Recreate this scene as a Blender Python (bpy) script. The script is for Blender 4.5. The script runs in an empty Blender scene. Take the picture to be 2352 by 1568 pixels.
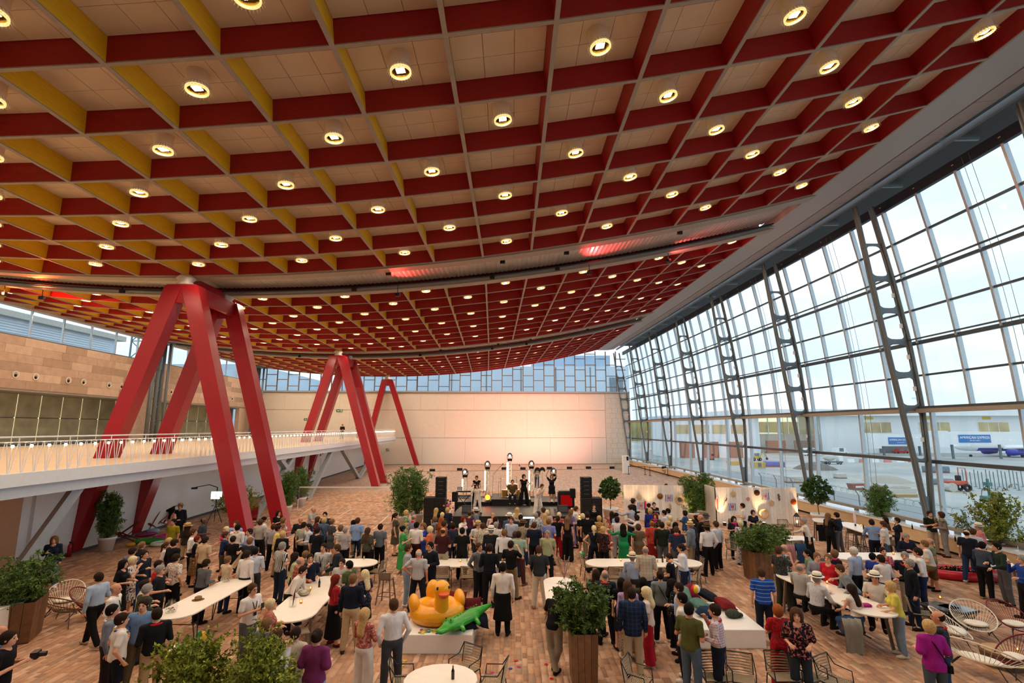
import bpy,math,random
import numpy as np
from mathutils import Matrix,Vector
R=math.radians;PI=math.pi
rng=random.Random(7)
C=bpy.context.scene.collection
sc=bpy.context.scene
# ---------------------------------------------------------------- camera, world, exposure
cam=bpy.data.objects.new('camera',bpy.data.cameras.new('camera'));C.objects.link(cam)
cam.location=(0,0,5.5);cam.rotation_euler=(R(90+9.5),0,0)
cam.data.sensor_width=36;cam.data.lens=18.0;cam.data.clip_end=2000;cam.data.clip_start=.05
sc.camera=cam
sc.view_settings.view_transform='Standard';sc.view_settings.look='None'
sc.view_settings.gamma=1;sc.view_settings.use_curve_mapping=False
sc.view_settings.exposure=0.55
sc.cycles.max_bounces=8;sc.cycles.diffuse_bounces=4;sc.cycles.transparent_max_bounces=24
sc.cycles.sample_clamp_indirect=6
LAMP_E=430.0;SKY_S=1.1
w=bpy.data.worlds.new('overcast_evening_sky');sc.world=w;w.use_nodes=True
nt=w.node_tree;nt.nodes.clear()
_o=nt.nodes.new('ShaderNodeOutputWorld');_b=nt.nodes.new('ShaderNodeBackground')
_tc=nt.nodes.new('ShaderNodeTexCoord');_mp=nt.nodes.new('ShaderNodeMapping');_mp.inputs['Scale'].default_value=(1.2,1.2,5)
_n=nt.nodes.new('ShaderNodeTexNoise');_n.inputs['Scale'].default_value=2.2;_n.inputs['Detail'].default_value=6
_r=nt.nodes.new('ShaderNodeValToRGB')
_r.color_ramp.elements[0].position=.36;_r.color_ramp.elements[0].color=(.62,.76,.91,1)
_r.color_ramp.elements[1].position=.62;_r.color_ramp.elements[1].color=(.84,.92,.98,1)
nt.links.new(_tc.outputs['Generated'],_mp.inputs[0]);nt.links.new(_mp.outputs[0],_n.inputs[0])
nt.links.new(_n.outputs[0],_r.inputs[0]);nt.links.new(_r.outputs[0],_b.inputs[0])
_b.inputs[1].default_value=SKY_S;nt.links.new(_b.outputs[0],_o.inputs[0])
# ---------------------------------------------------------------- materials
def s2l(c):
    if isinstance(c,str):c=tuple(int(c[i:i+2],16)/255 for i in(0,2,4))
    return tuple(x/12.92 if x<=.04045 else((x+.055)/1.055)**2.4 for x in c)
MC={}
class NB:
    def __init__(s,name):
        s.m=bpy.data.materials.new(name);s.m.use_nodes=True;s.t=s.m.node_tree;s.t.nodes.clear()
        s.out=s.n('ShaderNodeOutputMaterial')
    def n(s,typ,**kw):
        x=s.t.nodes.new(typ)
        for k,v in kw.items():setattr(x,k,v)
        return x
    def l(s,a,b):s.t.links.new(a,b)
    def bsdf(s,rough=.5,metal=0,spec=.5):
        b=s.n('ShaderNodeBsdfPrincipled');b.inputs['Roughness'].default_value=rough;b.inputs['Metallic'].default_value=metal
        b.inputs['Specular IOR Level'].default_value=spec;s.l(b.outputs[0],s.out.inputs[0]);s.b=b;return b
    def coord(s,which='Object',scale=(1,1,1),rot=(0,0,0)):
        t=s.n('ShaderNodeTexCoord');m=s.n('ShaderNodeMapping');m.inputs['Scale'].default_value=scale;m.inputs['Rotation'].default_value=rot
        s.l(t.outputs[which],m.inputs[0]);return m.outputs[0]
    def noise(s,vec,scale=5,detail=4,rough=.55):
        x=s.n('ShaderNodeTexNoise');x.inputs['Scale'].default_value=scale;x.inputs['Detail'].default_value=detail;x.inputs['Roughness'].default_value=rough
        s.l(vec,x.inputs['Vector']);return x.outputs[0]
    def ramp(s,fac,stops,interp='LINEAR'):
        r=s.n('ShaderNodeValToRGB');r.color_ramp.interpolation=interp;e=r.color_ramp.elements
        while len(e)<len(stops):e.new(.5)
        for el,(p,c)in zip(e,stops):el.position=p;el.color=(*c,1)
        s.l(fac,r.inputs[0]);return r.outputs[0]
    def mix(s,fac,a,b,mode='MIX'):
        m=s.n('ShaderNodeMix',data_type='RGBA',blend_type=mode)
        for sock,v in((m.inputs[0],fac),(m.inputs[6],a),(m.inputs[7],b)):
            if isinstance(v,(int,float)):sock.default_value=v
            elif isinstance(v,tuple):sock.default_value=(*v,1)
            else:s.l(v,sock)
        return m.outputs[2]
    def math(s,op,a,b=0.0):
        m=s.n('ShaderNodeMath',operation=op)
        for sock,v in((m.inputs[0],a),(m.inputs[1],b)):
            if isinstance(v,(int,float)):sock.default_value=v
            else:s.l(v,sock)
        return m.outputs[0]
    def sep(s,vec):
        x=s.n('ShaderNodeSeparateXYZ');s.l(vec,x.inputs[0]);return x.outputs
    def bump(s,h,strength=.2,dist=.02):
        b=s.n('ShaderNodeBump');b.inputs['Strength'].default_value=strength;b.inputs['Distance'].default_value=dist
        s.l(h,b.inputs['Height']);s.l(b.outputs[0],s.b.inputs['Normal'])
def M(name,col,rough=.5,metal=0,var=.12,scale=6,bump=0,spec=.5):
    """plain procedural material: colour with noise variation"""
    if name in MC:return MC[name]
    c=s2l(col);k=NB(name);b=k.bsdf(rough,metal,spec);v=k.coord()
    f=k.noise(v,scale)
    lo=tuple(x*(1-var)for x in c);hi=tuple(min(1,x*(1+var))for x in c)
    k.l(k.ramp(f,[(.3,lo),(.7,hi)]),b.inputs['Base Color'])
    if bump:k.bump(k.noise(v,scale*6),bump,.01)
    MC[name]=k.m;return k.m
def Emit(name,col,strength):
    if name in MC:return MC[name]
    k=NB(name);e=k.n('ShaderNodeEmission');e.inputs[0].default_value=(*s2l(col),1);e.inputs[1].default_value=strength
    k.l(e.outputs[0],k.out.inputs[0]);MC[name]=k.m;return k.m
def Glass(name,tint=(.93,.97,.98),refl=.06,haze=0):
    if name in MC:return MC[name]
    k=NB(name);t=k.n('ShaderNodeBsdfTransparent');t.inputs[0].default_value=(*tint,1)
    g=k.n('ShaderNodeBsdfGlossy');g.inputs['Roughness'].default_value=.02
    fr=k.n('ShaderNodeLayerWeight');fr.inputs[0].default_value=.5
    mx=k.n('ShaderNodeMixShader');k.l(k.math('ADD',k.math('MULTIPLY',k.math('POWER',fr.outputs['Facing'],4.0),.35),refl*.6),mx.inputs[0])
    k.l(t.outputs[0],mx.inputs[1]);k.l(g.outputs[0],mx.inputs[2]);k.l(mx.outputs[0],k.out.inputs[0])
    MC[name]=k.m;return k.m
# ---------------------------------------------------------------- mesh builder
class B:
    def __init__(s):s.v=[];s.f=[];s.mi=[]
    def add(s,vs,fs,mi=0):
        o=len(s.v);s.v.extend(vs);s.f.extend([tuple(i+o for i in f)for f in fs]);s.mi.extend([mi]*len(fs))
    def box(s,lo,hi,mi=0,xf=None):
        x0,y0,z0=lo;x1,y1,z1=hi
        vs=[(x0,y0,z0),(x1,y0,z0),(x1,y1,z0),(x0,y1,z0),(x0,y0,z1),(x1,y0,z1),(x1,y1,z1),(x0,y1,z1)]
        if xf:vs=[xf(*p)for p in vs]
        s.add(vs,[(0,3,2,1),(4,5,6,7),(0,1,5,4),(1,2,6,5),(2,3,7,6),(3,0,4,7)],mi)
    def cbox(s,c,d,mi=0):s.box([c[i]-d[i]/2 for i in range(3)],[c[i]+d[i]/2 for i in range(3)],mi)
    def bbox(s,lo,hi,r=.02,mi=0):
        """box with bevelled vertical and top edges (chamfer)"""
        x0,y0,z0=lo;x1,y1,z1=hi
        def ring(i,z):return[(x0+i+r,y0+i,z),(x1-i-r,y0+i,z),(x1-i,y0+i+r,z),(x1-i,y1-i-r,z),(x1-i-r,y1-i,z),(x0+i+r,y1-i,z),(x0+i,y1-i-r,z),(x0+i,y0+i+r,z)]
        s.loft([ring(r*.6,z0),ring(0,z0+r),ring(0,z1-r),ring(r*.6,z1)],True,mi)
    def loft(s,rings,cap=True,mi=0,closed=True):
        n=len(rings[0]);vs=[p for r in rings for p in r];fs=[]
        for k in range(len(rings)-1):
            for i in range(n if closed else n-1):
                j=(i+1)%n;fs.append((k*n+i,k*n+j,(k+1)*n+j,(k+1)*n+i))
        if cap:fs.append(tuple(reversed(range(n))));fs.append(tuple(range((len(rings)-1)*n,len(rings)*n)))
        s.add(vs,fs,mi)
    def tube(s,pts,r,n=8,mi=0,cap=True):
        pts=[Vector(p)for p in pts];rs=r if isinstance(r,(list,tuple))else[r]*len(pts);rings=[];up=None
        for i,p in enumerate(pts):
            d=(pts[min(i+1,len(pts)-1)]-pts[max(i-1,0)]).normalized()
            if up is None:up=Vector((0,0,1))if abs(d.z)<.9 else Vector((1,0,0))
            x=d.cross(up).normalized();y=x.cross(d).normalized();up=y
            rings.append([tuple(p+x*(rs[i]*math.cos(2*PI*k/n))+y*(rs[i]*math.sin(2*PI*k/n)))for k in range(n)])
        s.loft(rings,cap,mi)
    def bar(s,a,b,wx,wy,mi=0,up=(0,0,1)):
        """rectangular bar from a to b"""
        a,b=Vector(a),Vector(b);d=(b-a).normalized();u=Vector(up)
        if abs(d.dot(u))>.98:u=Vector((1,0,0))
        x=d.cross(u).normalized()*wx/2;y=x.normalized().cross(d)*wy/2
        s.loft([[tuple(p-x-y),tuple(p+x-y),tuple(p+x+y),tuple(p-x+y)]for p in(a,b)],True,mi)
    def lathe(s,prof,n=16,mi=0,c=(0,0,0),cap=True):
        s.loft([[(c[0]+r*math.cos(2*PI*k/n),c[1]+r*math.sin(2*PI*k/n),c[2]+z)for k in range(n)]for r,z in prof],cap,mi)
    def ell(s,c,r,n=10,m=6,mi=0,rot=None):
        rings=[]
        for j in range(1,m):
            t=PI*j/m;rings.append([(math.sin(t)*math.cos(2*PI*k/n)*r[0],math.sin(t)*math.sin(2*PI*k/n)*r[1],-math.cos(t)*r[2])for k in range(n)])
        vs=[(0,0,-r[2])]+[p for q in rings for p in q]+[(0,0,r[2])]
        if rot:vs=[tuple(rot@Vector(p))for p in vs]
        vs=[(p[0]+c[0],p[1]+c[1],p[2]+c[2])for p in vs];N=len(vs)-1
        fs=[(0,1+(k+1)%n,1+k)for k in range(n)]
        for j in range(m-2):
            for k in range(n):fs.append((1+j*n+k,1+j*n+(k+1)%n,1+(j+1)*n+(k+1)%n,1+(j+1)*n+k))
        fs+=[(N,1+(m-2)*n+k,1+(m-2)*n+(k+1)%n)for k in range(n)]
        s.add(vs,fs,mi)
    def torus(s,c,R_,r,n=20,m=8,mi=0,rot=None,sx=1,sy=1):
        vs=[];fs=[]
        for i in range(n):
            for j in range(m):
                a,b=2*PI*i/n,2*PI*j/m;p=Vector(((R_*sx+r*math.cos(b))*math.cos(a),(R_*sy+r*math.cos(b))*math.sin(a),r*math.sin(b)))
                if rot:p=rot@p
                vs.append((p.x+c[0],p.y+c[1],p.z+c[2]))
        for i in range(n):
            for j in range(m):fs.append((i*m+j,((i+1)%n)*m+j,((i+1)%n)*m+(j+1)%m,i*m+(j+1)%m))
        s.add(vs,fs,mi)
    def xform(s,f,start=0):s.v[start:]=[tuple(f(Vector(p)))for p in s.v[start:]]
    def mesh(s,name,mats,smooth=False):
        me=bpy.data.meshes.new(name);me.from_pydata(s.v,[],s.f)
        for m in(mats if isinstance(mats,(list,tuple))else[mats]):me.materials.append(m)
        if max(s.mi,default=0)>0:me.polygons.foreach_set('material_index',s.mi)
        if smooth:me.polygons.foreach_set('use_smooth',[True]*len(s.f))
        me.update();return me
    def build(s,name,mats,parent=None,smooth=False,**kw):return link(name,s.mesh(name,mats,smooth),parent,**kw)
def link(name,data,parent=None,label=None,cat=None,group=None,kind=None,loc=None,rz=None):
    o=bpy.data.objects.new(name,data);C.objects.link(o)
    if parent is not None:o.parent=parent
    if loc is not None:o.location=loc
    if rz is not None:o.rotation_euler=(0,0,rz)
    tag(o,label,cat,group,kind);return o
def tag(o,label=None,cat=None,group=None,kind=None):
    if label:o['label']=label
    if cat:o['category']=cat
    if group:o['group']=group
    if kind:o['kind']=kind
    return o
def thing(name,label,cat,loc=(0,0,0),rz=0,group=None,kind=None):return link(name,None,None,label,cat,group,kind,loc,rz)
def copy_tree(o,parent=None,loc=None,rz=None,label=None):
    c=o.copy();C.objects.link(c);c.parent=parent
    if loc is not None:c.location=loc
    if rz is not None:c.rotation_euler=(0,0,rz)
    if label:c['label']=label
    for ch in list(o.children):copy_tree(ch,c)
    return c
ORD=['first','second','third','fourth','fifth','sixth','seventh','eighth','ninth','tenth','eleventh','twelfth','thirteenth','fourteenth','fifteenth','sixteenth','seventeenth','eighteenth','nineteenth','twentieth']
# ---------------------------------------------------------------- plan of the hall: it bends gently to the left with depth
def head(t):
    if t<25.1:return 0.
    if t<29.9:return 2.15*(t-25.1)/4.8
    if t<52.2:return 2.15
    if t<57.3:return 2.15+.6*(t-52.2)/5.1
    return 2.75
_ts=np.arange(-20,140,.1);_hd=np.radians([head(t)for t in _ts])
_ax=np.concatenate([[0],np.cumsum(-np.sin(_hd[:-1])*.1)]);_ay=np.concatenate([[0],np.cumsum(np.cos(_hd[:-1])*.1)])-20
def W(a,t,z=0.):
    h=R(head(t));return(float(np.interp(t,_ts,_ax))+a*math.cos(h),float(np.interp(t,_ts,_ay))+a*math.sin(h),z)
def zc(a):return 13.05+.004*(a+17.5)**2  # underside of the sagging ceiling
def slope(a):return math.atan(.008*(a+17.5))
_f,_P,_H=1176.,R(9.5),5.5
def ray(x,y):
    u,v=(x-1176)/_f,(y-784)/_f;return(u,math.cos(_P)+v*math.sin(_P),math.sin(_P)-v*math.cos(_P))
def atZ(x,y,Z=0.):
    d=ray(x,y);t=(Z-_H)/d[2];return Vector((d[0]*t,d[1]*t,Z))
def text_on(parent,txt,loc,size,mat,rot=(R(90),0,0),name='lettering'):
    cu=bpy.data.curves.new(name,'FONT');cu.body=txt;cu.size=size;cu.align_x='CENTER';cu.align_y='CENTER';cu.extrude=.02
    tmp=bpy.data.objects.new('tmp',cu);C.objects.link(tmp);dg=bpy.context.evaluated_depsgraph_get();me=bpy.data.meshes.new_from_object(tmp.evaluated_get(dg));bpy.data.objects.remove(tmp);bpy.data.curves.remove(cu)
    me.materials.clear();me.materials.append(mat);o=link(name,me,parent);o.location=loc;o.rotation_euler=rot;return o
# ================================================================ STRUCTURE
# ---------------------------------------------------------------- shared materials
m_steel=M('brushed_steel','8f9194',.38,.75,.1)
m_gsteel=M('grey_painted_steel','6f7a80',.45,.3,.08)
m_white=M('white_paint','eef0ef',.55,0,.03)
m_black=M('black_satin','0d0d0f',.45,0,.2)
m_blackm=M('black_matt','121214',.8,0,.2)
m_red=M('red_lacquer','9c1420',.33,0,.05,2,spec=.5)
m_flange=M('concrete_grey_flange','a0968a',.6,.15,.06)
# wood veneer of the ceiling ribs: fine streaks along the board
def veneer(name,c,dark):
    if name in MC:return MC[name]
    k=NB(name);b=k.bsdf(.5);v=k.coord('Object',(1.2,1.2,26));f=k.noise(v,2.5,5)
    k.l(k.ramp(f,[(.3,s2l(dark)),(.65,s2l(c))]),b.inputs['Base Color']);MC[name]=k.m;return k.m
m_ribred=veneer('red_stained_veneer','a3141c','8a0f16')
m_ribyel=veneer('yellow_stained_veneer','f4cc22','e0b01a')
k=NB('acoustic_ceiling_tile');b=k.bsdf(.9);v=k.coord();f=k.noise(v,90,3);g=k.noise(v,1.5,2)
k.l(k.mix(.35,k.ramp(f,[(.35,s2l('cdb79a')),(.65,s2l('e6d6bf'))]),k.ramp(g,[(.3,s2l('d2bda2')),(.7,s2l('e4d3ba'))])),b.inputs['Base Color']);k.bump(f,.25,.005);m_tile=k.m
# perforated / corrugated metal of the roof bands
k=NB('corrugated_metal_soffit');b=k.bsdf(.45,.35);v=k.coord();f=k.noise(v,8);k.l(k.ramp(f,[(.3,s2l('a9a6a2')),(.7,s2l('bdbab5'))]),b.inputs['Base Color']);m_corr=k.m
k=NB('perforated_soffit_metal');b=k.bsdf(.55,.2);v=k.coord('Object',(40,40,40));vo=k.n('ShaderNodeTexVoronoi');k.l(v,vo.inputs['Vector']);vo.inputs['Scale'].default_value=1.0;vo.inputs['Randomness'].default_value=0.1
k.l(k.ramp(vo.outputs['Distance'],[(.28,s2l('8d9498')),(.42,s2l('b9c0c4'))]),b.inputs['Base Color']);m_perf=k.m
# paving: colour per stone comes from a colour attribute
def paving(name,attr=True):
    k=NB(name);b=k.bsdf(.62,0,.35);v=k.coord()
    if attr:
        a=k.n('ShaderNodeVertexColor');a.layer_name='stone';base=a.outputs[0]
    else:
        br=k.n('ShaderNodeTexBrick');k.l(k.coord('Object',(1,1,1),(0,0,PI/2)),br.inputs['Vector'])
        br.inputs['Color1'].default_value=(*s2l('c9ad9b'),1);br.inputs['Color2'].default_value=(*s2l('a78b79'),1);br.inputs['Mortar'].default_value=(*s2l('7a6455'),1)
        br.inputs['Scale'].default_value=1.0;br.inputs['Mortar Size'].default_value=.006;br.inputs['Brick Width'].default_value=.42;br.inputs['Row Height'].default_value=.15;base=br.outputs[0]
    f=k.noise(v,14,6);k.l(k.mix(.5,base,k.ramp(f,[(.3,(.7,.7,.7)),(.7,(1,1,1))]),'MULTIPLY'),b.inputs['Base Color'])
    k.bump(f,.12,.004);return k.m
m_pave=paving('clay_paver');m_pavefar=paving('clay_paving_far',False)
# ---------------------------------------------------------------- floor
def strip(bm,a0,a1,t0,t1,z0,z1,step=3.,mi=0):
    """slab following the bend of the hall"""
    n=max(1,int(math.ceil((t1-t0)/step)));rings=[]
    for i in range(n+1):
        t=t0+(t1-t0)*i/n;rings.append([W(a0,t,z0),W(a1,t,z0),W(a1,t,z1),W(a0,t,z1)])
    bm.loft(rings,True,mi)
bm=B();strip(bm,-37,21.2,-9,79,-.4,-.014);floor=bm.build('floor',m_pavefar,kind='structure',label='floor of warm tan clay paving blocks running through the hall',cat='floor')
cols=[s2l(c)for c in('bf9273','c99d7e','b18567','d5ae90','b99275','a27b61','c39473','cba487','bb8b6a','ac8b72','d0a482','b68a6c')]
pav=[]
a=-19.0
while a<18.9:
    wd=rng.choice((.11,.13,.16,.16,.2));t=9+rng.random()*.3
    while t<46:
        ln=rng.choice((.2,.3,.36,.42,.5));pav.append((a,a+wd-.013,t,t+ln-.013,rng.randrange(len(cols)),rng.random()*.004));t+=ln
    a+=wd
P=np.array(pav)
def Wv(a,t):
    h=np.radians(np.array([head(x)for x in t]))if False else np.interp(t,_ts,_hd)
    return np.interp(t,_ts,_ax)+a*np.cos(h),np.interp(t,_ts,_ay)+a*np.sin(h)
def paver_mesh(Q,name):
    n=len(Q);V=np.zeros((n,8,3))
    for i,(ia,it)in enumerate(((0,2),(1,2),(1,3),(0,3))):
        x,y=Wv(Q[:,ia],Q[:,it]);V[:,i,0]=x;V[:,i,1]=y;V[:,i,2]=-.016;V[:,i+4,2]=-.004+Q[:,5]
        ins=.004;V[:,i+4,0]=x+(ins if ia==0 else-ins);V[:,i+4,1]=y+(ins if it==2 else-ins)
    F=np.array([(4,5,6,7),(0,1,5,4),(1,2,6,5),(2,3,7,6),(3,0,4,7)])
    A=(np.arange(n)[:,None,None]*8+F[None]).reshape(-1)
    me=bpy.data.meshes.new(name);me.vertices.add(n*8);me.vertices.foreach_set('co',V.reshape(-1));me.loops.add(len(A));me.loops.foreach_set('vertex_index',A.astype(np.int32))
    me.polygons.add(n*5);me.polygons.foreach_set('loop_start',np.arange(0,len(A),4,dtype=np.int32))
    ca=me.color_attributes.new('stone','FLOAT_COLOR','CORNER');cc=np.ones((len(A),4));cc[:,:3]=np.repeat(np.array([cols[int(q)]for q in Q[:,4]]),20,0);ca.data.foreach_set('color',cc.reshape(-1))
    me.materials.append(m_pave);me.update();me.validate();return me
# the stones that show largest in view: nearest ones in the open centre
score=P[:,2]+np.abs(P[:,0]-.5)*.9+np.where((P[:,2]<12.25),50,0)-6*(P[:,1]-P[:,0]>.15)-6*(P[:,3]-P[:,2]>.35)
order=np.argsort(score);big=set(order[:300].tolist())
link('paving_blocks',paver_mesh(P[order[300:]],'paving_blocks'),floor,kind='stuff')
for i in order[:300]:link('paving_block',paver_mesh(P[i:i+1],'paving_block'),floor)
# ---------------------------------------------------------------- coffered ceiling
def arcs():
    right=[-1.48];left=[-1.48]
    while len(right)<8:a=right[-1];right.append(a+2.5*math.cos(slope(a+1.2)))
    while len(left)<15:a=left[-1];left.append(a-2.5*math.cos(slope(a-1.2)))
    return{**{i:x for i,x in enumerate(right)},**{-i:x for i,x in enumerate(left)}}
AK=arcs();KS=sorted(AK);K0,K1=KS[0],KS[-1];RIBH,RIBW=.70,.09
FIELDS=[('near',[10.1+2.5*r for r in range(-4,7)],-4,1),('middle',[29.9+2.478*r for r in range(10)],0,0),('far',[57.6+2.6*r for r in range(9)],0,1)]
bm=B()
rings=[]
for t in(-9,25.1,27.5,29.9,52.2,54.7,57.3,79.2):
    rings.append([W(AK[k_],t,zc(AK[k_])+RIBH+.06)for k_ in KS]+[W(AK[k_],t,zc(AK[k_])+RIBH+.6)for k_ in reversed(KS)])
bm.loft(rings,True);ceiling=bm.build('ceiling',m_tile,kind='structure',label='sagging coffered ceiling of red and yellow ribs over the whole hall',cat='ceiling')
def nrm(a):s_=slope(a);return-math.sin(s_),math.cos(s_)
# one coffer panel, 3 x 3 tiles with recessed joints, unit 2.5 m
bm=B();tw=2.39/3
for i in range(3):
    for j in range(3):
        x0,y0=-1.195+i*tw,-1.195+j*tw;bm.box((x0+.006,y0+.006,0),(x0+tw-.006,y0+tw-.006,.03))
panel_me=bm.mesh('ceiling_panel',m_tile)
npanel=0;rest=B();lamps=[]
for fname,rows,r0,par in FIELDS:
    # ribs that run along the hall: yellow on the window-facing side, red on the other, grey flange below
    for k_ in KS:
        a=AK[k_];nx,nz=nrm(a);tx,tz=nz,-nx;z=zc(a);bm=B()
        def sec(u,v_,t):return W(a+tx*u+nx*v_,t,z+tz*u+nz*v_)
        n=1
        for t0,t1 in((rows[0],rows[-1]),):
            h=RIBW/2
            p=[[sec(-h,.03,t),sec(h,.03,t),sec(h,RIBH,t),sec(-h,RIBH,t)]for t in(t0,t1)]
            bm.add(p[0]+p[1],[(1,5,6,2)],1);bm.add(p[0]+p[1],[(0,3,7,4),(0,1,2,3),(4,7,6,5),(2,6,7,3)],0)
            h=.058;q=[[sec(-h,0,t),sec(h,0,t),sec(h,.03,t),sec(-h,.03,t)]for t in(t0,t1)];bm.loft(q,True,2)
        bm.build('rib',[m_ribred,m_ribyel,m_flange],ceiling)
    # cross ribs
    for t in rows:
        bm=B()
        for ka in range(K0,K1):
            a0,a1=AK[ka],AK[ka+1];n0,n1=nrm(a0),nrm(a1)
            for lo,hi,hw,mi in((.03,RIBH,RIBW/2,0),(.002,.032,.055,1)):
                r_=[]
                for a,(nx,nz)in((a0,n0),(a1,n1)):
                    r_.append([W(a+nx*lo,t-hw,zc(a)+nz*lo),W(a+nx*lo,t+hw,zc(a)+nz*lo),W(a+nx*hi,t+hw,zc(a)+nz*hi),W(a+nx*hi,t-hw,zc(a)+nz*hi)])
                bm.loft(r_,True,mi)
        bm.build('cross_rib',[m_ribred,m_flange],ceiling)
    for ri in range(len(rows)-1):
        tm=(rows[ri]+rows[ri+1])/2;sy=(rows[ri+1]-rows[ri])/2.5
        for ka in range(K0,K1):
            am=(AK[ka]+AK[ka+1])/2;s_=slope(am);zm=(zc(AK[ka])+zc(AK[ka+1]))/2;nx,nz=nrm(am);off=RIBH-.03
            loc=W(am+nx*off,tm,zm+nz*off);ok=npanel<300 and tm>5
            mw=Matrix.Translation(loc)@Matrix.Rotation(R(head(tm)),4,'Z')@Matrix.Rotation(-s_,4,'Y')@Matrix.Diagonal((1,sy,1,1))
            if ok:o=link('ceiling_panel',panel_me,ceiling);o.matrix_world=mw;npanel+=1
            else:
                st=len(rest.v);rest.box((-1.2,-1.2,0),(1.2,1.2,.03));rest.xform(lambda p:mw@p,st)
            if(ka+ri+r0)%2==par and tm>5:lamps.append((fname,ri,ka,mw,am))
rest.build('ceiling_panels',m_tile,ceiling,kind='stuff')
# plain panel behind the camera, closing the ceiling
# ---------------------------------------------------------------- ceiling lamps
m_lampw=M('cream_lamp_enamel','efe6d2',.4,0,.04)
m_lampi=M('gilded_reflector','8a6c2c',.3,.6,.1)
k=NB('frosted_serrated_plastic');b=k.bsdf(.4);b.inputs['Base Color'].default_value=(.75,.72,.66,1);t_=k.n('ShaderNodeBsdfTransparent');mx=k.n('ShaderNodeMixShader');mx.inputs[0].default_value=.45;k.l(t_.outputs[0],mx.inputs[1]);k.l(b.outputs[0],mx.inputs[2]);k.l(mx.outputs[0],k.out.inputs[0]);m_frost=k.m
m_lampe=Emit('warm_lamp_panel','ffe8cc',LAMP_E);m_ringe=Emit('warm_lit_lamp_ring','ffcf86',.95)
L=.50;N_=20
bm=B();bm.lathe([(.25,0),(.25,-L),(.235,-L),(.235,-.02)],N_,0,cap=False);hous_me=bm.mesh('lamp_housing',m_lampw,True)
bm=B();bm.lathe([(.235,-.12),(.225,-L+.02)],N_,0,cap=False);bm.lathe([(.23,-.2),(.23,-.19)],N_);bm.box((-.11,-.1,-L+.075),(.11,.1,-L+.1));bm.tube([(0,0,-L+.09),(0,0,-.19)],.04,6);refl_me=bm.mesh('reflector',m_lampi)
# glowing perforated ring under the housing
bm=B();n=22
for i in range(n):
    a0,a1=2*PI*(i+.18)/n,2*PI*(i+.82)/n
    def rp(an,r,z):return(r*math.cos(an),r*math.sin(an),z)
    for(z0,z1,aa,ab)in((-L-.005,-L+.012,2*PI*i/n,2*PI*(i+1)/n),(-L+.012,-L+.04,a0,a1),(-L+.04,-L+.06,2*PI*i/n,2*PI*(i+1)/n)):
        bm.add([rp(aa,.262,z0),rp(ab,.262,z0),rp(ab,.262,z1),rp(aa,.262,z1),rp(aa,.222,z0),rp(ab,.222,z0)],[(0,1,2,3),(4,5,1,0)])
ring_me=bm.mesh('perforated_ring',m_ringe)
bm=B();n=28
for i in range(n):
    a0,a1,a2=2*PI*i/n,2*PI*(i+.5)/n,2*PI*(i+1)/n
    bm.add([rp(a0,.265,-L+.14),rp(a2,.265,-L+.14),rp(a1,.35,-L-.02),rp(a1,.3,-L+.1)],[(0,1,2),(0,2,3)])
coll_me=bm.mesh('serrated_collar',m_frost)
bm=B();bm.add([(-.1,-.09,-L+.07),(-.1,.09,-L+.07),(.1,.09,-L+.07),(.1,-.09,-L+.07)],[(0,1,2,3)]);emit_me=bm.mesh('light_panel',m_lampe)
FN={'near':'near','middle':'middle','far':'far'}
r0f={'near':1,'middle':0,'far':0}
for fname,ri,ka,mw,am in lamps:
    e=link('ceiling_lamp',None,label='lit cream lamp, %s ceiling field, %s row, %s lamp from the %s'%(FN[fname],ORD[ri-(2 if r0f[fname]else 0)],ORD[(ka-K0)//2]if ka<-4 else ORD[(K1-1-ka)//2],'balcony side' if ka<-4 else 'glass wall'),cat='ceiling lamp',group='round ceiling lamps in the coffers')
    e.matrix_world=mw
    for nm,me in(('lamp_housing',hous_me),('reflector',refl_me),('perforated_ring',ring_me),('serrated_collar',coll_me),('light_panel',emit_me)):link(nm,me,e)
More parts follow.
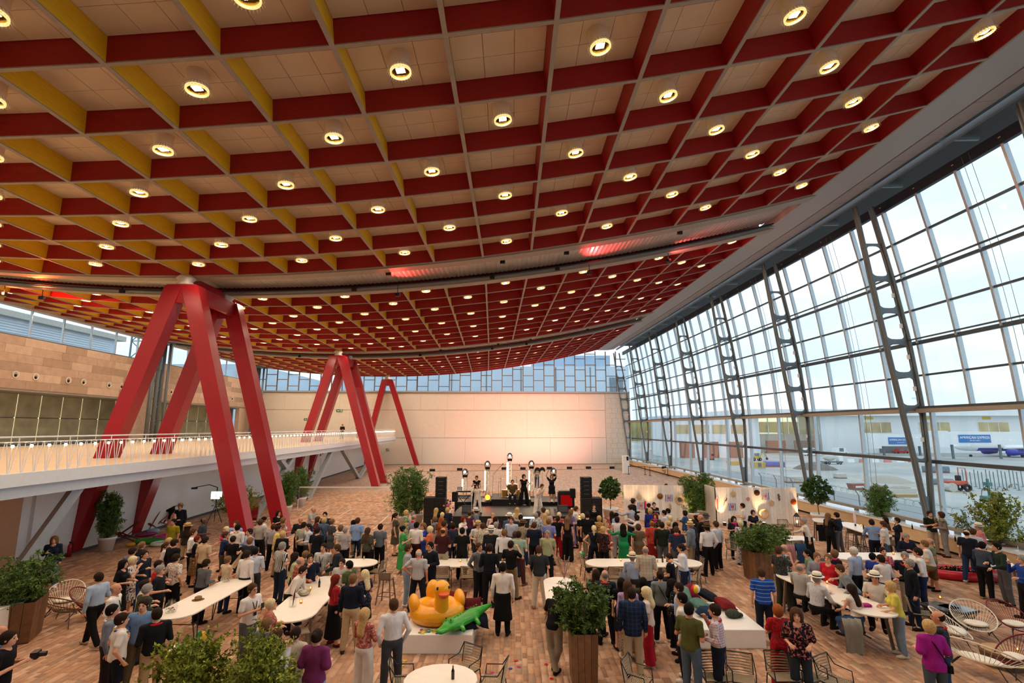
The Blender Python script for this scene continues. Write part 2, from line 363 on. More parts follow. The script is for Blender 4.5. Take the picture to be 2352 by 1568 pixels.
# ---------------------------------------------------------------- roof bands between the coffer fields
def band(t0,t1,n):
    aa=[AK[K0]+i*(AK[K1]+1.6-AK[K0])/60 for i in range(61)]
    root=thing('ceiling_band','%s grey corrugated metal band crossing the ceiling between steel edge beams'%('nearer' if n==0 else 'farther'),'ceiling band',W(0,(t0+t1)/2,13),kind='structure')
    def sweep(prof,mat,name):
        b_=B();b_.loft([[tuple(Vector(W(a,t,zc(a)+dz))-root.location)for t,dz in prof]for a in aa],True);return b_.build(name,mat,root)
    sweep([(t0+.06,-.06),(t0+.75,-.06),(t0+.75,.25),(t0+.06,.25)],m_flange,'edge_beam')
    sweep([(t1-.75,-.1),(t1-.06,-.1),(t1-.06,.22),(t1-.75,.22)],m_flange,'edge_beam')
    for k2,dt in((0,-1.02),):
        b_=B();b_.tube([tuple(Vector(W(a,t1+dt,zc(a)+.02))-root.location)for a in aa],.07,8);b_.build('conduit',m_gsteel,root)
        b_=B();b_.tube([tuple(Vector(W(a,t1+dt-.22,zc(a)+.06))-root.location)for a in aa],.035,6);b_.build('cable_tray',m_blackm,root)
    # corrugated sheet: ridges run along the hall
    b_=B();N=420;rr=[]
    for i in range(N):
        a=AK[K0]+i*(AK[K1]+1.6-AK[K0])/(N-1);dz=.34+(.05 if i%2 else 0);rr.append([tuple(Vector(W(a,t,zc(a)+dz))-root.location)for t in(t0+.7,t1-.7)])
    b_.loft(rr,False,closed=False);b_.build('corrugated_sheet',m_corr,root,kind='stuff')
    for i,(a,tt)in enumerate([(x,t0+.95)for x in(-6.5,-.5,2.9,9)]+[(x,t1-1.2)for x in(-22,-9,-1.1,2.7)]):
        b_=B();b_.cbox((0,0,-.05),(.26,.14,.18));b_.cbox((0,0,.08),(.06,.06,.2));f_=b_.build('flood_fixture',m_blackm,root);f_.location=Vector(W(a,tt,zc(a)-.02))-root.location
    return root
band(25.1,29.9,0);band(52.2,57.3,1)
# soffit between the coffers and the glass wall
bm=B();sof=thing('ceiling_soffit','blue-grey perforated metal soffit running above the glass wall','soffit',(0,0,0),kind='structure')
bm=B();strip(bm,AK[K1]+.05,AK[K1]+1.55,-9,79.2,zc(AK[K1])+.02,zc(AK[K1])+.5);bm.build('perforated_strip',m_perf,sof)
sx,sz=AK[K1]+1.6,zc(AK[K1])-.02
m_sofg=M('warm_grey_soffit_panel','a39b98',.6,.1,.05)
for i in range(int(88/2.2)):
    bm=B();t0=-9+i*2.2;r_=[[W(sx,t,sz+.02),W(sx+.95,t,sz+.16),W(sx+.95,t,sz+.4),W(sx,t,sz+.4)]for t in(t0+.01,min(t0+2.19,79))];bm.loft(r_,True);bm.build('soffit_panel',m_sofg,sof)
bm=B();strip(bm,sx+.95,sx+4.4,-9,79.2,sz+.75,sz+.95);bm.build('gap_shade_sheet',M('painted_gap_shade','2c3033',.7),sof)  # dark sheet paints the shade of the gap above the glass
bm=B();strip(bm,sx+1.35,sx+1.5,-9,79.2,sz+.05,sz+.3);bm.build('edge_channel',m_gsteel,sof)
for i in range(20):
    bm=B();t0=-6+i*4.45
    if t0<78:bm.bar(W(sx+.9,t0,sz+.5),W(sx+3.2,t0,sz+.55),.12,.14);bm.build('bracket',m_gsteel,sof)
# ---------------------------------------------------------------- far wall
m_fw=M('ivory_wall_panel','e4dacb',.55,0,.03,2);m_fw2=M('pale_ribbed_panel','dcd9d0',.6,0,.05,14)
m_lime=M('pale_limestone','d6d2c6',.7,0,.08,9,.1)
TF=79.0
wf=thing('wall_far','ivory panelled end wall behind the stage','wall',W(0,TF,0),R(head(TF)),kind='structure')
bm=B();bm.box((-38,.1,-.2),(20.5,.6,10.75));bm.build('core',M('joint_backing','b5aca0',.8),wf)  # darker core colour shows between the panels
def pan(x0,x1,z0,z1,m_,nm='wall_panel',d=.05):
    b_=B();b_.box((x0+.012,.1-d,z0+.012),(x1-.012,.12,z1-.012));return b_.build(nm,m_,wf)
for i in range(8):pan(15.8-0,16,0,.1,m_fw)if False else None
xs=[16.6-4.05*i for i in range(14)]
for i in range(13):
    pan(xs[i+1],xs[i],8.1,10.6,m_fw)
for x0,x1 in((-38,-22.3),(-22.3,-8),(-8,4.5),(4.5,16.6)):pan(x0,x1,3.95,8.05,m_fw)
for x0,x1 in((-11.3,-4.9),(-4.9,1.2),(1.2,8.0),(8.0,14.4),(14.4,16.6)):pan(x0,x1,.05,3.9,m_fw2,'ribbed_panel',.09)
pan(-38,-19.5,.05,3.9,m_fw);pan(-19.5,-11.3,.05,3.9,m_fw)
for r_ in range(14):
    z0=.05+r_*.757
    for c_ in range(4):
        o_=.25 if r_%2 else 0
        x0=16.64+c_*.95-o_;pan(max(16.64,x0),min(20.3,x0+.95),z0,z0+.757,m_lime,'stone_tile',.05+rng.random()*.012)
bm=B();bm.box((-38,-.16,10.72),(20.5,.3,10.95));bm.build('sill',M('grey_sill','a7aaa9',.5),wf)
# staggered window above it
m_glass=Glass('clear_glass',(.94,.975,.98),.05);m_mull=M('bronze_grey_mullion','7d746a',.5,.3,.05)
wn=thing('window_far','high band of staggered panes above the far wall','window',W(0,TF,0),R(head(TF)),kind='structure')
x=-36.6;i=0
while x<19.2:
    top=zc(min(max(x+.8,-36),16))+.1 if x<15 else 16.95
    bm=B();bm.box((x-.06,-.1,10.9),(x+.06,.12,top+.3));bm.build('mullion',m_mull,wn)
    z=10.9;first=True;off=.75 if i%2 else 1.72
    cuts=[10.9]
    zz=10.9+off
    while zz<top-.3:cuts.append(zz);zz+=1.72
    cuts.append(top+.2)
    for z0,z1 in zip(cuts[:-1],cuts[1:]):
        if z0>11:bm=B();bm.box((x+.06,-.07,z0-.05),(x+1.56,.08,z0+.05));bm.build('transom',m_mull,wn)
        bm=B();bm.box((x+.06,0,z0+.05),(x+1.56,.02,z1));bm.build('pane',m_glass,wn)
    x+=1.62;i+=1
# ---------------------------------------------------------------- glass facade on the window side
GX={17.0:19.75,14.95:20.12,13.1:20.42,11.4:20.62,9.78:20.78,8.1:20.9,6.44:20.98,3.84:20.95,.55:20.85}
GZ=sorted(GX)
def gx(z):return float(np.interp(z,GZ,[GX[q]for q in GZ]))
CT=[79.0-8.9*i for i in range(10)]
gw=thing('window_1','tall outward-bulging glass curtain wall along the airfield side','window',(0,0,0),kind='structure')
m_mul2=M('silver_mullion','b9c4cb',.35,.55,.05);m_tr=M('dark_grey_transom','4c555b',.45,.4,.08)
def gbar(z,t0,t1,wx,wz,m_,nm,off=0.):
    b_=B();n=max(1,int(abs(t1-t0)/3));r_=[]
    for i in range(n+1):
        t=t0+(t1-t0)*i/n;x=gx(z)-off;r_.append([W(x-wx,t,z-wz/2),W(x,t,z-wz/2),W(x,t,z+wz/2),W(x-wx,t,z+wz/2)])
    b_.loft(r_,True);return b_.build(nm,m_,gw)
for bi in range(9):
    t1,t0=CT[bi],CT[bi+1];q=(t1-t0)/4
    for z in(14.95,11.4,8.1):gbar(z,t0,t1,.12,.09,m_tr,'transom')
    for z,wz in((13.1,.12),(9.78,.12)):
        gbar(z,t0,t1,.16,.1,m_tr,'transom');gbar(z-.16,t0,t1,.14,.07,m_tr,'transom',.35);gbar(z+.06,t0,t1,.1,.06,m_tr,'transom',.6)
    gbar(6.44,t0,t1,.75,.16,m_tr,'walkway_beam',.05);gbar(6.3,t0,t1,.1,.2,m_flange,'walkway_edge',.82);gbar(3.84,t0,t1,.3,.17,m_tr,'transom',.1);gbar(16.95,t0,t1,.2,.5,M('navy_head_panel','1d2a3a',.5),'head_panel')
    gbar(.95,t0,t1,.16,.16,M('grey_rail','8a8578',.5,.2),'bench_rail',.75)
    for j in range(3):
        b_=B();p=W(gx(.9)-.83,t0+(j+.5)*(t1-t0)/3,0);b_.box((p[0]-.06,p[1]-.12,.68),(p[0]+.06,p[1]+.12,.9));b_.build('rail_foot',m_gsteel,gw)
    for j in range(5):
        t=t0+j*q
        zs=[z for z in GZ if z>=6.44]if j in(1,3)else GZ
        b_=B();hw=.055
        for z0,z1 in zip(zs[:-1],zs[1:]):
            b_.loft([[W(gx(z)-.2,t-hw,z),W(gx(z)+.02,t-hw,z),W(gx(z)+.02,t+hw,z),W(gx(z)-.2,t+hw,z)]for z in(z0,z1)],True)
        if j<4:b_.build('mullion',m_mul2,gw)
    for z0,z1 in zip(GZ[:-1],GZ[1:]):
        st=2 if z1<=6.5 else 1
        for j in range(0,4,st):
            ta,tb=t0+j*q+.06,t0+(j+st)*q-.06;b_=B()
            b_.loft([[W(gx(z)-.06,ta,z),W(gx(z)-.04,ta,z),W(gx(z)-.04,tb,z),W(gx(z)-.06,tb,z)]for z in(z0+.05,z1-.05)],True);b_.build('pane',m_glass,gw)
    # thin blind cables in front of the glass
    for dt in(.0,.35):
        b_=B();t=t0+1.55*q+dt;b_.tube([W(gx(z)-.35,t,z)for z in GZ],.012,4);b_.build('cable',m_gsteel,gw)
# bulging steel columns with oval openings
IN=[(1.0,20.0),(3.84,19.7),(6.44,19.38),(9.78,18.98),(13.1,18.62),(17.1,18.2)]
OU=[(1.0,20.2),(3.84,20.37),(6.44,20.4),(9.78,20.16),(13.1,19.72),(17.1,19.05)]
def ci(z):return float(np.interp(z,[p[0]for p in IN],[p[1]for p in IN]))
def co(z):return float(np.interp(z,[p[0]for p in OU],[p[1]for p in OU]))
for n_,t in enumerate(CT):
    if t<3:continue
    root=thing('facade_column','grey steel column with oval openings against the glass wall, %s from the far corner'%ORD[n_],'column',W(20.1,t,.7),R(head(t)),'facade columns','structure')
    lx=20.1
    for nm,g_,dy in(('inner_flange',ci,.11),('outer_flange',co,.11)):
        for s_ in(-1,1):
            b_=B();zs=np.linspace(.85,17.0,22);b_.tube([(g_(z)-lx,s_*dy,z-.7)for z in zs],.07,8);b_.build(nm,m_gsteel,root,True)
        b_=B();b_.loft([[(g_(z)-lx-.02,-.1,z-.7),(g_(z)-lx+.02,-.1,z-.7),(g_(z)-lx+.02,.1,z-.7),(g_(z)-lx-.02,.1,z-.7)]for z in zs],True);b_.build(nm,m_gsteel,root)
    st=[3.84,6.44,8.1,9.78,11.4,13.1,15.0];b_=B()
    for z0,z1 in zip(st[:-1],st[1:]):
        N=24;zm,hz=(z0+z1)/2,(z1-z0)/2-.13;inner=[];outer=[]
        for i in range(N):
            an=2*PI*i/N;sxx,szz=math.cos(an),math.sin(an)
            se=lambda c:math.copysign(abs(c)**.55,c)
            z=zm+se(szz)*hz;w2=(co(z)-ci(z))/2;xm=(co(z)+ci(z))/2;inner.append((xm+se(sxx)*max(.03,w2-.07)-lx,z-.7))
            mm=max(abs(sxx),abs(szz));zo=zm+szz/mm*(z1-z0)/2;w3=(co(zo)-ci(zo))/2;outer.append(((co(zo)+ci(zo))/2+sxx/mm*w3-lx,zo-.7))
        r_=[[(x,-.03,z)for x,z in outer],[(x,-.03,z)for x,z in inner],[(x,.03,z)for x,z in inner],[(x,.03,z)for x,z in outer]];b_.loft(r_+[r_[0]],False)
    b_.loft([[(ci(z)-lx,y,z-.7)for z,y in((1.0,-.03),(1.0,.03))]+[(co(1.0)-lx,.03,.3),(co(1.0)-lx,-.03,.3)],[(ci(2.2)-lx+.12,-.03,1.5),(ci(2.2)-lx+.12,.03,1.5),(co(2.2)-lx-.1,.03,1.5),(co(2.2)-lx-.1,-.03,1.5)]],True)
    b_.build('web_plate',m_gsteel,root)
    b_=B();b_.box((-.35,-.25,-.02),(.35,.25,.12));b_.build('base_plate',m_gsteel,root)
    for z in(4.9,7.4,9.0,10.6,12.2):
        b_=B();b_.cbox((co(z)-lx-.16,0,z-.7),(.1,.1,.22));b_.build('sensor_box',m_white,root)
# timber-faced window bench
m_ply=M('birch_bench_face','cdb08a',.55,0,.07,3);m_btop=M('glossy_white_bench_top','e9eef2',.12,0,.02)
lg=thing('window_bench','long birch-faced bench with a glossy white top below the glass wall','bench',(0,0,0))
bm=B();strip(bm,19.32,20.9,-9,78.6,.12,.70);bm.build('timber_face',m_ply,lg)
bm=B();strip(bm,19.28,20.82,-9,78.6,.70,.76);bm.build('bench_top',m_btop,lg)
bm=B();strip(bm,19.5,20.8,-9,78.6,-.01,.12);bm.build('plinth',m_blackm,lg)
# ---------------------------------------------------------------- left side: white wall under the mezzanine
m_ww=M('matt_white_wall','e8ecea',.7,0,.03);m_brown=M('taupe_wall','9a7a60',.7,0,.06)
wl=thing('wall_left','white wall under the mezzanine','wall',(0,0,0),kind='structure')
bm=B();strip(bm,-19.75,-19.35,21.6,79,0,3.35);bm.build('white_wall',m_ww,wl)
bm=B();strip(bm,-19.36,-19.32,21.6,79,0,.12);bm.build('skirting',M('dark_grey_skirting','4a4b4d',.6),wl)
bm=B();strip(bm,-36.5,-19.5,21.2,21.6,0,3.35);bm.build('return_wall',m_ww,wl)
bm=B();strip(bm,-27.5,-27.2,-9,21.6,0,3.35);bm.build('recess_wall',M('tan_timber_lining','b18a68',.6,0,.1,2),wl)
for i in range(10):
    bm=B();t0=-5+i*2.7;strip(bm,-27.2,-27.14,t0,t0+2.55,.1,3.3);bm.build('lining_panel',M('tan_timber_lining','b18a68',.6),wl)
for t0 in(36.5,46,56):
    bm=B();strip(bm,-19.37,-19.335,t0,t0+1.9,.05,2.2);d_=bm.build('door_leaf',M('white_door','dfe4e3',.6),wl)
    bm=B();strip(bm,-19.34,-19.325,t0+.93,t0+.96,.05,2.2);bm.build('door_gap',m_gsteel,wl)
for t0,z0,c in((37,2.6,'555a5c'),(38.2,2.65,'3a3d40'),(47.6,2.5,'555a5c'),(56.8,2.6,'4a4d50'),(57.5,2.75,'3a3d40')):
    bm=B();p=W(-19.33,t0,z0);bm.box((p[0]-.02,p[1]-.16,p[2]-.13),(p[0]+.02,p[1]+.16,p[2]+.13));bm.build('wall_sign',M('sign_'+c,c,.5),wl)
# upper left wall: travertine over recessed openings, clerestory above
m_trav=M('travertine','b89c86',.6,0,.1,2.2);m_trav2=M('travertine_light','c6ab95',.6,0,.1,2.2);m_trav3=M('travertine_dark','a98e78',.6,0,.1,2.2)
wu=thing('wall_left_upper','upper left wall clad in brown travertine slabs with round vents','wall',(0,0,0),kind='structure')
UA=-36.4
bm=B();strip(bm,UA-.6,UA-.08,-9,79.2,8.3,12.2);bm.build('core',m_trav,wu)
ti=0
for r_ in range(6):
    z0=8.32+r_*.645;t=10-(r_%3)*.9
    while t<79:
        ln=rng.choice((1.6,2.2,2.2,2.8));t1_=min(t+ln,79)
        bm=B();h_=R(head(t));d_=rng.random()*.012;strip(bm,UA-.1,UA-.02+d_,t+.006,t1_-.006,z0+.005,z0+.64,30);bm.build('stone_slab',rng.choice((m_trav,m_trav2,m_trav3)),wu);t=t1_
for t in[33.6+i*.1 for i in()]:pass
vb=B();vb.lathe([(.2,0),(.27,.0),(.27,.06),(.2,.06),(.17,-.06),(.0,-.06)],16,cap=False);vent_me=vb.mesh('round_vent',M('cream_vent','d8cfc0',.5),True)
vb=B();vb.ell((.06,.03,0),(.12,.1,.09));jet_me=vb.mesh('vent_nozzle',m_blackm,True)
for t in(39.2,40.9,44.0,45.6,48.6,50.2,58.3,60.0,66.0,68,72):
    o=link('round_vent',vent_me,wu);o.matrix_world=Matrix.Translation(W(UA+.0,t,9.35))@Matrix.Rotation(R(90),4,'Y');j=link('vent_nozzle',jet_me,o)
# jambs and recess with translucent blinds
for t0,t1 in((6,12),(33.5,33.9),(52.6,55.3),(74.5,79)):
    bm=B();strip(bm,UA-.6,UA-.05,t0,t1,4.1,8.32);bm.build('pier',m_trav2,wu)
bm=B();strip(bm,UA-3.5,UA-.05,-9,79,8.15,8.3);bm.build('recess_soffit',M('grey_recess_soffit','8d867a',.7),wu)
k=NB('olive_roller_blind');b=k.bsdf(.8);v=k.coord();f=k.noise(v,.8);k.l(k.ramp(f,[(.3,s2l('8a866e')),(.7,s2l('a9a486'))]),b.inputs['Base Color']);m_blind=k.m  # opaque blind, two olive tones mixed by noise
m_lineE=Emit('painted_daylight_glow','f4e6b4',1.0)
t=12.3
while t<73:
    bm=B();strip(bm,UA-3.0,UA-2.95,t,t+2.1,6.3,8.2);bm.build('blind',m_blind,wu)
    bm=B();strip(bm,UA-3.0,UA-2.95,t,t+2.1,4.1,6.22);bm.build('blind',m_blind,wu)
    bm=B();strip(bm,UA-3.02,UA-2.99,t+2.1,t+2.18,4.1,8.2);bm.build('daylight_glow_strip',m_lineE,wu);t+=2.2  # solid glowing strip imitates daylight between the blinds
bm=B();strip(bm,UA-3.2,UA-3.05,-9,79,4.0,8.3);bm.build('recess_back',M('recess_back','6f6a58',.8),wu)
# clerestory
wc=thing('window_2','narrow clerestory window strip above the travertine wall','window',(0,0,0),kind='structure')
bm=B();strip(bm,UA-.3,UA,-9,79.2,12.2,12.27);bm.build('sill',m_gsteel,wc)
bm=B();strip(bm,UA-.45,UA+.1,-9,79.2,zc(UA)-.12,zc(UA)+.4);bm.build('head_beam',M('pale_head_beam','b9b4ac',.6),wc)
t=10.
while t<78.6:
    bm=B();strip(bm,UA-.25,UA-.1,t-.05,t+.05,12.27,14.4);bm.build('mullion',m_mul2,wc)
    bm=B();strip(bm,UA-.2,UA-.18,t+.05,min(t+2.95,79),12.27,14.3);bm.build('pane',m_glass,wc);t+=3.0
# clustered round steel columns by the upper wall
for n_,(t,a_)in enumerate(((54.0,-35.4),(76.6,-35.3))):
    root=thing('tube_column','cluster of slim grey steel tubes standing by the travertine wall, %s'%('nearer one' if n_==0 else 'farther one'),'column',W(a_,t,4.1),R(head(t)),kind='structure')
    for i,(x,y)in enumerate(((0,-.9),(0,-.1),(0,.6),(.75,.3))):
        b_=B();b_.tube([(x,y,0),(x,y,zc(a_)-4.2)],.19 if i<3 else.13,12);b_.build('tube',m_gsteel,root,True)
    for i in range(5):
        b_=B();z=.3+i*1.75;b_.tube([(0,-.9,z),(0,.6,z)],.05,6);b_.build('strut',m_gsteel,root)
        b_=B();b_.tube([(0,-.9,z),(0,.6,z+1.75)],.05,6);b_.build('strut',m_gsteel,root)
    b_=B();b_.box((-.4,-1.2,zc(a_)-4.35),(.9,.9,zc(a_)-4.1));b_.build('head_plate',m_gsteel,root)
# ---------------------------------------------------------------- mezzanine
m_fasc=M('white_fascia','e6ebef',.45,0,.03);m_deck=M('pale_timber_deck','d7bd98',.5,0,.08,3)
ME=-15.05
mz=thing('mezzanine','long white balcony deck running along the left side','mezzanine',(0,0,0),kind='structure')
bm=B();strip(bm,-36.4,ME,-9,77.2,3.95,4.1);bm.build('deck',m_deck,mz)
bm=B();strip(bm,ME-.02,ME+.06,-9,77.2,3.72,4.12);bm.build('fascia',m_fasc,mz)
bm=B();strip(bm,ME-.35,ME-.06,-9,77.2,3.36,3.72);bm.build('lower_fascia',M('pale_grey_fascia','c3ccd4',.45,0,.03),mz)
bm=B();strip(bm,-27.3,ME-.3,-9,77.2,3.4,3.5);bm.build('soffit',M('warm_soffit','c9b29a',.7),mz)
m_rail=M('white_rail','e9ecef',.3,.1,.03)
rl=thing('balcony_railing','white balcony railing of splayed thin balusters along the mezzanine edge','railing',(0,0,0))
for z,r_ in((5.2,.03),(5.05,.018)):
    bm=B();ts=list(np.arange(4,77.1,1.5));bm.tube([W(ME-.05,t,z)for t in ts],r_,6);bm.build('handrail',m_rail,rl)
for i in range(40):
    t=5+i*1.83;bm=B();bm.tube([W(ME-.05,t,4.95),W(ME-.05,t,5.2)],.016,5);bm.build('post',m_rail,rl)
bm=B();bm.tube([(0,0,0),(0,.16,.93)],.0125,5);bal_a=bm.mesh('baluster',m_rail)
bm=B();bm.tube([(0,0,0),(0,-.16,.93)],.0125,5);bal_b=bm.mesh('baluster',m_rail)
bm=B();bm.tube([(0,0,0),(0,0,.93)],.0125,5);bal_c=bm.mesh('baluster',m_rail)
t=12.;nb_=0;rest=B()
while t<77:
    for me,dt in((bal_a,.03),(bal_c,0),(bal_b,-.03)):
        p=W(ME-.05,t+dt,4.12)
        if nb_<300:link('baluster',me,rl,loc=p,rz=R(head(t)));nb_+=1
        else:st_=len(rest.v);d_=5.33*dt;rest.tube([p,W(ME-.05,t+dt+d_,5.05)],.0125,5)
    t+=.42
rest.build('balusters',m_rail,rl,kind='stuff')
m_bulb=Emit('festoon_bulb_glow','ffe2b8',9)
fs=thing('festoon_lights','string of glowing round bulbs hung along the balcony railing','string lights',(0,0,0))
bm=B();bm.ell((0,0,0),(.045,.045,.05),8,6);bulb_me=bm.mesh('bulb',m_bulb,True)
bm=B();bm.lathe([(.022,.04),(.022,.09)],6);sock_me=bm.mesh('socket',m_black)
pts=[];t=12.
while t<77:
    p=W(ME+.02,t,4.93);o=link('bulb',bulb_me,fs,loc=p);link('socket',sock_me,o);pts.append((p[0],p[1],5.0));t+=.62
bm=B();bm.tube(pts,.007,4);bm.build('cable',m_black,fs)
# grey V struts carrying the mezzanine
m_strut=M('light_grey_strut','9ba3a9',.45,.1,.05)
for n_,(f0,tops)in enumerate((((-16.2,17.),(15.4,18.7)),((-15.5,33.),(29.2,38.2)),((-15.45,42.2),(35.8,47.2)),((-15.6,58.6),(50.4,67.)))):
    p=W(f0[0],f0[1],0);root=thing('strut','light grey steel V strut holding up the balcony, %s from the front'%ORD[n_],'strut',p,0,'balcony struts','structure')
    for t1 in tops:
        q=W(ME-.3,t1,3.42);b_=B();b_.bar((0,.08 if t1>f0[1]else-.08,0),(q[0]-p[0],q[1]-p[1],3.42),.34,.3);b_.build('leg',m_strut,root)
    b_=B();b_.box((-.25,-.45,-.01),(.25,.45,.06));b_.build('base_plate',m_strut,root)
# ---------------------------------------------------------------- red A-frames
def aframe(t0,t1,lab,single=False,lean=0.):
    AX,ZT=-16.55,12.5
    root=thing('a_frame',lab,'column',W(AX,(t0+t1)/2,0),R(head((t0+t1)/2)),'red frames','structure')
    hw,hd=.42,.34  # half sizes of the box legs
    for d_ in([t0-(t0+t1)/2,t1-(t0+t1)/2]if not single else[0]):
        for s_ in(-1,1):
            def sec(z,f_,ww):x=s_*(.4+((4.75 if s_>0 else 3.15)-.4)*(1-z/ZT));e_=d_-lean*(1-z/ZT);return[(x-ww,e_-hd,z),(x+ww,e_-hd,z),(x+ww,e_+hd,z),(x-ww,e_+hd,z)]
            b_=B();b_.loft([sec(-.02,0,.34),sec(6,0,.38),sec(ZT,0,.42)],True);b_.build('leg',m_red,root)
            b_=B();x=s_*(4.75 if s_>0 else 3.15);b_.box((x-.42,d_-lean-hd-.06,-.01),(x+.42,d_-lean+hd+.06,.05));b_.build('base_plate',m_gsteel,root)
        b_=B();b_.loft([[(-.85,d_-hd,ZT-.9),(.85,d_-hd,ZT-.9),(.85,d_+hd,ZT-.9),(-.85,d_+hd,ZT-.9)],[(-.72,d_-hd-.01,ZT+.05),(.72,d_-hd-.01,ZT+.05),(.72,d_+hd+.01,ZT+.05),(-.72,d_+hd+.01,ZT+.05)]],True);b_.build('apex_block',m_red,root)
        b_=B();b_.lathe([(.28,ZT+.05),(.42,ZT+.12),(.3,ZT+.25),(.45,ZT+.42),(.3,ZT+.6)],12,c=(0,d_,0));b_.build('bearing',M('cream_bearing','d8d0c2',.5,.1),root,True)
    if not single:
        h_=(t1-t0)/2
        for x in(-.62,.62):
            b_=B();b_.box((x-.12,-h_+hd,ZT-.75),(x+.12,h_-hd,ZT-.02));b_.build('top_rail',m_red,root)
        b_=B();b_.box((-.12,-h_,ZT+.3),(.12,h_,ZT+.62));b_.build('roof_bracket',m_red,root)
    return root
aframe(25.4,29.2,'nearest red steel A-frame, a twin frame rising through the balcony',lean=1.2)
aframe(51.6,55.3,'red twin A-frame in the middle of the hall behind the potted bamboo',lean=2.0)
aframe(77.4,77.4,'slim single red A-frame against the far wall',True)
# walls closing the hall behind the camera (needed for honest light)
bm=B();strip(bm,-37,21,-9.3,-9,0,18);bm.build('wall_back',m_fw,kind='structure',label='plain back wall of the hall',cat='wall')
bm=B();strip(bm,-27.2,ME-.3,-9,79,3.38,3.4)if False else None
# ================================================================ OUTSIDE
GZ0=-3.5
def gp(x,y):return atZ(x,y,GZ0)
m_apr=NB('apron_concrete');b=m_apr.bsdf(.8);v=m_apr.coord('Object',(.02,.02,.02));f=m_apr.noise(v,3,6);m_apr.l(m_apr.ramp(f,[(.3,s2l('8f9290')),(.7,s2l('b9bab4'))]),b.inputs['Base Color']);m_apr=m_apr.m
bm=B();bm.box((21.4,-150,GZ0-.5),(900,1200,GZ0));ap=bm.build('ground_apron',m_apr,kind='structure',label='pale concrete airfield apron outside the glass wall',cat='ground')
bm=B();bm.box((-900,-150,GZ0-.6),(21.4,1200,GZ0-.1));bm.build('ground',m_apr,kind='structure',label='service yard ground around the hall',cat='ground')
for i,(x0,y0,x1,y1)in enumerate(((40,20,46,110),(62,60,62.5,190),(90,60,90.5,200))):
    bm=B();bm.box((x0,y0,GZ0),(x1,y1,GZ0+.006));bm.build('ground_marking',M('asphalt_strip','8d9192',.8)if i==0 else M('yellow_line','b8a14a',.7),ap)
m_bw=M('white_cladding','e3e7e8',.6,0,.03,.3);m_bw2=M('pale_blue_cladding','c9d8e6',.6,0,.04,.3);m_bgl=M('dark_glazing','6d7f88',.15,.1,.1);m_amber=M('painted_amber_reflection','b8a87c',.2,.1,.3,.15)  # amber base colour paints the yellow reflection on the windows
# terminal pier opposite: walls, window bands, doors
tb=thing('terminal_building','long white airport pier building beyond the apron','building',(0,0,0))
YB=185.
bm=B();bm.box((119,YB,GZ0),(330,YB+30,11.5));bm.build('wall',m_bw,tb)
bm=B();bm.box((84,YB+8,GZ0),(112,YB+12,3.0));bm.build('wall',m_bw,tb)
bm=B();bm.box((82,YB-3,9.5),(332,YB+32,11.8));bm.build('roof',m_bw,tb)
for x0,x1 in((82,88),(110,119)):
    bm=B();bm.box((x0,YB,GZ0),(x1,YB+14,9.6));bm.build('stair_tower',m_bw,tb)
for i in range(9):
    x0=124+i*21;bm=B();bm.box((x0,YB-.12,3.6),(x0+11,YB+.1,7.2));w_=bm.build('window',m_amber,tb)
    for j in range(3):bm=B();bm.box((x0+j*3.66-.1,YB-.2,3.6),(x0+j*3.66+.1,YB,7.2));bm.build('window_bar',m_bw,w_)
    bm=B();bm.box((x0+2,YB-.1,8.2),(x0+5,YB+.1,9.2));bm.build('gate_sign',M('yellow_gate_sign','d8b94e',.6),tb)
for i in range(6):
    x0=88+i*3.6;bm=B();bm.box((x0,YB+.5,3.2),(x0+3.4,YB+.55,9.4));bm.build('bridge_pane',Glass('pier_glass',(.9,.88,.7),.1),tb)
    bm=B();bm.box((x0+3.4,YB+.4,3.0),(x0+3.6,YB+.7,9.5));bm.build('bridge_mullion',m_bw,tb)
for x0,x1,c in((90,97,'9a6a55'),(100,108,'7a6a5c'),(130,140,'6a7074'),(176,184,'59656b')):
    bm=B();bm.box((x0,YB-.2,GZ0),(x1,YB+.1,.8));bm.build('dock_door',M('dock_'+c,c,.7),tb)
# nearer white annex at the far end of the view
an=thing('annex_building','white low annex building with brown dock doors near the hall corner','building',(14,36,0))
bm=B();bm.box((33,120,GZ0),(58,140,8.6));bm.build('wall',m_bw,an)
bm=B();bm.box((32.6,119.6,8.4),(58.4,150.4,9.0));bm.build('roof',m_bw2,an)
for i in range(4):bm=B();bm.box((35+i*5.6,119.9,3.6),(39.6+i*5.6,120.05,6.2));bm.build('window',m_amber,an)
for i in range(3):bm=B();bm.box((36+i*7.2,119.9,GZ0),(40.5+i*7.2,120.05,1.2));bm.build('dock_door',M('dock_9a6a55','9a6a55',.7),an)
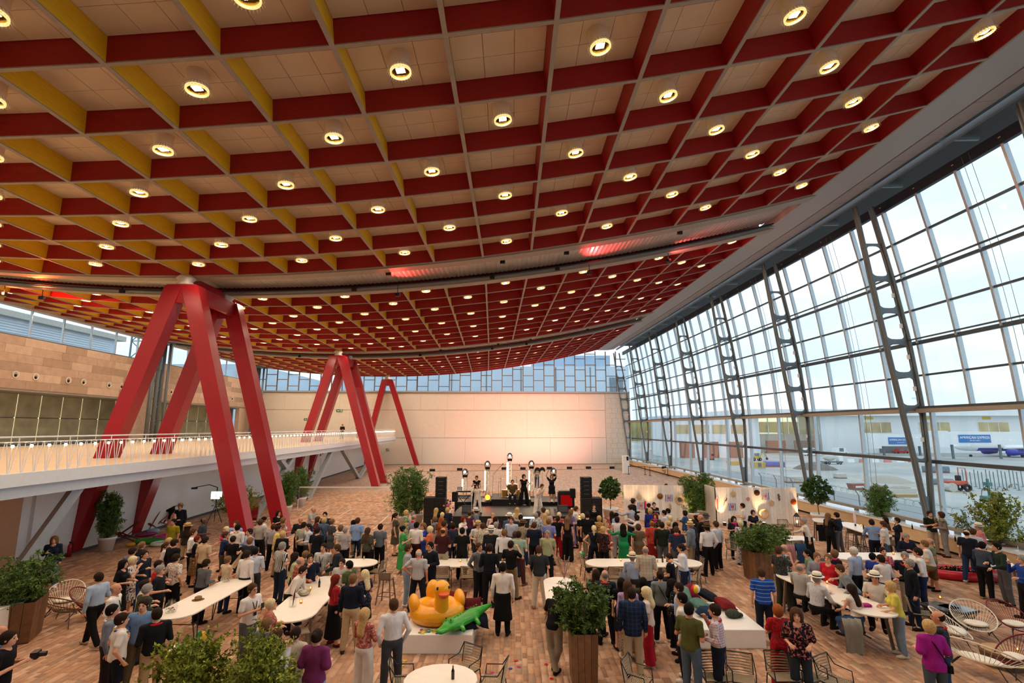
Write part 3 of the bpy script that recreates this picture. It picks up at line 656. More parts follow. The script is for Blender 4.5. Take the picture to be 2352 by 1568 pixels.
# jet bridges with adverts
m_ltw=M('white_lettering','f2f4f5',.6,0,.01)
for n_,(xp,yp,wd,hd,yy,lab)in enumerate(((2068,1012,7.8,3.0,168,'white jet bridge with a blue advert, partly behind the steel column'),(2238,1007,9.2,3.0,150,'white jet bridge with a blue advert above the parked blue airliner'))):
    d=ray(xp,yp);kk=yy/d[1];cx,cz=d[0]*kk,_H+d[2]*kk
    jb=thing('jet_bridge',lab,'jet bridge',(cx,yy,0));bm=B();bm.box((-wd*.9,0,cz-1.7),(wd*1.5,3.2,cz+1.9));bm.build('tunnel',m_bw,jb)
    bm=B();bm.box((-wd/2,-.15,cz-1.1),(wd/2,-.02,cz+1.1));bn=bm.build('banner',M('advert_blue','2f74b5',.5),jb)
    text_on(bn,'AMERICAN EXPRESS',(0,-.17,cz+.3),wd*.104,m_ltw);text_on(bn,'do more with it',(0,-.17,cz-.55),wd*.05,m_ltw)
    for q in(-.6,.9):bm=B();bm.tube([(wd*q,1.5,GZ0),(wd*q,1.5,cz-1.6)],.35,8);bm.build('support',m_gsteel,jb)
    bm=B();bm.box((-wd*1.25,-.6,cz-2.4),(-wd*.85,3.8,cz+2.2));bm.build('cab',m_bw,jb)
# airliners
def airliner(loc,rz,sc_,body,tailm,engm,label,txt=None,half=None):
    root=thing('airliner',label,'aeroplane',loc,rz);root.scale=(sc_,)*3
    n=14;st=[(-18.6,.05,3.6),(-18.2,.7,3.55),(-17,1.35,3.65),(-15,1.8,3.8),(-12,1.95,3.9),(8,1.95,3.9),(12,1.7,4.15),(16,1.0,4.6),(19,.3,5.0)]
    bm=B();bm.loft([[(x,r*math.cos(2*PI*i/n),z+r*math.sin(2*PI*i/n))for i in range(n)]for x,r,z in st],True)
    if half:
        for fi,f_ in enumerate(bm.f):
            cx_=sum(bm.v[i][0]for i in f_)/len(f_);cz_=sum(bm.v[i][2]for i in f_)/len(f_)
            if cz_<3.1+max(0,(cx_+3))*.12 and cx_>-9:bm.mi[fi]=1
    bm.build('fuselage',[body,half or body],root,True)
    bm=B();bm.loft([[(12.5,y,5.6),(18.5,y,5.9),(20,y,11.2),(17.6,y,11.2)]for y in(-.15,.15)],True);bm.build('tail_fin',tailm,root)
    for s_ in(-1,1):
        bm=B();bm.loft([[(-4,s_*1.6,2.7),(3,s_*1.6,2.7),(3,s_*1.6,3.1),(-4,s_*1.6,3.1)],[(5.5,s_*16.5,4.3),(7.2,s_*16.5,4.3),(7.2,s_*16.5,4.4),(5.5,s_*16.5,4.4)]],True);bm.build('wing',body,root)
        bm=B();bm.loft([[(x,s_*5+r*math.cos(2*PI*i/12),1.75+r*math.sin(2*PI*i/12))for i in range(12)]for x,r in((-5.6,.8),(-5.2,1.05),(-3.5,1.1),(-1,.8))],True);bm.build('engine',engm,root,True)
        bm=B();bm.loft([[(15.5,s_*.7,5.0),(18.6,s_*.7,5.0),(18.6,s_*.7,5.2),(15.5,s_*.7,5.2)],[(19,s_*6.5,5.6),(20.2,s_*6.5,5.6),(20.2,s_*6.5,5.7),(19,s_*6.5,5.7)]],True);bm.build('tailplane',body,root)
        bm=B();bm.lathe([(.5,-.2),(.5,.2)],10);bm.xform(lambda p:Vector((p.x+1,s_*2.6+p.z,.5+p.y)));bm.build('wheel',m_black,root)
    bm=B();bm.lathe([(.4,-.25),(.4,.25)],10);bm.xform(lambda p:Vector((p.x-13.5,p.z,.4+p.y)));bm.build('wheel',m_black,root)
    bm=B()
    for i in range(38):x=-12.5+i*.62;bm.box((x,-1.97,4.15),(x+.26,-1.9,4.55))
    bm.box((-17.4,-1.16,4.1),(-16.5,-1.05,4.5));bm.build('cabin_windows',m_bgl,root)
    for x in(-14.2,9.5):bm=B();bm.box((x,-1.99,3.3),(x+.8,-1.88,5.0));bm.build('cabin_door',m_bw,root)
    if txt:text_on(root,txt,(-8.4,-2.02,5.05),1.5,M('navy_lettering','2c3f86',.5))
m_pw=M('aircraft_white','eef1f4',.3);m_pb=M('aircraft_blue','2c3aa0',.3);m_pr=M('aircraft_red','c03a3a',.35)
p=gp(2300,1049);airliner((p.x+3.5,p.y,GZ0),R(-4),.9,m_pw,m_pb,m_pb,'white and royal blue airliner parked on the apron','Blue Air',m_pb)
airliner((158,330,GZ0+1),R(180),.8,m_pw,m_pr,m_pw,'white airliner with a red tail, added in place of a reflection in the pier glazing')  # added behind the pier to imitate an aircraft mirrored in its glass
bm=B();bm.box((60,345,GZ0),(200,348,9));bm.build('tree_belt',M('olive_tree_belt','9a8f52',.9,0,.4,.1),kind='structure',label='hazy yellow-green tree belt beyond the airfield',cat='trees')
# cars and works plant
def car(x,y,col,label,L_=4.2,h=1.5,rz=0.,van=False):
    p=gp(x,y);root=thing('van' if van else 'car',label,'van' if van else 'car',(p.x,p.y,GZ0),rz,'vehicles on the apron');mt=M('car_'+col,col,.3)
    bm=B();w2=.85
    pr=[(-L_/2,.3),(-L_/2,.8),(-L_*.42,h),(L_*.30,h),(L_*.42,.95),(L_/2,.85),(L_/2,.3)]if van else[(-L_/2,.3),(-L_/2,.85),(-L_*.36,.92),(-L_*.22,h),(L_*.12,h),(L_*.28,.9),(L_/2,.78),(L_/2,.3)]
    bm.loft([[(a_,y_,z_)for a_,z_ in pr]for y_ in(-w2,w2)],True);bm.build('body',mt,root)
    bm=B();bm.box((-L_*.2,-w2-.01,.95),(L_*.14,w2+.01,h-.12));bm.build('window',m_bgl,root)
    for sx_ in(-.32,.32):
        for sy_ in(-1,1):bm=B();bm.lathe([(.32,-.1),(.32,.1)],10);bm.xform(lambda q:Vector((q.x+sx_*L_,sy_*.8+q.z,.32+q.y)));bm.build('wheel',m_black,root)
car(2012,1034,'f0f2f3','small white car parked below the first blue advert');car(2040,1034,'e4e8ea','white car parked beside another white car');car(2070,1041,'b8322f','red pickup parked by the steel column',5,1.7)
car(1985,1036,'e9ecee','white van with blue side panel on the apron',5.2,2.3,0,True);car(1930,1043,'f2f2f2','white van standing by the concrete mixer',5,2.2,.2,True);car(1865,1046,'eef0f0','white van parked before the annex',5.2,2.4,0,True);car(1505,1035,'d8dcde','pale car by the far glass corner',4.2,1.5,.4)
def blk(name,label,cat,x,y,size,mats,parts):
    p=gp(x,y);root=thing(name,label,cat,(p.x,p.y,GZ0),rng.uniform(-.1,.1));root.scale=(size*math.hypot(p.x,p.y)/1176,)*3
    for nm,mt,fn in parts:b_=B();fn(b_);b_.build(nm,mt,root)
    return root
m_rust=M('rust_red_steel','8c5a50',.7,0,.2);m_blue=M('blue_tarp','4a63b0',.6,0,.2,2);m_yel=M('digger_yellow','c2a24c',.5,0,.1);m_conc=M('pale_concrete','c2bfb6',.85,0,.1);m_sand=M('grey_sand','a7a094',.95,0,.15);m_orange=M('works_orange','c0563a',.5)
def skip(lx,ly,h):return lambda b_:b_.loft([[(-lx/2+.4,-ly/2,0),(lx/2-.4,-ly/2,0),(lx/2-.4,ly/2,0),(-lx/2+.4,ly/2,0)],[(-lx/2,-ly/2,h),(lx/2,-ly/2,h),(lx/2,ly/2,h),(-lx/2,ly/2,h)]],True)
def mound(r,h):return lambda b_:b_.lathe([(r,0),(r*.8,h*.35),(r*.45,h*.8),(r*.12,h)],14)
blk('skip','rust red waste skip with pale lettering near the potted tree','skip',1972,1124,6.800,0,[('tub',m_rust,skip(5,2.2,1.5)),('rim',m_rust,lambda b_:b_.box((-2.6,-1.2,1.5),(2.6,1.2,1.62))),('painted_band',m_bw,lambda b_:b_.box((-1.6,-1.12,.6),(1.2,-1.08,1.1)))])
blk('skip','rust red skip with white painted marks in the gravel yard','skip',2013,1130,7.391,0,[('tub',m_rust,skip(4.6,2.2,1.4)),('rim',m_rust,lambda b_:b_.box((-2.4,-1.2,1.4),(2.4,1.2,1.5)))])
blk('skip','long pale skip heaped with rubble','skip',2066,1133,6.0,0,[('tub',m_conc,skip(9,3,1.5)),('rubble',m_sand,lambda b_:b_.ell((0,0,1.4),(4,1.4,.9)))])
blk('timber_stack','stack of pale timber boards on the apron','timber',2078,1141,6.333,0,[('boards',M('raw_timber','b59a72',.8),lambda b_:[b_.box((-3,-1.2,i*.3),(3,1.2,i*.3+.24))for i in range(3)])])
blk('gravel_heap','grey heap of gravel in the works yard','gravel',2038,1106,5.000,0,[('heap',m_sand,mound(8,2.2))])
blk('gravel_heap','dark heap of sand by the white van','gravel',1872,1077,5.571,0,[('heap',M('dark_sand','6c6862',.95,0,.2),mound(7,2.4))])
blk('container','yellow equipment container beside the blue tarpaulin','container',1741,1074,4.375,0,[('box',m_yel,skip(6.4,3,2.6)),('door',M('grey_hatch','70757a',.6),lambda b_:b_.box((-.8,-1.56,.6),(1.0,-1.5,2.2)))])
blk('tarpaulin_load','blue tarpaulin covered load next to the yellow container','tarpaulin',1778,1072,3.800,0,[('tarpaulin',m_blue,lambda b_:b_.bbox((-5,-2,.6),(5,2,2.8),.4)),('pallet',m_rust,lambda b_:b_.box((-4.8,-1.9,0),(4.8,1.9,.6)))])
blk('digger','yellow backhoe digger on the works site','digger',1738,1058,4.167,0,[('body',m_yel,lambda b_:b_.bbox((-2,-1.1,1),(1.8,1.1,2.4),.2)),('cab',m_bgl,lambda b_:b_.bbox((-.6,-.9,2.4),(1.1,.9,3.7),.2)),('boom',m_yel,lambda b_:(b_.bar((1.6,0,2),(3.6,0,4.2),.4,.4),b_.bar((3.6,0,4.2),(5,0,1.6),.35,.35))),('bucket',m_blackm,lambda b_:b_.bbox((4.5,-.6,.5),(5.4,.6,1.6),.2)),('wheel',m_black,lambda b_:[b_.torus((x_,y_,.8),.55,.28,14,6,0,Matrix.Rotation(R(90),3,'X'))for x_ in(-1.5,1.4)for y_ in(-1,1)])])
blk('excavator','orange excavator with black cab before the annex','excavator',1632,1056,3.250,0,[('body',m_orange,lambda b_:b_.bbox((-2,-1.2,1),(2,1.2,2.6),.2)),('cab',m_black,lambda b_:b_.bbox((.4,-1.1,2.4),(2,.2,3.9),.2)),('boom',m_orange,lambda b_:(b_.bar((1.5,.5,2),(4.5,.5,5),.4,.5),b_.bar((4.5,.5,5),(6,.5,2.2),.3,.4))),('track',m_black,lambda b_:[b_.bbox((-2,y_-.35,0),(2,y_+.35,1),.3)for y_ in(-1.1,1.1)])])
blk('container','yellow skip among rubble by the glass corner','container',1685,1068,4.194,0,[('box',m_yel,skip(6,2.6,1.8)),('lip',m_yel,lambda b_:b_.box((-3.1,-1.4,1.8),(3.1,1.4,1.95)))])
blk('mixer_truck','grey and white concrete truck near the sand heap','truck',1911,1066,4.634,0,[('chassis',m_gsteel,lambda b_:b_.box((-4,-1.1,.7),(4,1.1,1.3))),('cab',m_bw,lambda b_:b_.bbox((2.4,-1.15,1.2),(4.2,1.15,3.4),.2)),('drum',m_conc,lambda b_:b_.ell((-.9,0,2.7),(2.6,1.2,1.25),12,8)),('wheel',m_black,lambda b_:[b_.torus((x_,y_,.6),.38,.22,12,6,0,Matrix.Rotation(R(90),3,'X'))for x_ in(-3,-1.6,3)for y_ in(-1,1)])])
blk('road_roller','orange and white road roller standing in the yard','roller',2198,1128,13.333,0,[('drum',m_conc,lambda b_:(b_.lathe([(.55,-.7),(.55,.7)],16),b_.xform(lambda q:Vector((-.9+q.x,q.z,.55+q.y))))),('body',m_orange,lambda b_:b_.bbox((-1.2,-.6,.8),(1.2,.6,1.35),.15)),('seat',m_black,lambda b_:b_.bbox((.1,-.3,1.3),(.6,.3,2.0),.1)),('roll_bar',m_orange,lambda b_:b_.tube([(.9,-.6,1.2),(.9,-.6,2.9),(.9,.6,2.9),(.9,.6,1.2)],.06,6)),('wheel',m_black,lambda b_:[b_.torus((.9,y_,.5),.33,.18,12,6,0,Matrix.Rotation(R(90),3,'X'))for y_ in(-.6,.6)])])
for i,(x,y,lab)in enumerate(((1930,1098,'white bulk bag standing alone on the apron'),(1822,1108,'pallet of grey pipes with white tarpaulin near the tree'),(2150,1085,'stack of grey pallets beside the orange roller'),(2160,1112,'dark steel formwork stacked behind the roller'))):
    blk('bulk_bag' if i==0 else 'pallet_stack',lab,'bag' if i==0 else 'pallets',x,y,(6,8,7,6)[i],0,[('load',m_conc if i<2 else M('grey_formwork','77858c',.7,0,.2),lambda b_:b_.bbox((-1.6-i*.5,-1.2,.25),(1.6+i*.5,1.2,1.6),.2)),('pallet',m_rust,lambda b_:b_.box((-1.5-i*.5,-1.1,0),(1.5+i*.5,1.1,.25)))])
bb_=B();bb_.loft([[(-.95,-.3,0),(.95,-.3,0),(.95,.3,0),(-.95,.3,0)],[(-.95,-.22,.3),(.95,-.22,.3),(.95,.22,.3),(-.95,.22,.3)],[(-.93,-.1,.85),(.93,-.1,.85),(.93,.1,.85),(-.93,.1,.85)]],True)
bar_w=bb_.mesh('barrier',m_bw);bar_r=bb_.mesh('barrier_red',M('barrier_red','c9867e',.7))
for i in range(12):
    p=gp(2080,1150);x0=p.x-2+i*2.1;link('barrier',bar_w if i%3 else bar_r,None,'low %s plastic works barrier, %s in the row outside the glass'%('white' if i%3 else 'pink',ORD[i]),'barrier','works barriers',loc=(x0,31.5+i*-.55,GZ0),rz=R(-15))
for i in range(8):
    p=gp(1960,1062);link('barrier',bar_r if i%2 else bar_w,None,'%s barrier on the apron before the vans, %s in line'%('pink' if i%2 else 'white',ORD[i]),'barrier','apron barriers',loc=(p.x+i*3.2,p.y+1,GZ0),rz=.1)
# wire fence along the apron edge
fn=thing('wire_fence','thin wire mesh fence with barbed wire outside the glass','fence',(0,0,0))
for i in range(13):
    y=24+i*4;bm=B();bm.tube([(34,y,GZ0),(34,y,GZ0+2.4),(33.7,y,GZ0+2.9)],.05,6);bm.build('post',m_gsteel,fn)
for z in(.4,.9,1.4,1.9,2.4,2.85):bm=B();bm.tube([(34,24,GZ0+z),(34,72,GZ0+z)],.015,4);bm.build('wire',m_gsteel,fn)
bm=B();bm.tube([(33.85+.25*math.cos(i*1.05),24+i*.16,GZ0+2.75+.25*math.sin(i*1.05))for i in range(300)],.012,4);bm.build('razor_wire',m_gsteel,fn)
# drilling rig, teal
blk('drilling_rig','teal green drilling rig in the yard near the yellow-green shrub','drilling rig',2275,1152,8.000,0,[('mast',M('teal_paint','46756f',.5),lambda b_:(b_.bar((0,0,.8),(0,0,4.6),.35,.35),b_.box((-.5,-.5,3.2),(.5,.5,3.9)))),('base',M('teal_paint','46756f',.5),lambda b_:b_.bbox((-1.6,-.8,.4),(2.2,.8,1.2),.15)),('hose',m_blackm,lambda b_:b_.tube([(-.3,0,3.2),(-1.5,0,2.4),(-1.8,0,1.2),(-.8,0,.9)],.06,6)),('track',m_black,lambda b_:[b_.bbox((-1.6,y_-.25,0),(2,y_+.25,.5),.15)for y_ in(-.7,.7)])])
for i in range(16):
    p=gp(2215+i*9,1118+(i%3)*4);bm=B();bm.tube([(0,0,0),(0,0,2.6)],.06,5);bm.lathe([(.25,0),(.25,.06)],8);bm.build('fence_post',m_gsteel,None,label='slim grey steel post in the stored bundle, %s from the roller'%ORD[i],cat='post',group='stored fence posts',loc=(p.x,p.y,GZ0))
# light masts
for n_,(x,yt)in enumerate(((1905,975),(2120,915))):
    p=gp(x,1028);bm=B();bm.tube([(0,0,0),(0,0,22-8*(n_==0))],[.35,.2],8);root=thing('light_mast','tall white floodlight mast on the apron, %s'%('before the amber windows' if n_==0 else 'with lamps above the roof line'),'mast',(p.x,p.y,GZ0));bm.build('pole',m_bw,root)
    bm=B();bm.box((-2,-.3,21.6-8*(n_==0)),(2,.3,22.2-8*(n_==0)));bm.build('lamp_head',m_bw,root)
# buildings seen through the far and the clerestory windows
fb=thing('office_building','pale blue panelled building behind the far window band','building',(0,0,0))
bm=B();bm.box((-40,118,GZ0),(27,140,19.4));bm.build('wall',m_bw2,fb)
for i in range(8):bm=B();bm.box((-38+i*8,117.9,9),(-37.8+i*8,118,19.2));bm.build('panel_joint',m_mull,fb)
bm=B();bm.box((22.5,117.8,13.6),(25.6,118.1,16.8));bm.build('window',m_bgl,fb)
bm=B();bm.box((6,140,GZ0),(27,160,25));bm.build('upper_block',M('blue_grey_block','9fb4c8',.6,0,.15,.2),fb)
cb=thing('plant_building','white louvred building outside the clerestory window','building',(0,0,0))
bm=B();bm.box((-75,20,GZ0),(-58,74,18));bm.build('wall',m_bw2,cb)
bm=B();bm.box((-76,19,18),(-57.3,75,18.7));bm.build('parapet',m_conc,cb)
for i in range(12):bm=B();bm.box((-58,22,14.2+i*.3),(-57.9,73,14.3+i*.3));bm.build('louvre',m_bw,cb)
tw=thing('lattice_tower','grey steel lattice tower outside the clerestory window','tower',(-62,86,GZ0))
for sx_ in(-1.6,1.6):
    for sy_ in(-1.6,1.6):bm=B();bm.tube([(sx_,sy_,0),(sx_,sy_,26)],.14,6);bm.build('leg',m_gsteel,tw)
for i in range(9):
    for(p0,p1)in(((-1.6,-1.6),(1.6,-1.6)),((1.6,-1.6),(1.6,1.6))):
        z=i*2.9;bm=B();bm.tube([(*p0,z),(*p1,z+2.9)],.08,5);bm.tube([(*p1,z),(*p0,z+2.9)],.08,5);bm.tube([(*p0,z),(*p1,z)],.08,5);bm.build('bracing',m_gsteel,tw)
bm=B();bm.box((-66,94,GZ0),(-48,130,17));bm.build('service_block',m_bw2,None,label='pale service block beyond the lattice tower',cat='building')
# ================================================================ PEOPLE: bodies and clothes grown from distance fields
class SDF:
    """distance field on a rectilinear grid, polygonised with surface nets"""
    def __init__(s,lo,hi,h,fine=None,hf=None):
        def axis(i):
            if fine is None:return np.arange(lo[i],hi[i]+h,h)
            a,b=fine[0][i],fine[1][i];p=[lo[i]]
            while p[-1]<hi[i]:p.append(p[-1]+(hf if a-hf<=p[-1]<=b else h))
            return np.array(p)
        s.ax=[axis(i)for i in range(3)];s.D=np.full([len(a)for a in s.ax],.3,np.float32);s.pad=2.2*h
    def _sub(s,lo,hi,pad):
        sl=tuple(slice(max(0,int(np.searchsorted(s.ax[i],lo[i]-pad))),int(np.searchsorted(s.ax[i],hi[i]+pad))+1)for i in range(3))
        X=s.ax[0][sl[0]][:,None,None];Y=s.ax[1][sl[1]][None,:,None];Z=s.ax[2][sl[2]][None,None,:]
        return sl,X,Y,Z
    def _join(s,sl,d,k,cut=False):
        q=s.D[sl]
        if cut:s.D[sl]=np.maximum(q,-d);return
        if k>0:
            h=np.clip(.5+.5*(q-d)/k,0,1);s.D[sl]=q+(d-q)*h-k*h*(1-h)
        else:s.D[sl]=np.minimum(q,d)
    def cone(s,a,b,ra,rb,k=.03,sq=None):
        a,b=np.array(a,float),np.array(b,float);r=max(ra,rb);lo,hi=np.minimum(a,b)-r,np.maximum(a,b)+r
        sl,X,Y,Z=s._sub(lo,hi,s.pad+k);v=b-a;L=float(v@v)+1e-9
        t=np.clip(((X-a[0])*v[0]+(Y-a[1])*v[1]+(Z-a[2])*v[2])/L,0,1)
        sx,sy,sz=sq or(1,1,1)
        d=np.sqrt(((X-a[0]-t*v[0])/sx)**2+((Y-a[1]-t*v[1])/sy)**2+((Z-a[2]-t*v[2])/sz)**2)-(ra+(rb-ra)*t)
        s._join(sl,d,k)
    def ell(s,c,r,k=.03,rot=None,cut=False):
        R_=max(r);sl,X,Y,Z=s._sub(np.array(c)-R_,np.array(c)+R_,s.pad+k);x,y,z=X-c[0],Y-c[1],Z-c[2]
        if rot is not None:
            m=np.array(rot.transposed());x,y,z=m[0,0]*x+m[0,1]*y+m[0,2]*z,m[1,0]*x+m[1,1]*y+m[1,2]*z,m[2,0]*x+m[2,1]*y+m[2,2]*z
        k0=np.sqrt((x/r[0])**2+(y/r[1])**2+(z/r[2])**2);k1=np.sqrt((x/r[0]**2)**2+(y/r[1]**2)**2+(z/r[2]**2)**2)+1e-6
        s._join(sl,k0*(k0-1)/k1,k,cut)
    def below(s,p,n):
        """keep the half space (x-p).n < 0"""
        X,Y,Z=s.ax[0][:,None,None],s.ax[1][None,:,None],s.ax[2][None,None,:];n=np.array(n,float);n/=np.linalg.norm(n)
        s.D=np.maximum(s.D,((X-p[0])*n[0]+(Y-p[1])*n[1]+(Z-p[2])*n[2]).astype(np.float32))
    def polys(s):
        D=s.D;D[0]=D[-1]=.3;D[:,0]=D[:,-1]=.3;D[:,:,0]=D[:,:,-1]=.3
        S=D<0;nx,ny,nz=D.shape
        cnt=np.zeros((nx-1,ny-1,nz-1),np.int8)
        for i in(0,1):
            for j in(0,1):
                for l in(0,1):cnt+=S[i:nx-1+i,j:ny-1+j,l:nz-1+l]
        act=np.argwhere((cnt>0)&(cnt<8))
        if not len(act):return np.zeros((0,3)),np.zeros((0,4),int)
        idx=-np.ones(cnt.shape,np.int64);idx[tuple(act.T)]=np.arange(len(act))
        acc=np.zeros((len(act),3));n=np.zeros(len(act))
        cor=np.array([(i,j,l)for i in(0,1)for j in(0,1)for l in(0,1)])
        for p in range(8):
            for q in range(p+1,8):
                df=cor[q]-cor[p]
                if abs(df).sum()!=1:continue
                A=act+cor[p];Bq=act+cor[q];da=D[tuple(A.T)];db=D[tuple(Bq.T)];m=(da<0)!=(db<0)
                if not m.any():continue
                t=da[m]/(da[m]-db[m]);pa=np.stack([s.ax[i][A[m][:,i]]for i in range(3)],1);pb=np.stack([s.ax[i][Bq[m][:,i]]for i in range(3)],1)
                acc[m]+=pa+(pb-pa)*t[:,None];n[m]+=1
        V=acc/n[:,None];F=[]
        for ax in range(3):
            o=[(0,0,0)]*4;u,w_=[(1,2),(2,0),(0,1)][ax]
            sl0=[slice(None)]*3;sl1=[slice(None)]*3;sl0[ax]=slice(0,-1);sl1[ax]=slice(1,None)
            a,b=S[tuple(sl0)],S[tuple(sl1)];e=np.argwhere(a!=b);sg=a[tuple(e.T)]
            du=np.zeros(3,int);du[u]=1;dw=np.zeros(3,int);dw[w_]=1
            q=np.stack([idx[tuple((e-du-dw).T)],idx[tuple((e-dw).T)],idx[tuple(e.T)],idx[tuple((e-du).T)]],1)
            q[~sg]=q[~sg][:,::-1];F.append(q)
        return V,np.concatenate(F)
def sdf_mesh(parts,name,mats,extra=None):
    """parts: list of (V, F, material index)"""
    Vs,Fs,mi,o=[],[],[],0
    for V,F,m in parts:
        Vs.append(V);Fs.append(F+o);mi+=[m]*len(F);o+=len(V)
    V=np.concatenate(Vs);F=np.concatenate(Fs);nv,nf=len(V),len(F);nl=nf*4
    ev,ef,em=extra if extra else([],[],[])
    tot=[len(f)for f in ef]
    me=bpy.data.meshes.new(name);me.vertices.add(nv+len(ev));me.vertices.foreach_set('co',np.concatenate([V.reshape(-1),np.array(ev,float).reshape(-1)]))
    li=np.concatenate([F.reshape(-1),np.array([i+nv for f in ef for i in f],np.int64)]).astype(np.int32);me.loops.add(len(li));me.loops.foreach_set('vertex_index',li)
    me.polygons.add(nf+len(ef));st=np.concatenate([np.arange(nf)*4,nl+np.concatenate([[0],np.cumsum(tot)[:-1]])if tot else[]]).astype(np.int32);me.polygons.foreach_set('loop_start',st)
    me.polygons.foreach_set('material_index',np.array(mi+list(em),np.int32));me.polygons.foreach_set('use_smooth',np.ones(nf+len(ef),bool))
    for m in mats:me.materials.append(m)
    me.update(calc_edges=True);return me
# ---- arms: (elbow offset from the shoulder, wrist offset from the shoulder) for side s (+1 = right hand)
ARM={
 'down':lambda s:((s*.055,-.025,-.285),(s*.06,.03,-.53)),
 'hold':lambda s:((s*.07,-.01,-.27),(-s*.05,.245,-.17)),
 'bent':lambda s:((s*.06,-.03,-.28),(-s*.01,.22,-.27)),
 'phone':lambda s:((s*.07,.02,-.27),(-s*.13,.26,-.16)),
 'face':lambda s:((s*.06,.14,-.23),(-s*.11,.2,.02)),
 'drink':lambda s:((s*.12,.15,-.2),(-s*.07,.25,.06)),
 'hip':lambda s:((s*.21,-.09,-.21),(s*.03,.0,-.39)),
 'pocket':lambda s:((s*.1,-.08,-.27),(s*.035,.06,-.5)),
 'cross':lambda s:((s*.07,.05,-.27),(-s*.19,.2,-.2+s*.02)),
 'up':lambda s:((s*.14,.05,.24),(s*.05,.08,.49)),
 'out':lambda s:((s*.22,.14,-.08),(s*.34,.36,.04)),
 'table':lambda s:((s*.09,.12,-.25),(-s*.01,.33,-.33)),
 'lap':lambda s:((s*.06,.03,-.28),(-s*.05,.26,-.36)),
 'back':lambda s:((s*.08,-.12,-.26),(-s*.12,-.17,-.42)),
 'head':lambda s:((s*.3,.03,.05),(s*.0,.07,.24)),
 'reach':lambda s:((s*.06,.2,-.2),(s*.02,.46,-.2)),
}
LEG={  # per side: knee, ankle, toe direction (relative to a hip at height HZ, feet at the ground)
 'stand':lambda s:((s*.105,.015,.49),(s*.115,-.02,.085),(s*.2,1)),
 'relax':lambda s:((s*.12,.03 if s>0 else.0,.49),(s*.15,.06 if s>0 else-.03,.085),(s*.4,1)),
 'wide':lambda s:((s*.16,.01,.48),(s*.22,-.02,.085),(s*.3,1)),
 'walk':lambda s:((s*.1,.16*s+.06,.5),(s*.09,.3*s,.10 if s>0 else.14),(s*.1,1)),
 'crossl':lambda s:((s*.09,.03,.49),(-s*.06,.02+.08*s,.085),(-s*.1,1)),
}
def pose_joints(P,sex):
    """P = (leg, left arm, right arm, lean degrees)"""
    leg,la,ra,lean=P;f=sex=='f';J={}
    sit=leg in('chair','stool')
    hz={'chair':.52,'stool':.82}.get(leg,.92);J['hz']=hz;J['hip']={};J['knee']={};J['ank']={};J['toe']={}
    for s in(-1,1):
        J['hip'][s]=(s*.095,0,hz)
        if leg=='chair':J['knee'][s]=(s*.12,.42,hz-.03);J['ank'][s]=(s*.12,.40,.085);td=(s*.15,1)
        elif leg=='stool':J['knee'][s]=(s*.13,.38,hz-.12);J['ank'][s]=(s*.12,.3,.40);td=(s*.15,1)
        else:k_,a_,td=LEG[leg](s);J['knee'][s]=k_;J['ank'][s]=a_
        n=math.hypot(*td);a_=J['ank'][s];J['toe'][s]=(a_[0]+td[0]/n*.155,a_[1]+td[1]/n*.155,a_[2]-.055)
    Rx=Matrix.Rotation(-R(lean),3,'X');J['R']=Rx;piv=Vector((0,0,hz+.03))
    def up(x,y,z):return tuple(piv+Rx@Vector((x,y,z-.92-.03)))  # upper-body point given in standing coordinates
    J['up']=up;J['pel']=(0,-.005,hz+.045);J['abd']=up(0,0,1.12);J['che']=up(0,-.005,1.305);J['neck']=up(0,-.015,1.46);J['nt']=up(0,.0,1.55)
    hR=Matrix.Rotation(-R(lean*.5),3,'X');J['hR']=hR;nk=Vector(up(0,.005,1.53));J['hd']=lambda x,y,z:tuple(nk+hR@Vector((x,y,z-1.53)))
    sw=.165 if f else.19;J['sw']=sw;J['sh']={};J['el']={};J['wr']={};J['hand']={}
    for s,nm in((-1,la),(1,ra)):
        e,w_=ARM[nm](s);b=Vector((s*sw,-.01,1.425));J['sh'][s]=up(*b);J['el'][s]=up(*(b+Vector(e)));J['wr'][s]=up(*(b+Vector(w_)))
        d=(Vector(J['wr'][s])-Vector(J['el'][s])).normalized();J['hand'][s]=tuple(Vector(J['wr'][s])+d*.075)
    return J
def torso(S,J,f,off=0.,k=.05,low=True):
    Rx=J['R']
    if low:S.ell(J['pel'],((.168 if f else.16)+off,.118+off,.135+off),k)
    S.ell(J['abd'],((.122 if f else.148)+off,(.095 if f else.108)+off,.17+off),k,Rx);S.ell(J['che'],((.146 if f else.172)+off,.108+off,.185+off),k,Rx)
    if f:
        for s in(-1,1):S.ell(J['up'](s*.07,.085,1.285),(.062+off,.06+off,.062+off),.03,Rx)
    S.cone(J['sh'][-1],J['sh'][1],.054+off*.7,.054+off*.7,k)
def legs(S,J,off=0.,k=.04,to=1.,taper=0.):
    for s in(-1,1):
        S.cone(J['hip'][s],J['knee'][s],.088+off,.06+off+taper*.5,k)
        a,b=Vector(J['knee'][s]),Vector(J['ank'][s]);e=a+(b-a)*to;S.cone(J['knee'][s],tuple(e),.06+off+taper*.5,(.06+(.042-.06)*to)+off+taper,k)
_BODY={};m_skin=M('skin','d9a384',.55,0,.06,20);m_skind=M('skin_dark','5a3a2a',.5,0,.06,20);m_skinr=M('skin_flushed','c98a6a',.55,0,.06,20)
m_eye=M('eye_dark','201512',.2);m_lip=M('lips','a85a50',.5)
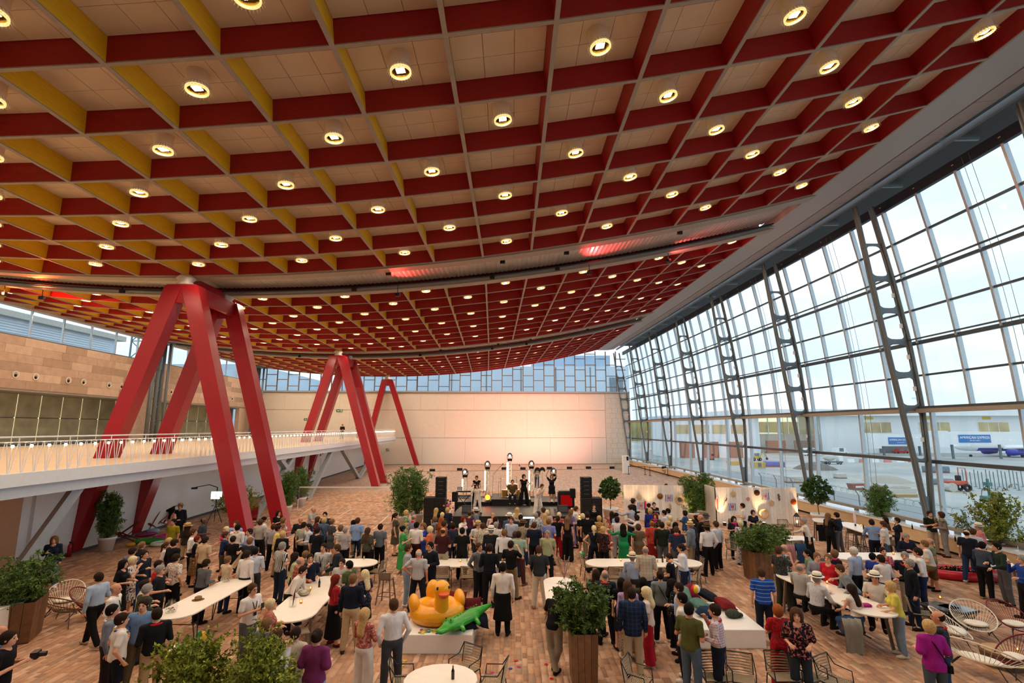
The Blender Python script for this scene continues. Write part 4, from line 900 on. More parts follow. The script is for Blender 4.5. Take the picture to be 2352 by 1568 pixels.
def fingers(bm,J,s,sgn):
    el,wr=Vector(J['el'][s]),Vector(J['wr'][s]);d=(wr-el).normalized();side=d.cross(Vector((0,0,1)));
    side=side.normalized()if side.length>.2 else Vector((0,1,0));side=side if abs(d.z)<.8 else Vector((0,1,0));nrm_=d.cross(side).normalized()
    if nrm_.dot(Vector((-s,0,-.3)))<0:nrm_=-nrm_
    base=wr+d*.085
    for i,ln in enumerate((.07,.08,.075,.058)):
        o=base+side*(-.03+i*.02);p1=o+d*ln*.5+nrm_*.012;p2=o+d*ln*.82+nrm_*.04;bm.tube([o-d*.03,o,p1,p2],[.0095,.0095,.009,.007],5)
    o=wr+d*.03-side*.03;bm.tube([o,o-side*.03+d*.03+nrm_*.012,o-side*.035+d*.07+nrm_*.03],[.012,.011,.008],5)
def body_mesh(P,sex):
    key=(P,sex)
    if key in _BODY:return _BODY[key]
    J=pose_joints(P,sex);f=sex=='f';hc=J['hd'](0,.01,1.64)
    pts=np.array([J['pel'],hc]+[J[a][s]for a in('knee','toe','el','wr','hand','sh')for s in(-1,1)]);lo,hi=pts.min(0)-.17,pts.max(0)+.17;lo[2]=-.03
    S=SDF(lo,hi,.021,(np.array(hc)-[.1,.13,.15],np.array(hc)+[.1,.13,.14]),.0105)
    torso(S,J,f);legs(S,J)
    for s in(-1,1):
        S.cone(J['ank'][s],J['toe'][s],.042,.032,.03);S.cone(J['sh'][s],J['el'][s],.046 if not f else.038,.037 if not f else.031,.03);S.cone(J['el'][s],J['wr'][s],.037 if not f else.031,.025,.02);S.ell(J['hand'][s],(.034,.034,.034),.03);S.cone(J['wr'][s],J['hand'][s],.027,.03,.02)
    S.cone(J['neck'],J['nt'],.06 if not f else.05,.055 if not f else.047,.04);hR=J['hR'];H_=J['hd']
    S.ell(H_(0,-.008,1.655),(.077,.097,.098),.02,hR);S.ell(H_(0,.025,1.60),(.06,.068,.082),.03,hR);S.ell(H_(0,.058,1.555),(.03,.028,.024),.03,hR)
    S.cone(H_(0,.083,1.645),H_(0,.106,1.61),.011,.015,.012)
    for s in(-1,1):S.ell(H_(s*.078,-.005,1.628),(.012,.022,.032),.008,hR);S.ell(H_(s*.033,.096,1.642),(.018,.02,.012),0,hR,cut=True)
    V,F=S.polys();bm=B()
    for s in(-1,1):fingers(bm,J,s,1)
    nf=len(bm.f)
    for s in(-1,1):
        bm.ell(H_(s*.033,.076,1.641),(.014,.012,.010),8,5,1,hR);bm.ell(H_(s*.034,.087,1.664),(.021,.008,.0045),8,4,1,hR)
    bm.ell(H_(0,.087,1.577),(.022,.01,.006),8,4,2,hR)
    me=sdf_mesh([(V,F,0)],'body',[m_skin,m_eye,m_lip],(bm.v,bm.f,bm.mi));_BODY[key]=(me,J);return me,J
_G={}
def gbox(J,z0,z1,arms=True):
    pts=[J['pel'],J['che'],J['neck']]+[J[a][s]for a in(('el','wr','sh')if arms else('sh',))for s in(-1,1)];pts=np.array(pts);lo,hi=pts.min(0)-.2,pts.max(0)+.2
    return lo,hi
def top_mesh(P,sex,kind):
    """tee, shirt (long sleeves), polo, vest (sleeveless), jacket, sweater"""
    key=('top',P[0]if P[0]in('chair','stool')else 's',P[1:],sex,kind)
    if key in _G:return _G[key]
    J=pose_joints(P,sex);f=sex=='f';lo,hi=gbox(J,0,0);lo[2]=min(lo[2],J['hz']-.22);S=SDF(lo,hi,.0185)
    off={'jacket':.03,'sweater':.022,'shirt':.017,'tee':.017,'polo':.017,'vest':.012,'loose':.024}[kind]
    torso(S,J,f,off,.05)
    sit=P[0]in('chair','stool')
    hem={'shirt':.085,'vest':.085,'jacket':-.10,'loose':-.06}.get(kind,-.005)
    if hem<.05 and not sit:q_=.012 if f else 0;S.cone((0,0,J['hz']-.06),J['up'](0,0,1.1),.168+off*.6+q_,.135+off*.5,.04,(1,.78,1))
    S.below((0,0,J['hz']+(hem if not sit else max(hem,.04))),(0,0,-1))
    slv={'tee':.62,'polo':.66,'vest':0,'loose':.8}.get(kind,2)
    for s in(-1,1):
        a,b,c=Vector(J['sh'][s]),Vector(J['el'][s]),Vector(J['wr'][s])
        if slv==2:q_=.005 if f else 0;S.cone(a,b,.047-q_+off*.7,.040-q_+off*.6,.012);S.cone(b,tuple(b+(c-b)*.95),.040-q_+off*.6,.029+off*.5,.008)
        elif slv:S.cone(a,tuple(a+(b-a)*slv),.045+off*.8,.042+off+(.014 if kind=='loose' else 0),.012)
        else:S.ell(J['sh'][s],(.052,.06,.05),.02)
    # neckline
    S.ell(J['up'](0,.05 if f else.03,1.52),(.07 if not f else.085,.085,.075 if not f else.1),0,J['R'],cut=True)
    parts=[(*S.polys(),0)]
    bm=B()
    if kind in('shirt','polo','jacket'):  # collar ring
        rr=[Vector(J['up'](.064*math.cos(t),-.008+.068*math.sin(t),1.478-.03*max(0,math.sin(t))))for t in np.linspace(-PI*1.4,PI*.4,16)]
        bm.tube([tuple(p)for p in rr],.016,6)
    me=sdf_mesh(parts,kind,[m_skin],(bm.v,bm.f,bm.mi));_G[key]=me;return me
def bottom_mesh(P,sex,kind):
    key=('bot',P[0],P[3]if kind.startswith('dress')else 0,P[1:3]if kind.startswith('dress')else 0,sex,kind)
    if key in _G:return _G[key]
    J=pose_joints(P,sex);f=sex=='f';sit=P[0]in('chair','stool');hz=J['hz']
    pts=np.array([J['pel']]+[J[a][s]for a in('knee','ank')for s in(-1,1)]);lo,hi=pts.min(0)-.27,pts.max(0)+.27;lo[2]=.0
    if kind.startswith('dress'):l2,h2=gbox(J,0,0);lo,hi=np.minimum(lo,l2),np.maximum(hi,h2)
    S=SDF(lo,hi,.0195)
    if kind in('trousers','jeans','shorts','widetrousers'):
        S.ell(J['pel'],((.168 if f else.16)+.012,.13,.14),.04);legs(S,J,.014,.03,{'shorts':.08}.get(kind,1.0 if kind!='jeans' else.97),{'widetrousers':.055,'trousers':.008,'shorts':.03}.get(kind,.002))
        if not sit:S.below((0,0,hz+.1),(0,0,1))
        else:S.below((0,0,hz+.12),(0,0,1))
        S.below((0,0,.06),(0,0,-1))
    else:
        hem={'skirt':.42,'dress':.48,'dresslong':.2,'apron':.38,'skirtlong':.2,'dressshort':.58}[kind]
        if kind.startswith('dress'):
            torso(S,J,f,.014);slv=.55
            for s in(-1,1):a,b=Vector(J['sh'][s]),Vector(J['el'][s]);S.cone(a,tuple(a+(b-a)*slv),.058,.055,.03)
            S.ell(J['up'](0,.06,1.53),(.085,.09,.1),0,J['R'],cut=True)
        if sit:
            for s in(-1,1):S.cone(J['hip'][s],J['knee'][s],.115,.09,.1)
            S.ell(J['pel'],(.185,.14,.14),.04)
        else:
            S.cone((0,0,hz+.06),(0,.0,hem),.165,.165+(.92-hem)*.13,.05,(1,.8,1));S.ell(J['pel'],(.185,.14,.14),.05)
            if kind in('skirt','skirtlong','apron'):S.below((0,0,hz+.12),(0,0,1))
            S.below((0,0,hem),(0,0,-1))
    me=sdf_mesh([(*S.polys(),0)],kind,[m_skin]);_G[key]=me;return me
def hair_mesh(P,sex,kind):
    key=('hair',P[0]if P[0]in('chair','stool')else 's',P[3],kind)
    if key in _G:return _G[key]
    J=pose_joints(P,sex);H_=J['hd'];hR=J['hR'];c=np.array(H_(0,0,1.6));S=SDF(c-[.2,.26,.45],c+[.2,.24,.24],.0135)
    top={'curly':.03,'afro':.06,'long':.02,'bob':.022,'pony':.012,'bun':.012,'short':.013,'bald':.004,'fringe':.004}[kind]
    S.ell(H_(0,-.012,1.66),(.078+top,.099+top,.100+top),0,hR)
    if kind in('short',):S.ell(H_(0,-.03,1.61),(.08,.082,.075),.02,hR)
    if kind in('long','bob','curly'):
        S.ell(H_(0,-.02,1.61),(.094,.092,.11),.03,hR)
    if kind=='long':
        S.cone(H_(0,-.05,1.6),J['up'](0,-.115,1.30),.085,.075,.05,(1.15,.6,1))
    if kind=='curly':S.cone(H_(0,-.05,1.6),J['up'](0,-.1,1.38),.1,.11,.05,(1.1,.75,1))
    if kind=='pony':S.ell(H_(0,-.025,1.615),(.082,.085,.07),.02,hR);S.cone(H_(0,-.12,1.66),H_(0,-.15,1.42),.04,.02,.03)
    if kind=='bun':S.ell(H_(0,-.025,1.615),(.082,.085,.07),.02,hR);S.ell(H_(0,-.105,1.69),(.05,.045,.048),.02,hR)
    # keep the face free
    fr=.045 if kind in('long','bob','curly','bun','pony')else.035
    S.ell(H_(0,.115,1.60),(.068,.09,.095),0,hR,cut=True)
    if kind in('short','pony','bun','bald','fringe'):S.ell(H_(0,.10,1.59),(.12,.088,.085),0,hR,cut=True)
    S.ell(H_(0,.10,1.645),(.066,.06,.06),0,hR,cut=True)
    S.below(H_(0,.09,1.70),tuple(hR@Vector((0,.9,-.45))))if kind in('short','pony','bun')else S.below(H_(0,.105,1.69),tuple(hR@Vector((0,.9,-.35))))
    if kind in('short',):S.below(H_(0,0,1.565),tuple(hR@Vector((0,.25,-1))))
    if kind=='fringe' or kind=='bald':  # ring of hair round a bald crown
        S.below(H_(0,-.03,1.68),tuple(hR@Vector((0,.45,1))));S.below(H_(0,0,1.575),tuple(hR@Vector((0,.2,-1))))
    V,F=S.polys();me=sdf_mesh([(V,F,0)],'hair',[m_skin]);_G[key]=me;return me
def shoe_mesh(P,s,kind):
    leg=P[0];key=('shoe',leg,s,kind)
    if key in _G:return _G[key]
    J=pose_joints(P,'m');a,t=J['ank'][s],J['toe'][s];lo,hi=np.minimum(a,t)-.1,np.maximum(a,t)+.1;S=SDF(lo,hi,.0145)
    z0=t[2]-.03;d=Vector(t)-Vector(a);d.z=0;d.normalize();hl=(a[0]-d.x*.045,a[1]-d.y*.045,z0+.035)
    S.cone(hl,(t[0],t[1],z0+.033),.04,.04,.02);S.cone((a[0],a[1],z0+.06),(a[0]+d.x*.09,a[1]+d.y*.09,z0+.04),.046,.045,.03);S.below((0,0,z0+.002),(0,0,-1));S.below((0,0,a[2]+.015),(0,0,1))
    me=sdf_mesh([(*S.polys(),0)],'shoe',[m_skin]);_G[key]=me;return me
# ---- cloth materials
def cloth(col,pat='plain',col2='ffffff'):
    nm='cloth_%s_%s_%s'%(col,pat,col2)
    if nm in MC:return MC[nm]
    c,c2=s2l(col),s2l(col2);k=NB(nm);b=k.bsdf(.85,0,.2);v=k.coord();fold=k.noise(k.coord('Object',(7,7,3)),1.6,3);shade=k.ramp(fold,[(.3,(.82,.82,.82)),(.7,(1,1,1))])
    x,y,z=k.sep(v)
    def stripes(s_,f_,w_):return k.math('GREATER_THAN',k.math('FRACT',k.math('MULTIPLY',s_,f_)),w_)
    ang=k.math('ARCTAN2',y,x)
    if pat=='plain':base=k.mix(0.0,c,c)
    elif pat=='vstripe':base=k.mix(stripes(x,26,.5),c,c2)
    elif pat=='hstripe':base=k.mix(stripes(z,11,.86),c,c2)
    elif pat=='check':base=k.mix(k.math('MULTIPLY',k.math('ADD',stripes(z,22,.75),stripes(x,22,.75)),.45),c,c2)
    elif pat=='plaid':base=k.mix(k.math('MULTIPLY',k.math('ADD',stripes(z,12,.8),stripes(x,12,.8)),.35),c,c2)
    elif pat=='dots':
        vo=k.n('ShaderNodeTexVoronoi');k.l(v,vo.inputs['Vector']);vo.inputs['Scale'].default_value=30;base=k.mix(k.math('LESS_THAN',vo.outputs['Distance'],.2),c,c2)
    elif pat=='leopard':
        vo=k.n('ShaderNodeTexVoronoi');k.l(v,vo.inputs['Vector']);vo.inputs['Scale'].default_value=26;base=k.mix(k.math('LESS_THAN',vo.outputs['Distance'],.33),c,c2)
    elif pat in('floral','multi'):
        vo=k.n('ShaderNodeTexVoronoi');k.l(v,vo.inputs['Vector']);vo.inputs['Scale'].default_value=11 if pat=='floral' else 16
        n_=k.noise(v,24,2);base=k.mix(k.math('GREATER_THAN',n_,.55),c,c2)
        if pat=='multi':base=k.mix(k.math('LESS_THAN',vo.outputs['Distance'],.36),base,vo.outputs['Color'])
        else:base=k.mix(k.math('LESS_THAN',vo.outputs['Distance'],.22),base,s2l('5a3f3a'))
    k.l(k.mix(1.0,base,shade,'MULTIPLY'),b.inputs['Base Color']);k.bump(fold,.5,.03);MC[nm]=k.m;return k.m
def hairm(col):return M('hair_'+col,col,.75,0,.3,40,.3,.12)
HC={'blk':'14100f','dbr':'2a1c15','br':'4a3222','lbr':'77583a','bl':'c0a06a','lbl':'d8c79c','gr':'8c8884','wh':'c9c6c0','red':'6e2416','gin':'9a5428'}
# ---- accessories (children of the person)
def obj_mat(o,m):
    for i,mm in enumerate(m if isinstance(m,(list,tuple))else[m]):o.material_slots[i].link='OBJECT';o.material_slots[i].material=mm
def acc(root,J,kind,col):
    bm=B();up,H_=J['up'],J['hd']
    if kind=='lei':
        n=26;rr=random.Random(3)
        for i in range(n):
            t=2*PI*i/n;fr=max(0,math.sin(t));c=up(.115*math.cos(t),.01+.1*math.sin(t),1.465-.08*fr)
            bm.ell(c,(.026,.026,.022),5,4,i%(len(col)if isinstance(col,(list,tuple))else 1),Matrix.Rotation(rr.random()*3,3,'Z'))
        return bm.build('flower_garland',[cloth(c)for c in(col if isinstance(col,(list,tuple))else[col])],root)
    if kind=='lanyard':
        bm.tube([up(.075*math.cos(t),.0+.085*math.sin(t),1.478-.02*max(0,math.sin(t)))for t in np.linspace(-PI,0,8)],.009,4)
        for s in(-1,1):bm.tube([up(s*.075,0,1.478),up(s*.05,.115,1.38),up(0,.142,1.2)],.008,4)
        bm.cbox(up(0,.15,1.16),(.07,.012,.1));return bm.build('lanyard',cloth(col),root)
    if kind=='hat':
        c=H_(0,-.012,1.70);bm.lathe([(.105,0),(.104,.05),(.09,.1),(.05,.115),(0.001,.1)],16,0,c,cap=False);bm.lathe([(.165,-.012),(.165,-.004),(.1,.004)],18,0,c);bm.lathe([(.107,.006),(.106,.032)],16,1,c,cap=False)
        return bm.build('hat',[cloth(col),cloth('2a2220')],root,True)
    if kind=='strap':
        bm.tube([up(-.1,-.02,1.49),up(-.03,-.145,1.36),up(.1,-.145,1.1),up(.19,-.05,.95)],.012,4);bm.tube([up(-.1,-.02,1.49),up(0,.13,1.3),up(.14,.13,1.05),up(.19,.02,.95)],.012,4);bm.cbox(up(.215,0,.9),(.07,.2,.14));return bm.build('shoulder_bag',cloth(col),root)
    if kind=='backpack':
        bm.bbox((-.15,-.3,.02),(.15,-.12,.46),.04);bm.xform(lambda p:Vector(up(p.x,p.y,p.z+1.0)));return bm.build('backpack',cloth(col),root)
    if kind=='glass':
        c=Vector(J['hand'][1])+Vector((0,.03,-.03));bm.lathe([(.026,0),(.032,.12)],10,0,c);return bm.build('drink_glass',M('beer_glass','d9a83a',.15),root)
    if kind=='phone':bm.cbox(Vector(J['hand'][1])+Vector((0,.03,.05)),(.075,.012,.15));return bm.build('phone',m_black,root)
    if kind=='camera':c=Vector(J['hand'][1])+Vector((-.08,.06,.04));bm.cbox(c,(.15,.09,.11));bm.tube([c,c+Vector((0,.14,0))],.04,10);return bm.build('camera',m_black,root)
    if kind=='tie':bm.tube([up(-.14,-.02,.98),up(-.1,.13,.95),up(.1,.13,.95),up(.14,-.02,.98)],.03,6);bm.bbox((-.17,-.16,-.36),(.17,-.12,.05),.015);bm.xform(lambda p:p+Vector(up(0,0,.97)),len(bm.v)-32);return bm.build('tied_jumper',cloth(col),root)
    if kind=='glasses':
        for s in(-1,1):bm.torus(H_(s*.034,.102,1.641),.023,.0035,10,4,0,J['hR']@Matrix.Rotation(R(90),3,'X'))
        bm.tube([H_(-.012,.105,1.641),H_(.012,.105,1.641)],.003,4);return bm.build('glasses',m_black,root)
    if kind=='scarf':bm.torus(up(0,.0,1.475),.085,.03,16,6,0,J['R']);bm.bbox((-.06,.11,1.2),(.02,.145,1.45),.015);return bm.build('scarf',cloth(col),root)
    if kind=='apron':bm.loft([[up(x,.145-abs(x)*.25,z)for x in(-.15,-.07,.07,.15)]for z in(1.0,1.2,1.34)],False,closed=False);return bm.build('apron_bib',cloth(col),root)
    if kind=='tray':bm.lathe([(.2,0),(.22,.02)],16,0,Vector(J['hand'][1])+Vector((0,.08,.04)));return bm.build('tray',m_steel,root)
    if kind=='mic':bm.tube([Vector(J['hand'][1]),Vector(J['hand'][1])+Vector((0,-.06,.14))],[.012,.02],8);return bm.build('microphone',m_black,root)
POSES={
 'st':('stand','down','down',0),'rx':('relax','down','bent',0),'hd':('relax','down','hold',0),'hl':('stand','hold','down',2),'bb':('stand','bent','bent',2),'ph':('stand','phone','phone',4),'fc':('stand','bent','face',2),'dr':('relax','bent','drink',-2),
 'hp':('wide','hip','down',0),'pk':('relax','pocket','pocket',0),'pk1':('relax','pocket','hold',0),'cr':('stand','cross','cross',-2),'wk':('walk','down','bent',3),'up':('stand','up','up',0),'ot':('wide','down','out',4),'ot2':('wide','out','out',4),
 'ln':('stand','table','table',28),'ln2':('crossl','table','table',20),'lt':('stand','table','bent',8),'sc':('chair','lap','lap',4),'ss':('stool','table','hold',6),'ss2':('stool','lap','table',8),'sl':('stool','table','table',22),'hh':('stand','down','head',0),'bk':('stand','back','back',0),'dn':('wide','bent','mic_',0),'rc':('relax','down','reach',12),'sg':('wide','out','drink',6),'bd':('wide','down','drink',30),
}
POSES['dn']=('wide','bent','hold',0)
SK={'':m_skin,'d':m_skind,'r':m_skinr}
HEADTOP=1.765
def person(x,y,face,sex,pose,hair,top,bot,label,sk='',h=None,z=0.,shoe='241c18',ac=(),name='person',group=None,pos=None,kind_top=True):
    """x, y: picture position of the head top; the floor position follows from the body height"""
    P=POSES[pose];me,J=body_mesh(P,sex);h=h or(1.79 if sex=='m' else 1.68);s_=h/1.76
    ht=J['hd'](0,-.012,HEADTOP);hh=ht[2]*s_
    p=Vector(pos)if pos else atZ(x,y,z+hh)
    rz=-R(face);off=Matrix.Rotation(rz,3,'Z')@Vector((ht[0],ht[1],0))*s_*1.09
    loc=(p.x-off.x,p.y-off.y,z)if not pos else(p.x,p.y,z)
    o=link('person',me,None,label,'person',group,loc=loc,rz=rz);o.scale=(s_*1.09,s_*1.09,s_);obj_mat(o,[SK[sk],m_eye,m_lip])
    hk,hc=hair if isinstance(hair,tuple)else(hair,'dbr')
    if hk!='none':c=link('hair',hair_mesh(P,sex,hk),o);obj_mat(c,hairm(HC.get(hc,hc)))
    tk,tc=top[0],top[1:]
    bk,bc=bot[0],bot[1:]
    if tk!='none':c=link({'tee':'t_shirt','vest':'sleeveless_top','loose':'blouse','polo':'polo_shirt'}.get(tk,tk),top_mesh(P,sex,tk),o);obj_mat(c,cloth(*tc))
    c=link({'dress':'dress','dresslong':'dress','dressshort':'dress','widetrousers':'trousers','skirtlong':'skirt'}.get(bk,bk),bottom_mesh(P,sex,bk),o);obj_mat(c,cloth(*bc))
    if bk=='apron':c=link('trousers',bottom_mesh(P,sex,'trousers'),o);obj_mat(c,cloth('16171a'))
    for s in(-1,1):c=link('shoe',shoe_mesh(P,s,0),o);obj_mat(c,cloth(shoe))
    for a in ac:acc(o,J,a[0],a[1]if len(a)>1 else '202020')
    return o
# ================================================================ THE GUESTS
# palette
WH,OW,CR,BK,NV,DN,GY,DG,LG='eceae6','ddd8cd','d8c6a6','121216','1b2238','2b3f63','6f7378','34363b','b3b6ba'
LB,MB,RB,OL,DGR,KH,BE,RD,MR,PK,YE,GN,LJ,TQ,PU='a9bdd6','6f92c4','2a4fa8','565a34','22352c','a28e6d','c3b393','b01c28','5a1c24','d69a98','d8c24e','2f9a57','7f9cba','3a7f86','7a2f6e'
RAIN=['e03030','f0a020','f0e040','30a040','3060d0','9040a0']
CROWD=[]
def Q(x,y,face,sex,pose,hair,top,bot,label,**k):CROWD.append([x,y,face,sex,pose,hair,top,bot,label,k])
def settle():
    """slide guests along their lines of sight until nobody stands in anybody else"""
    for c in CROWD:
        P_=POSES[c[4]];J=pose_joints(P_,c[3]);hz_=J['hd'](0,-.012,HEADTOP)[2]/1.76;h=c[9].get('h')or(1.79 if c[3]=='m' else 1.68);z=c[9].get('z',0.);d=ray(c[0],c[1]);c.append([(z+hz_*h-_H)/d[2],d,z,hz_,P_[0]in('chair','stool')or z>0])
    for it in range(60):
        mv=False
        for i in range(len(CROWD)):
            si=CROWD[i][10]
            for j in range(i+1,len(CROWD)):
                sj=CROWD[j][10]
                if si[2]!=sj[2]or abs(CROWD[i][0]-CROWD[j][0])>60:continue
                dx,dy=si[0]*si[1][0]-sj[0]*sj[1][0],si[0]*si[1][1]-sj[0]*sj[1][1];g=math.hypot(dx,dy)
                if g<.5:
                    st_=(.52-g)*.5;fr=1 if CROWD[i][1]>=CROWD[j][1]else-1  # the one lower in the picture stands in front
                    for s_,q in((si,-fr),(sj,fr)):
                        if s_[4]:continue
                        t=s_[0]+q*st_/s_[1][1];h=(_H+s_[1][2]*t-s_[2])/s_[3]
                        if 1.5<h<1.98:s_[0]=t;mv=True
        if not mv:break
    for x,y,face,sex,pose,hair,top,bot,label,k,s_ in CROWD:k['h']=(_H+s_[1][2]*s_[0]-s_[2])/s_[3];person(x,y,face,sex,pose,hair,top,bot,label,**k)
SG='guests standing in the hall'
# --- left edge and left foreground
Q(126,1231,150,'f','hd',('curly','lbr'),('jacket',NV),('jeans',LJ),'curly-haired woman in dark blazer and light jeans beside the grey strut',h=1.72,shoe=WH)
Q(228,1314,285,'m','wk',('short','dbr'),('shirt',LB),('trousers',BK),'man in pale blue shirt striding towards the balcony wall',shoe='b8a080')
Q(267,1339,75,'m','rx',('bald','gr'),('shirt',WH),('trousers',DG),'bald man in white shirt with dark lanyard at the left',sk='r',ac=[('lanyard','2a2a30')])
Q(284,1285,80,'f','bb',('long','blk'),('tee',BK),('skirtlong',BK),'woman with long black hair dressed all in black')
Q(306,1277,75,'f','fc',('bob','lbl'),('none',),('dress','d8d4cc','floral','1c1c28'),'blonde woman in white and black patterned dress, hand at her face')
Q(332,1263,100,'m','hd',('short','dbr'),('sweater','1a2030'),('jeans',DN),'dark-haired man in navy sweater beside the patterned dress')
Q(305,1256,10,'m','st',('short','dbr'),('shirt','6d7684'),('trousers',DG),'man in grey-blue shirt seen from behind at the left edge of the crowd',h=1.74)
Q(327,1243,20,'f','bb',('pony','lbr'),('jacket','20242e'),('trousers',BK),'woman with brown ponytail in dark jacket facing the deck chairs')
Q(365,1286,70,'f','bb',('short','dbr'),('tee','c02028'),('trousers',DG),'short-haired woman in bright red top among the left guests')
Q(369,1297,80,'m','rx',('short','gr'),('polo','191b20'),('trousers',BK),'grey-haired man in black shirt beside the red top',ac=[('glasses',)])
Q(340,1340,30,'m','lt',('short','gr'),('sweater','3a4230'),('trousers',DG),'grey-haired man in olive pullover leaning on the left table',h=1.74)
Q(333,1331,60,'m','bb',('short','dbr'),('shirt','c9bea8'),('trousers',KH),'man in beige shirt hidden behind the olive pullover',h=1.7)
Q(332,1374,170,'m','rx',('short','dbr'),('sweater','6f92c0'),('trousers','6a5f48'),'smiling man in light blue sweater and khaki trousers',h=1.8,shoe='4a3020')
Q(259,1387,60,'m','st',('short','blk'),('shirt','7c8698'),('trousers','2a2224'),'dark-haired man in grey-blue shirt with white garland',ac=[('lei','f0eeee')])
Q(280,1407,45,'m','pk',('short','dbr'),('tee','ece6de'),('trousers','161a28'),'man in white t-shirt with rainbow garland, back turned',ac=[('lei',RAIN)])
Q(362,1395,320,'m','bb',('short','dbr'),('sweater','14171b'),('trousers','b79f7c'),'man in black sweater with red garland and beige trousers',ac=[('lei','d02028')])
Q(22,1447,70,'m','ph',('short','dbr'),('tee','101014'),('trousers',NV),'photographer in black t-shirt at the bottom left edge',ac=[('camera',)],h=1.88)
Q(3,1436,60,'m','rx',('bald','gr'),('shirt','4a68a8'),('trousers',DG),'bald man in blue shirt behind the photographer',sk='r',h=1.68)
# --- around the left standing table and the shrub
Q(415,1157,170,'m','hh',('short','br'),('jacket','1c1f2e'),('trousers','15161c'),'man in dark suit lifting his straw hat by the white wall',ac=[('hat','b89a6a')])
Q(397,1166,20,'f','bb',('long','blk'),('loose','d6a298'),('trousers',KH),'woman in pink blouse with long black hair near the deck chairs')
Q(400,1191,190,'m','st',('short','blk'),('tee','8f8a1c'),('trousers',DG),'man in mustard yellow t-shirt facing the camera',sk='r',h=1.76)
Q(432,1202,340,'f','rx',('long','dbr'),('tee','2a2622'),('trousers',KH),'woman with straw hat and long dark hair',ac=[('hat','c8a56a')])
Q(444,1214,70,'m','hd',('short','br'),('shirt',WH),('trousers',BK),'tall man in white shirt and black trousers beside the red-haired woman',h=1.86)
Q(468,1188,80,'m','rx',('bald','blk'),('tee','3a3f45'),('trousers',BK),'dark-skinned man in charcoal t-shirt before the big shrub',sk='d')
Q(454,1230,70,'f','fc',('short','red'),('tee',BK),('skirt','8a6a42','leopard','2a1a10'),'red-haired woman in black top and leopard skirt')
Q(472,1231,15,'m','rx',('short','dbr'),('tee','cdb695'),('trousers','22262e'),'man in cream short-sleeved shirt seen from behind')
Q(389,1234,75,'f','bb',('short','bl'),('loose','c8a0a0'),('trousers',DG),'fair-haired woman in pale pink at the left of the crowd',h=1.66)
Q(383,1244,75,'f','rx',('pony','br'),('loose','d8c2c2'),('trousers',DG),'brown-haired woman in rose blouse next to the black sweater',h=1.63)
Q(401,1237,20,'m','rx',('short','dbr'),('sweater','14141a'),('trousers',BK),'broad man in black sweater with white collar, back turned',h=1.82)
Q(405,1271,20,'m','pk',('short','dbr'),('tee','ddd6c8','leopard','2a2420'),('trousers',BK),'man in white shirt with small dark print and black trousers')
Q(475,1283,25,'m','lt',('short','dbr'),('shirt','5c5f62'),('trousers','14151a'),'man in grey shirt standing behind the left table',h=1.72)
Q(520,1209,200,'f','bb',('bob','lbl'),('tee','c22a6a'),('trousers',DG),'fair-haired woman in magenta top by the big shrub',h=1.66)
Q(543,1195,185,'m','rx',('short','br'),('shirt','9ab2dc'),('trousers',DG),'man in light blue shirt with rainbow garland facing the camera',ac=[('lei',RAIN)])
Q(547,1203,5,'m','rx',('short','blk'),('sweater','e6e2dc'),('trousers',BK),'man in white sweater with rainbow garland, back turned',ac=[('lei',RAIN)],h=1.82)
Q(519,1220,70,'m','bb',('short','br'),('shirt','1c2c50'),('trousers','4a4238'),'man with glasses in dark blue shirt beside the black dress',ac=[('glasses',)])
Q(536,1230,5,'f','rx',('bun','dbr'),('none',),('dress','131318'),'woman in black dress with brown bun, back turned')
Q(574,1213,215,'m','hd',('short','dbr'),('shirt','a4b8dc'),('trousers',DG),'dark-haired man in light blue shirt behind the pampas plume')
Q(575,1233,15,'m','rx',('short','lbr'),('shirt','222838'),('trousers',BK),'man in dark navy shirt seen from behind beyond the vase',h=1.78)
Q(568,1263,20,'m','st',('short','dbr'),('shirt','e4e0dc'),('trousers','101116'),'man in white shirt and black trousers at the far end of the left table',h=1.76)
Q(587,1256,345,'m','rx',('short','blk'),('shirt','ccd4e2'),('trousers','3a3c42'),'man in bluish white shirt with lanyard and grey trousers',ac=[('lanyard','30343c')])
Q(524,1276,20,'f','bb',('bun','lbr'),('vest','d8c4a4'),('jeans',DN),'woman in cream top behind the glass vase',h=1.62)
Q(599,1192,10,'m','rx',('short','br'),('shirt','a9a59c'),('trousers',BK),'man in grey shirt and black trousers by the red leg')
Q(607,1186,60,'m','rx',('short','blk'),('shirt','d8d8da'),('trousers',DG),'black-haired man in white shirt next to the red leg',ac=[('glasses',)])
Q(640,1172,120,'f','ph',('long','dbr'),('none',),('dress','121216'),'woman in black dress looking down beside the red column')
Q(651,1188,70,'f','rx',('bob','lbr'),('loose','d6d6d8'),('trousers',DG),'woman with shoulder-length fair hair in white blouse',h=1.7)
Q(629,1202,10,'m','rx',('short','br'),('shirt','9c9aa0'),('trousers','101014'),'man in grey shirt and black trousers in front of the shrub',h=1.84)
Q(640,1205,75,'m','hl',('short','dbr'),('polo','dcc268'),('trousers',KH),'man with glasses in yellow polo shirt',ac=[('glasses',)])
Q(650,1219,5,'f','rx',('bob','bl'),('sweater','15151a'),('trousers',NV),'blonde woman in black top seen from behind',h=1.7)
Q(649,1203,75,'m','rx',('short','lbr'),('shirt','9fb0d8'),('trousers',NV),'man in light blue shirt behind the blonde woman in black',h=1.72)
Q(649,1244,30,'m','bb',('short','gr'),('tee','e6e4e0','vstripe','1c1c24'),('jeans','26344e'),'grey-haired man in black and white striped shirt and jeans',h=1.84)
Q(581,1339,110,'m','ph',('short','br'),('tee','e8e4e0'),('trousers','5c6162'),'man in white short-sleeved shirt reading his phone between the two long tables',ac=[('phone',),('lanyard','2a2a2a'),('glasses',)],h=1.84)
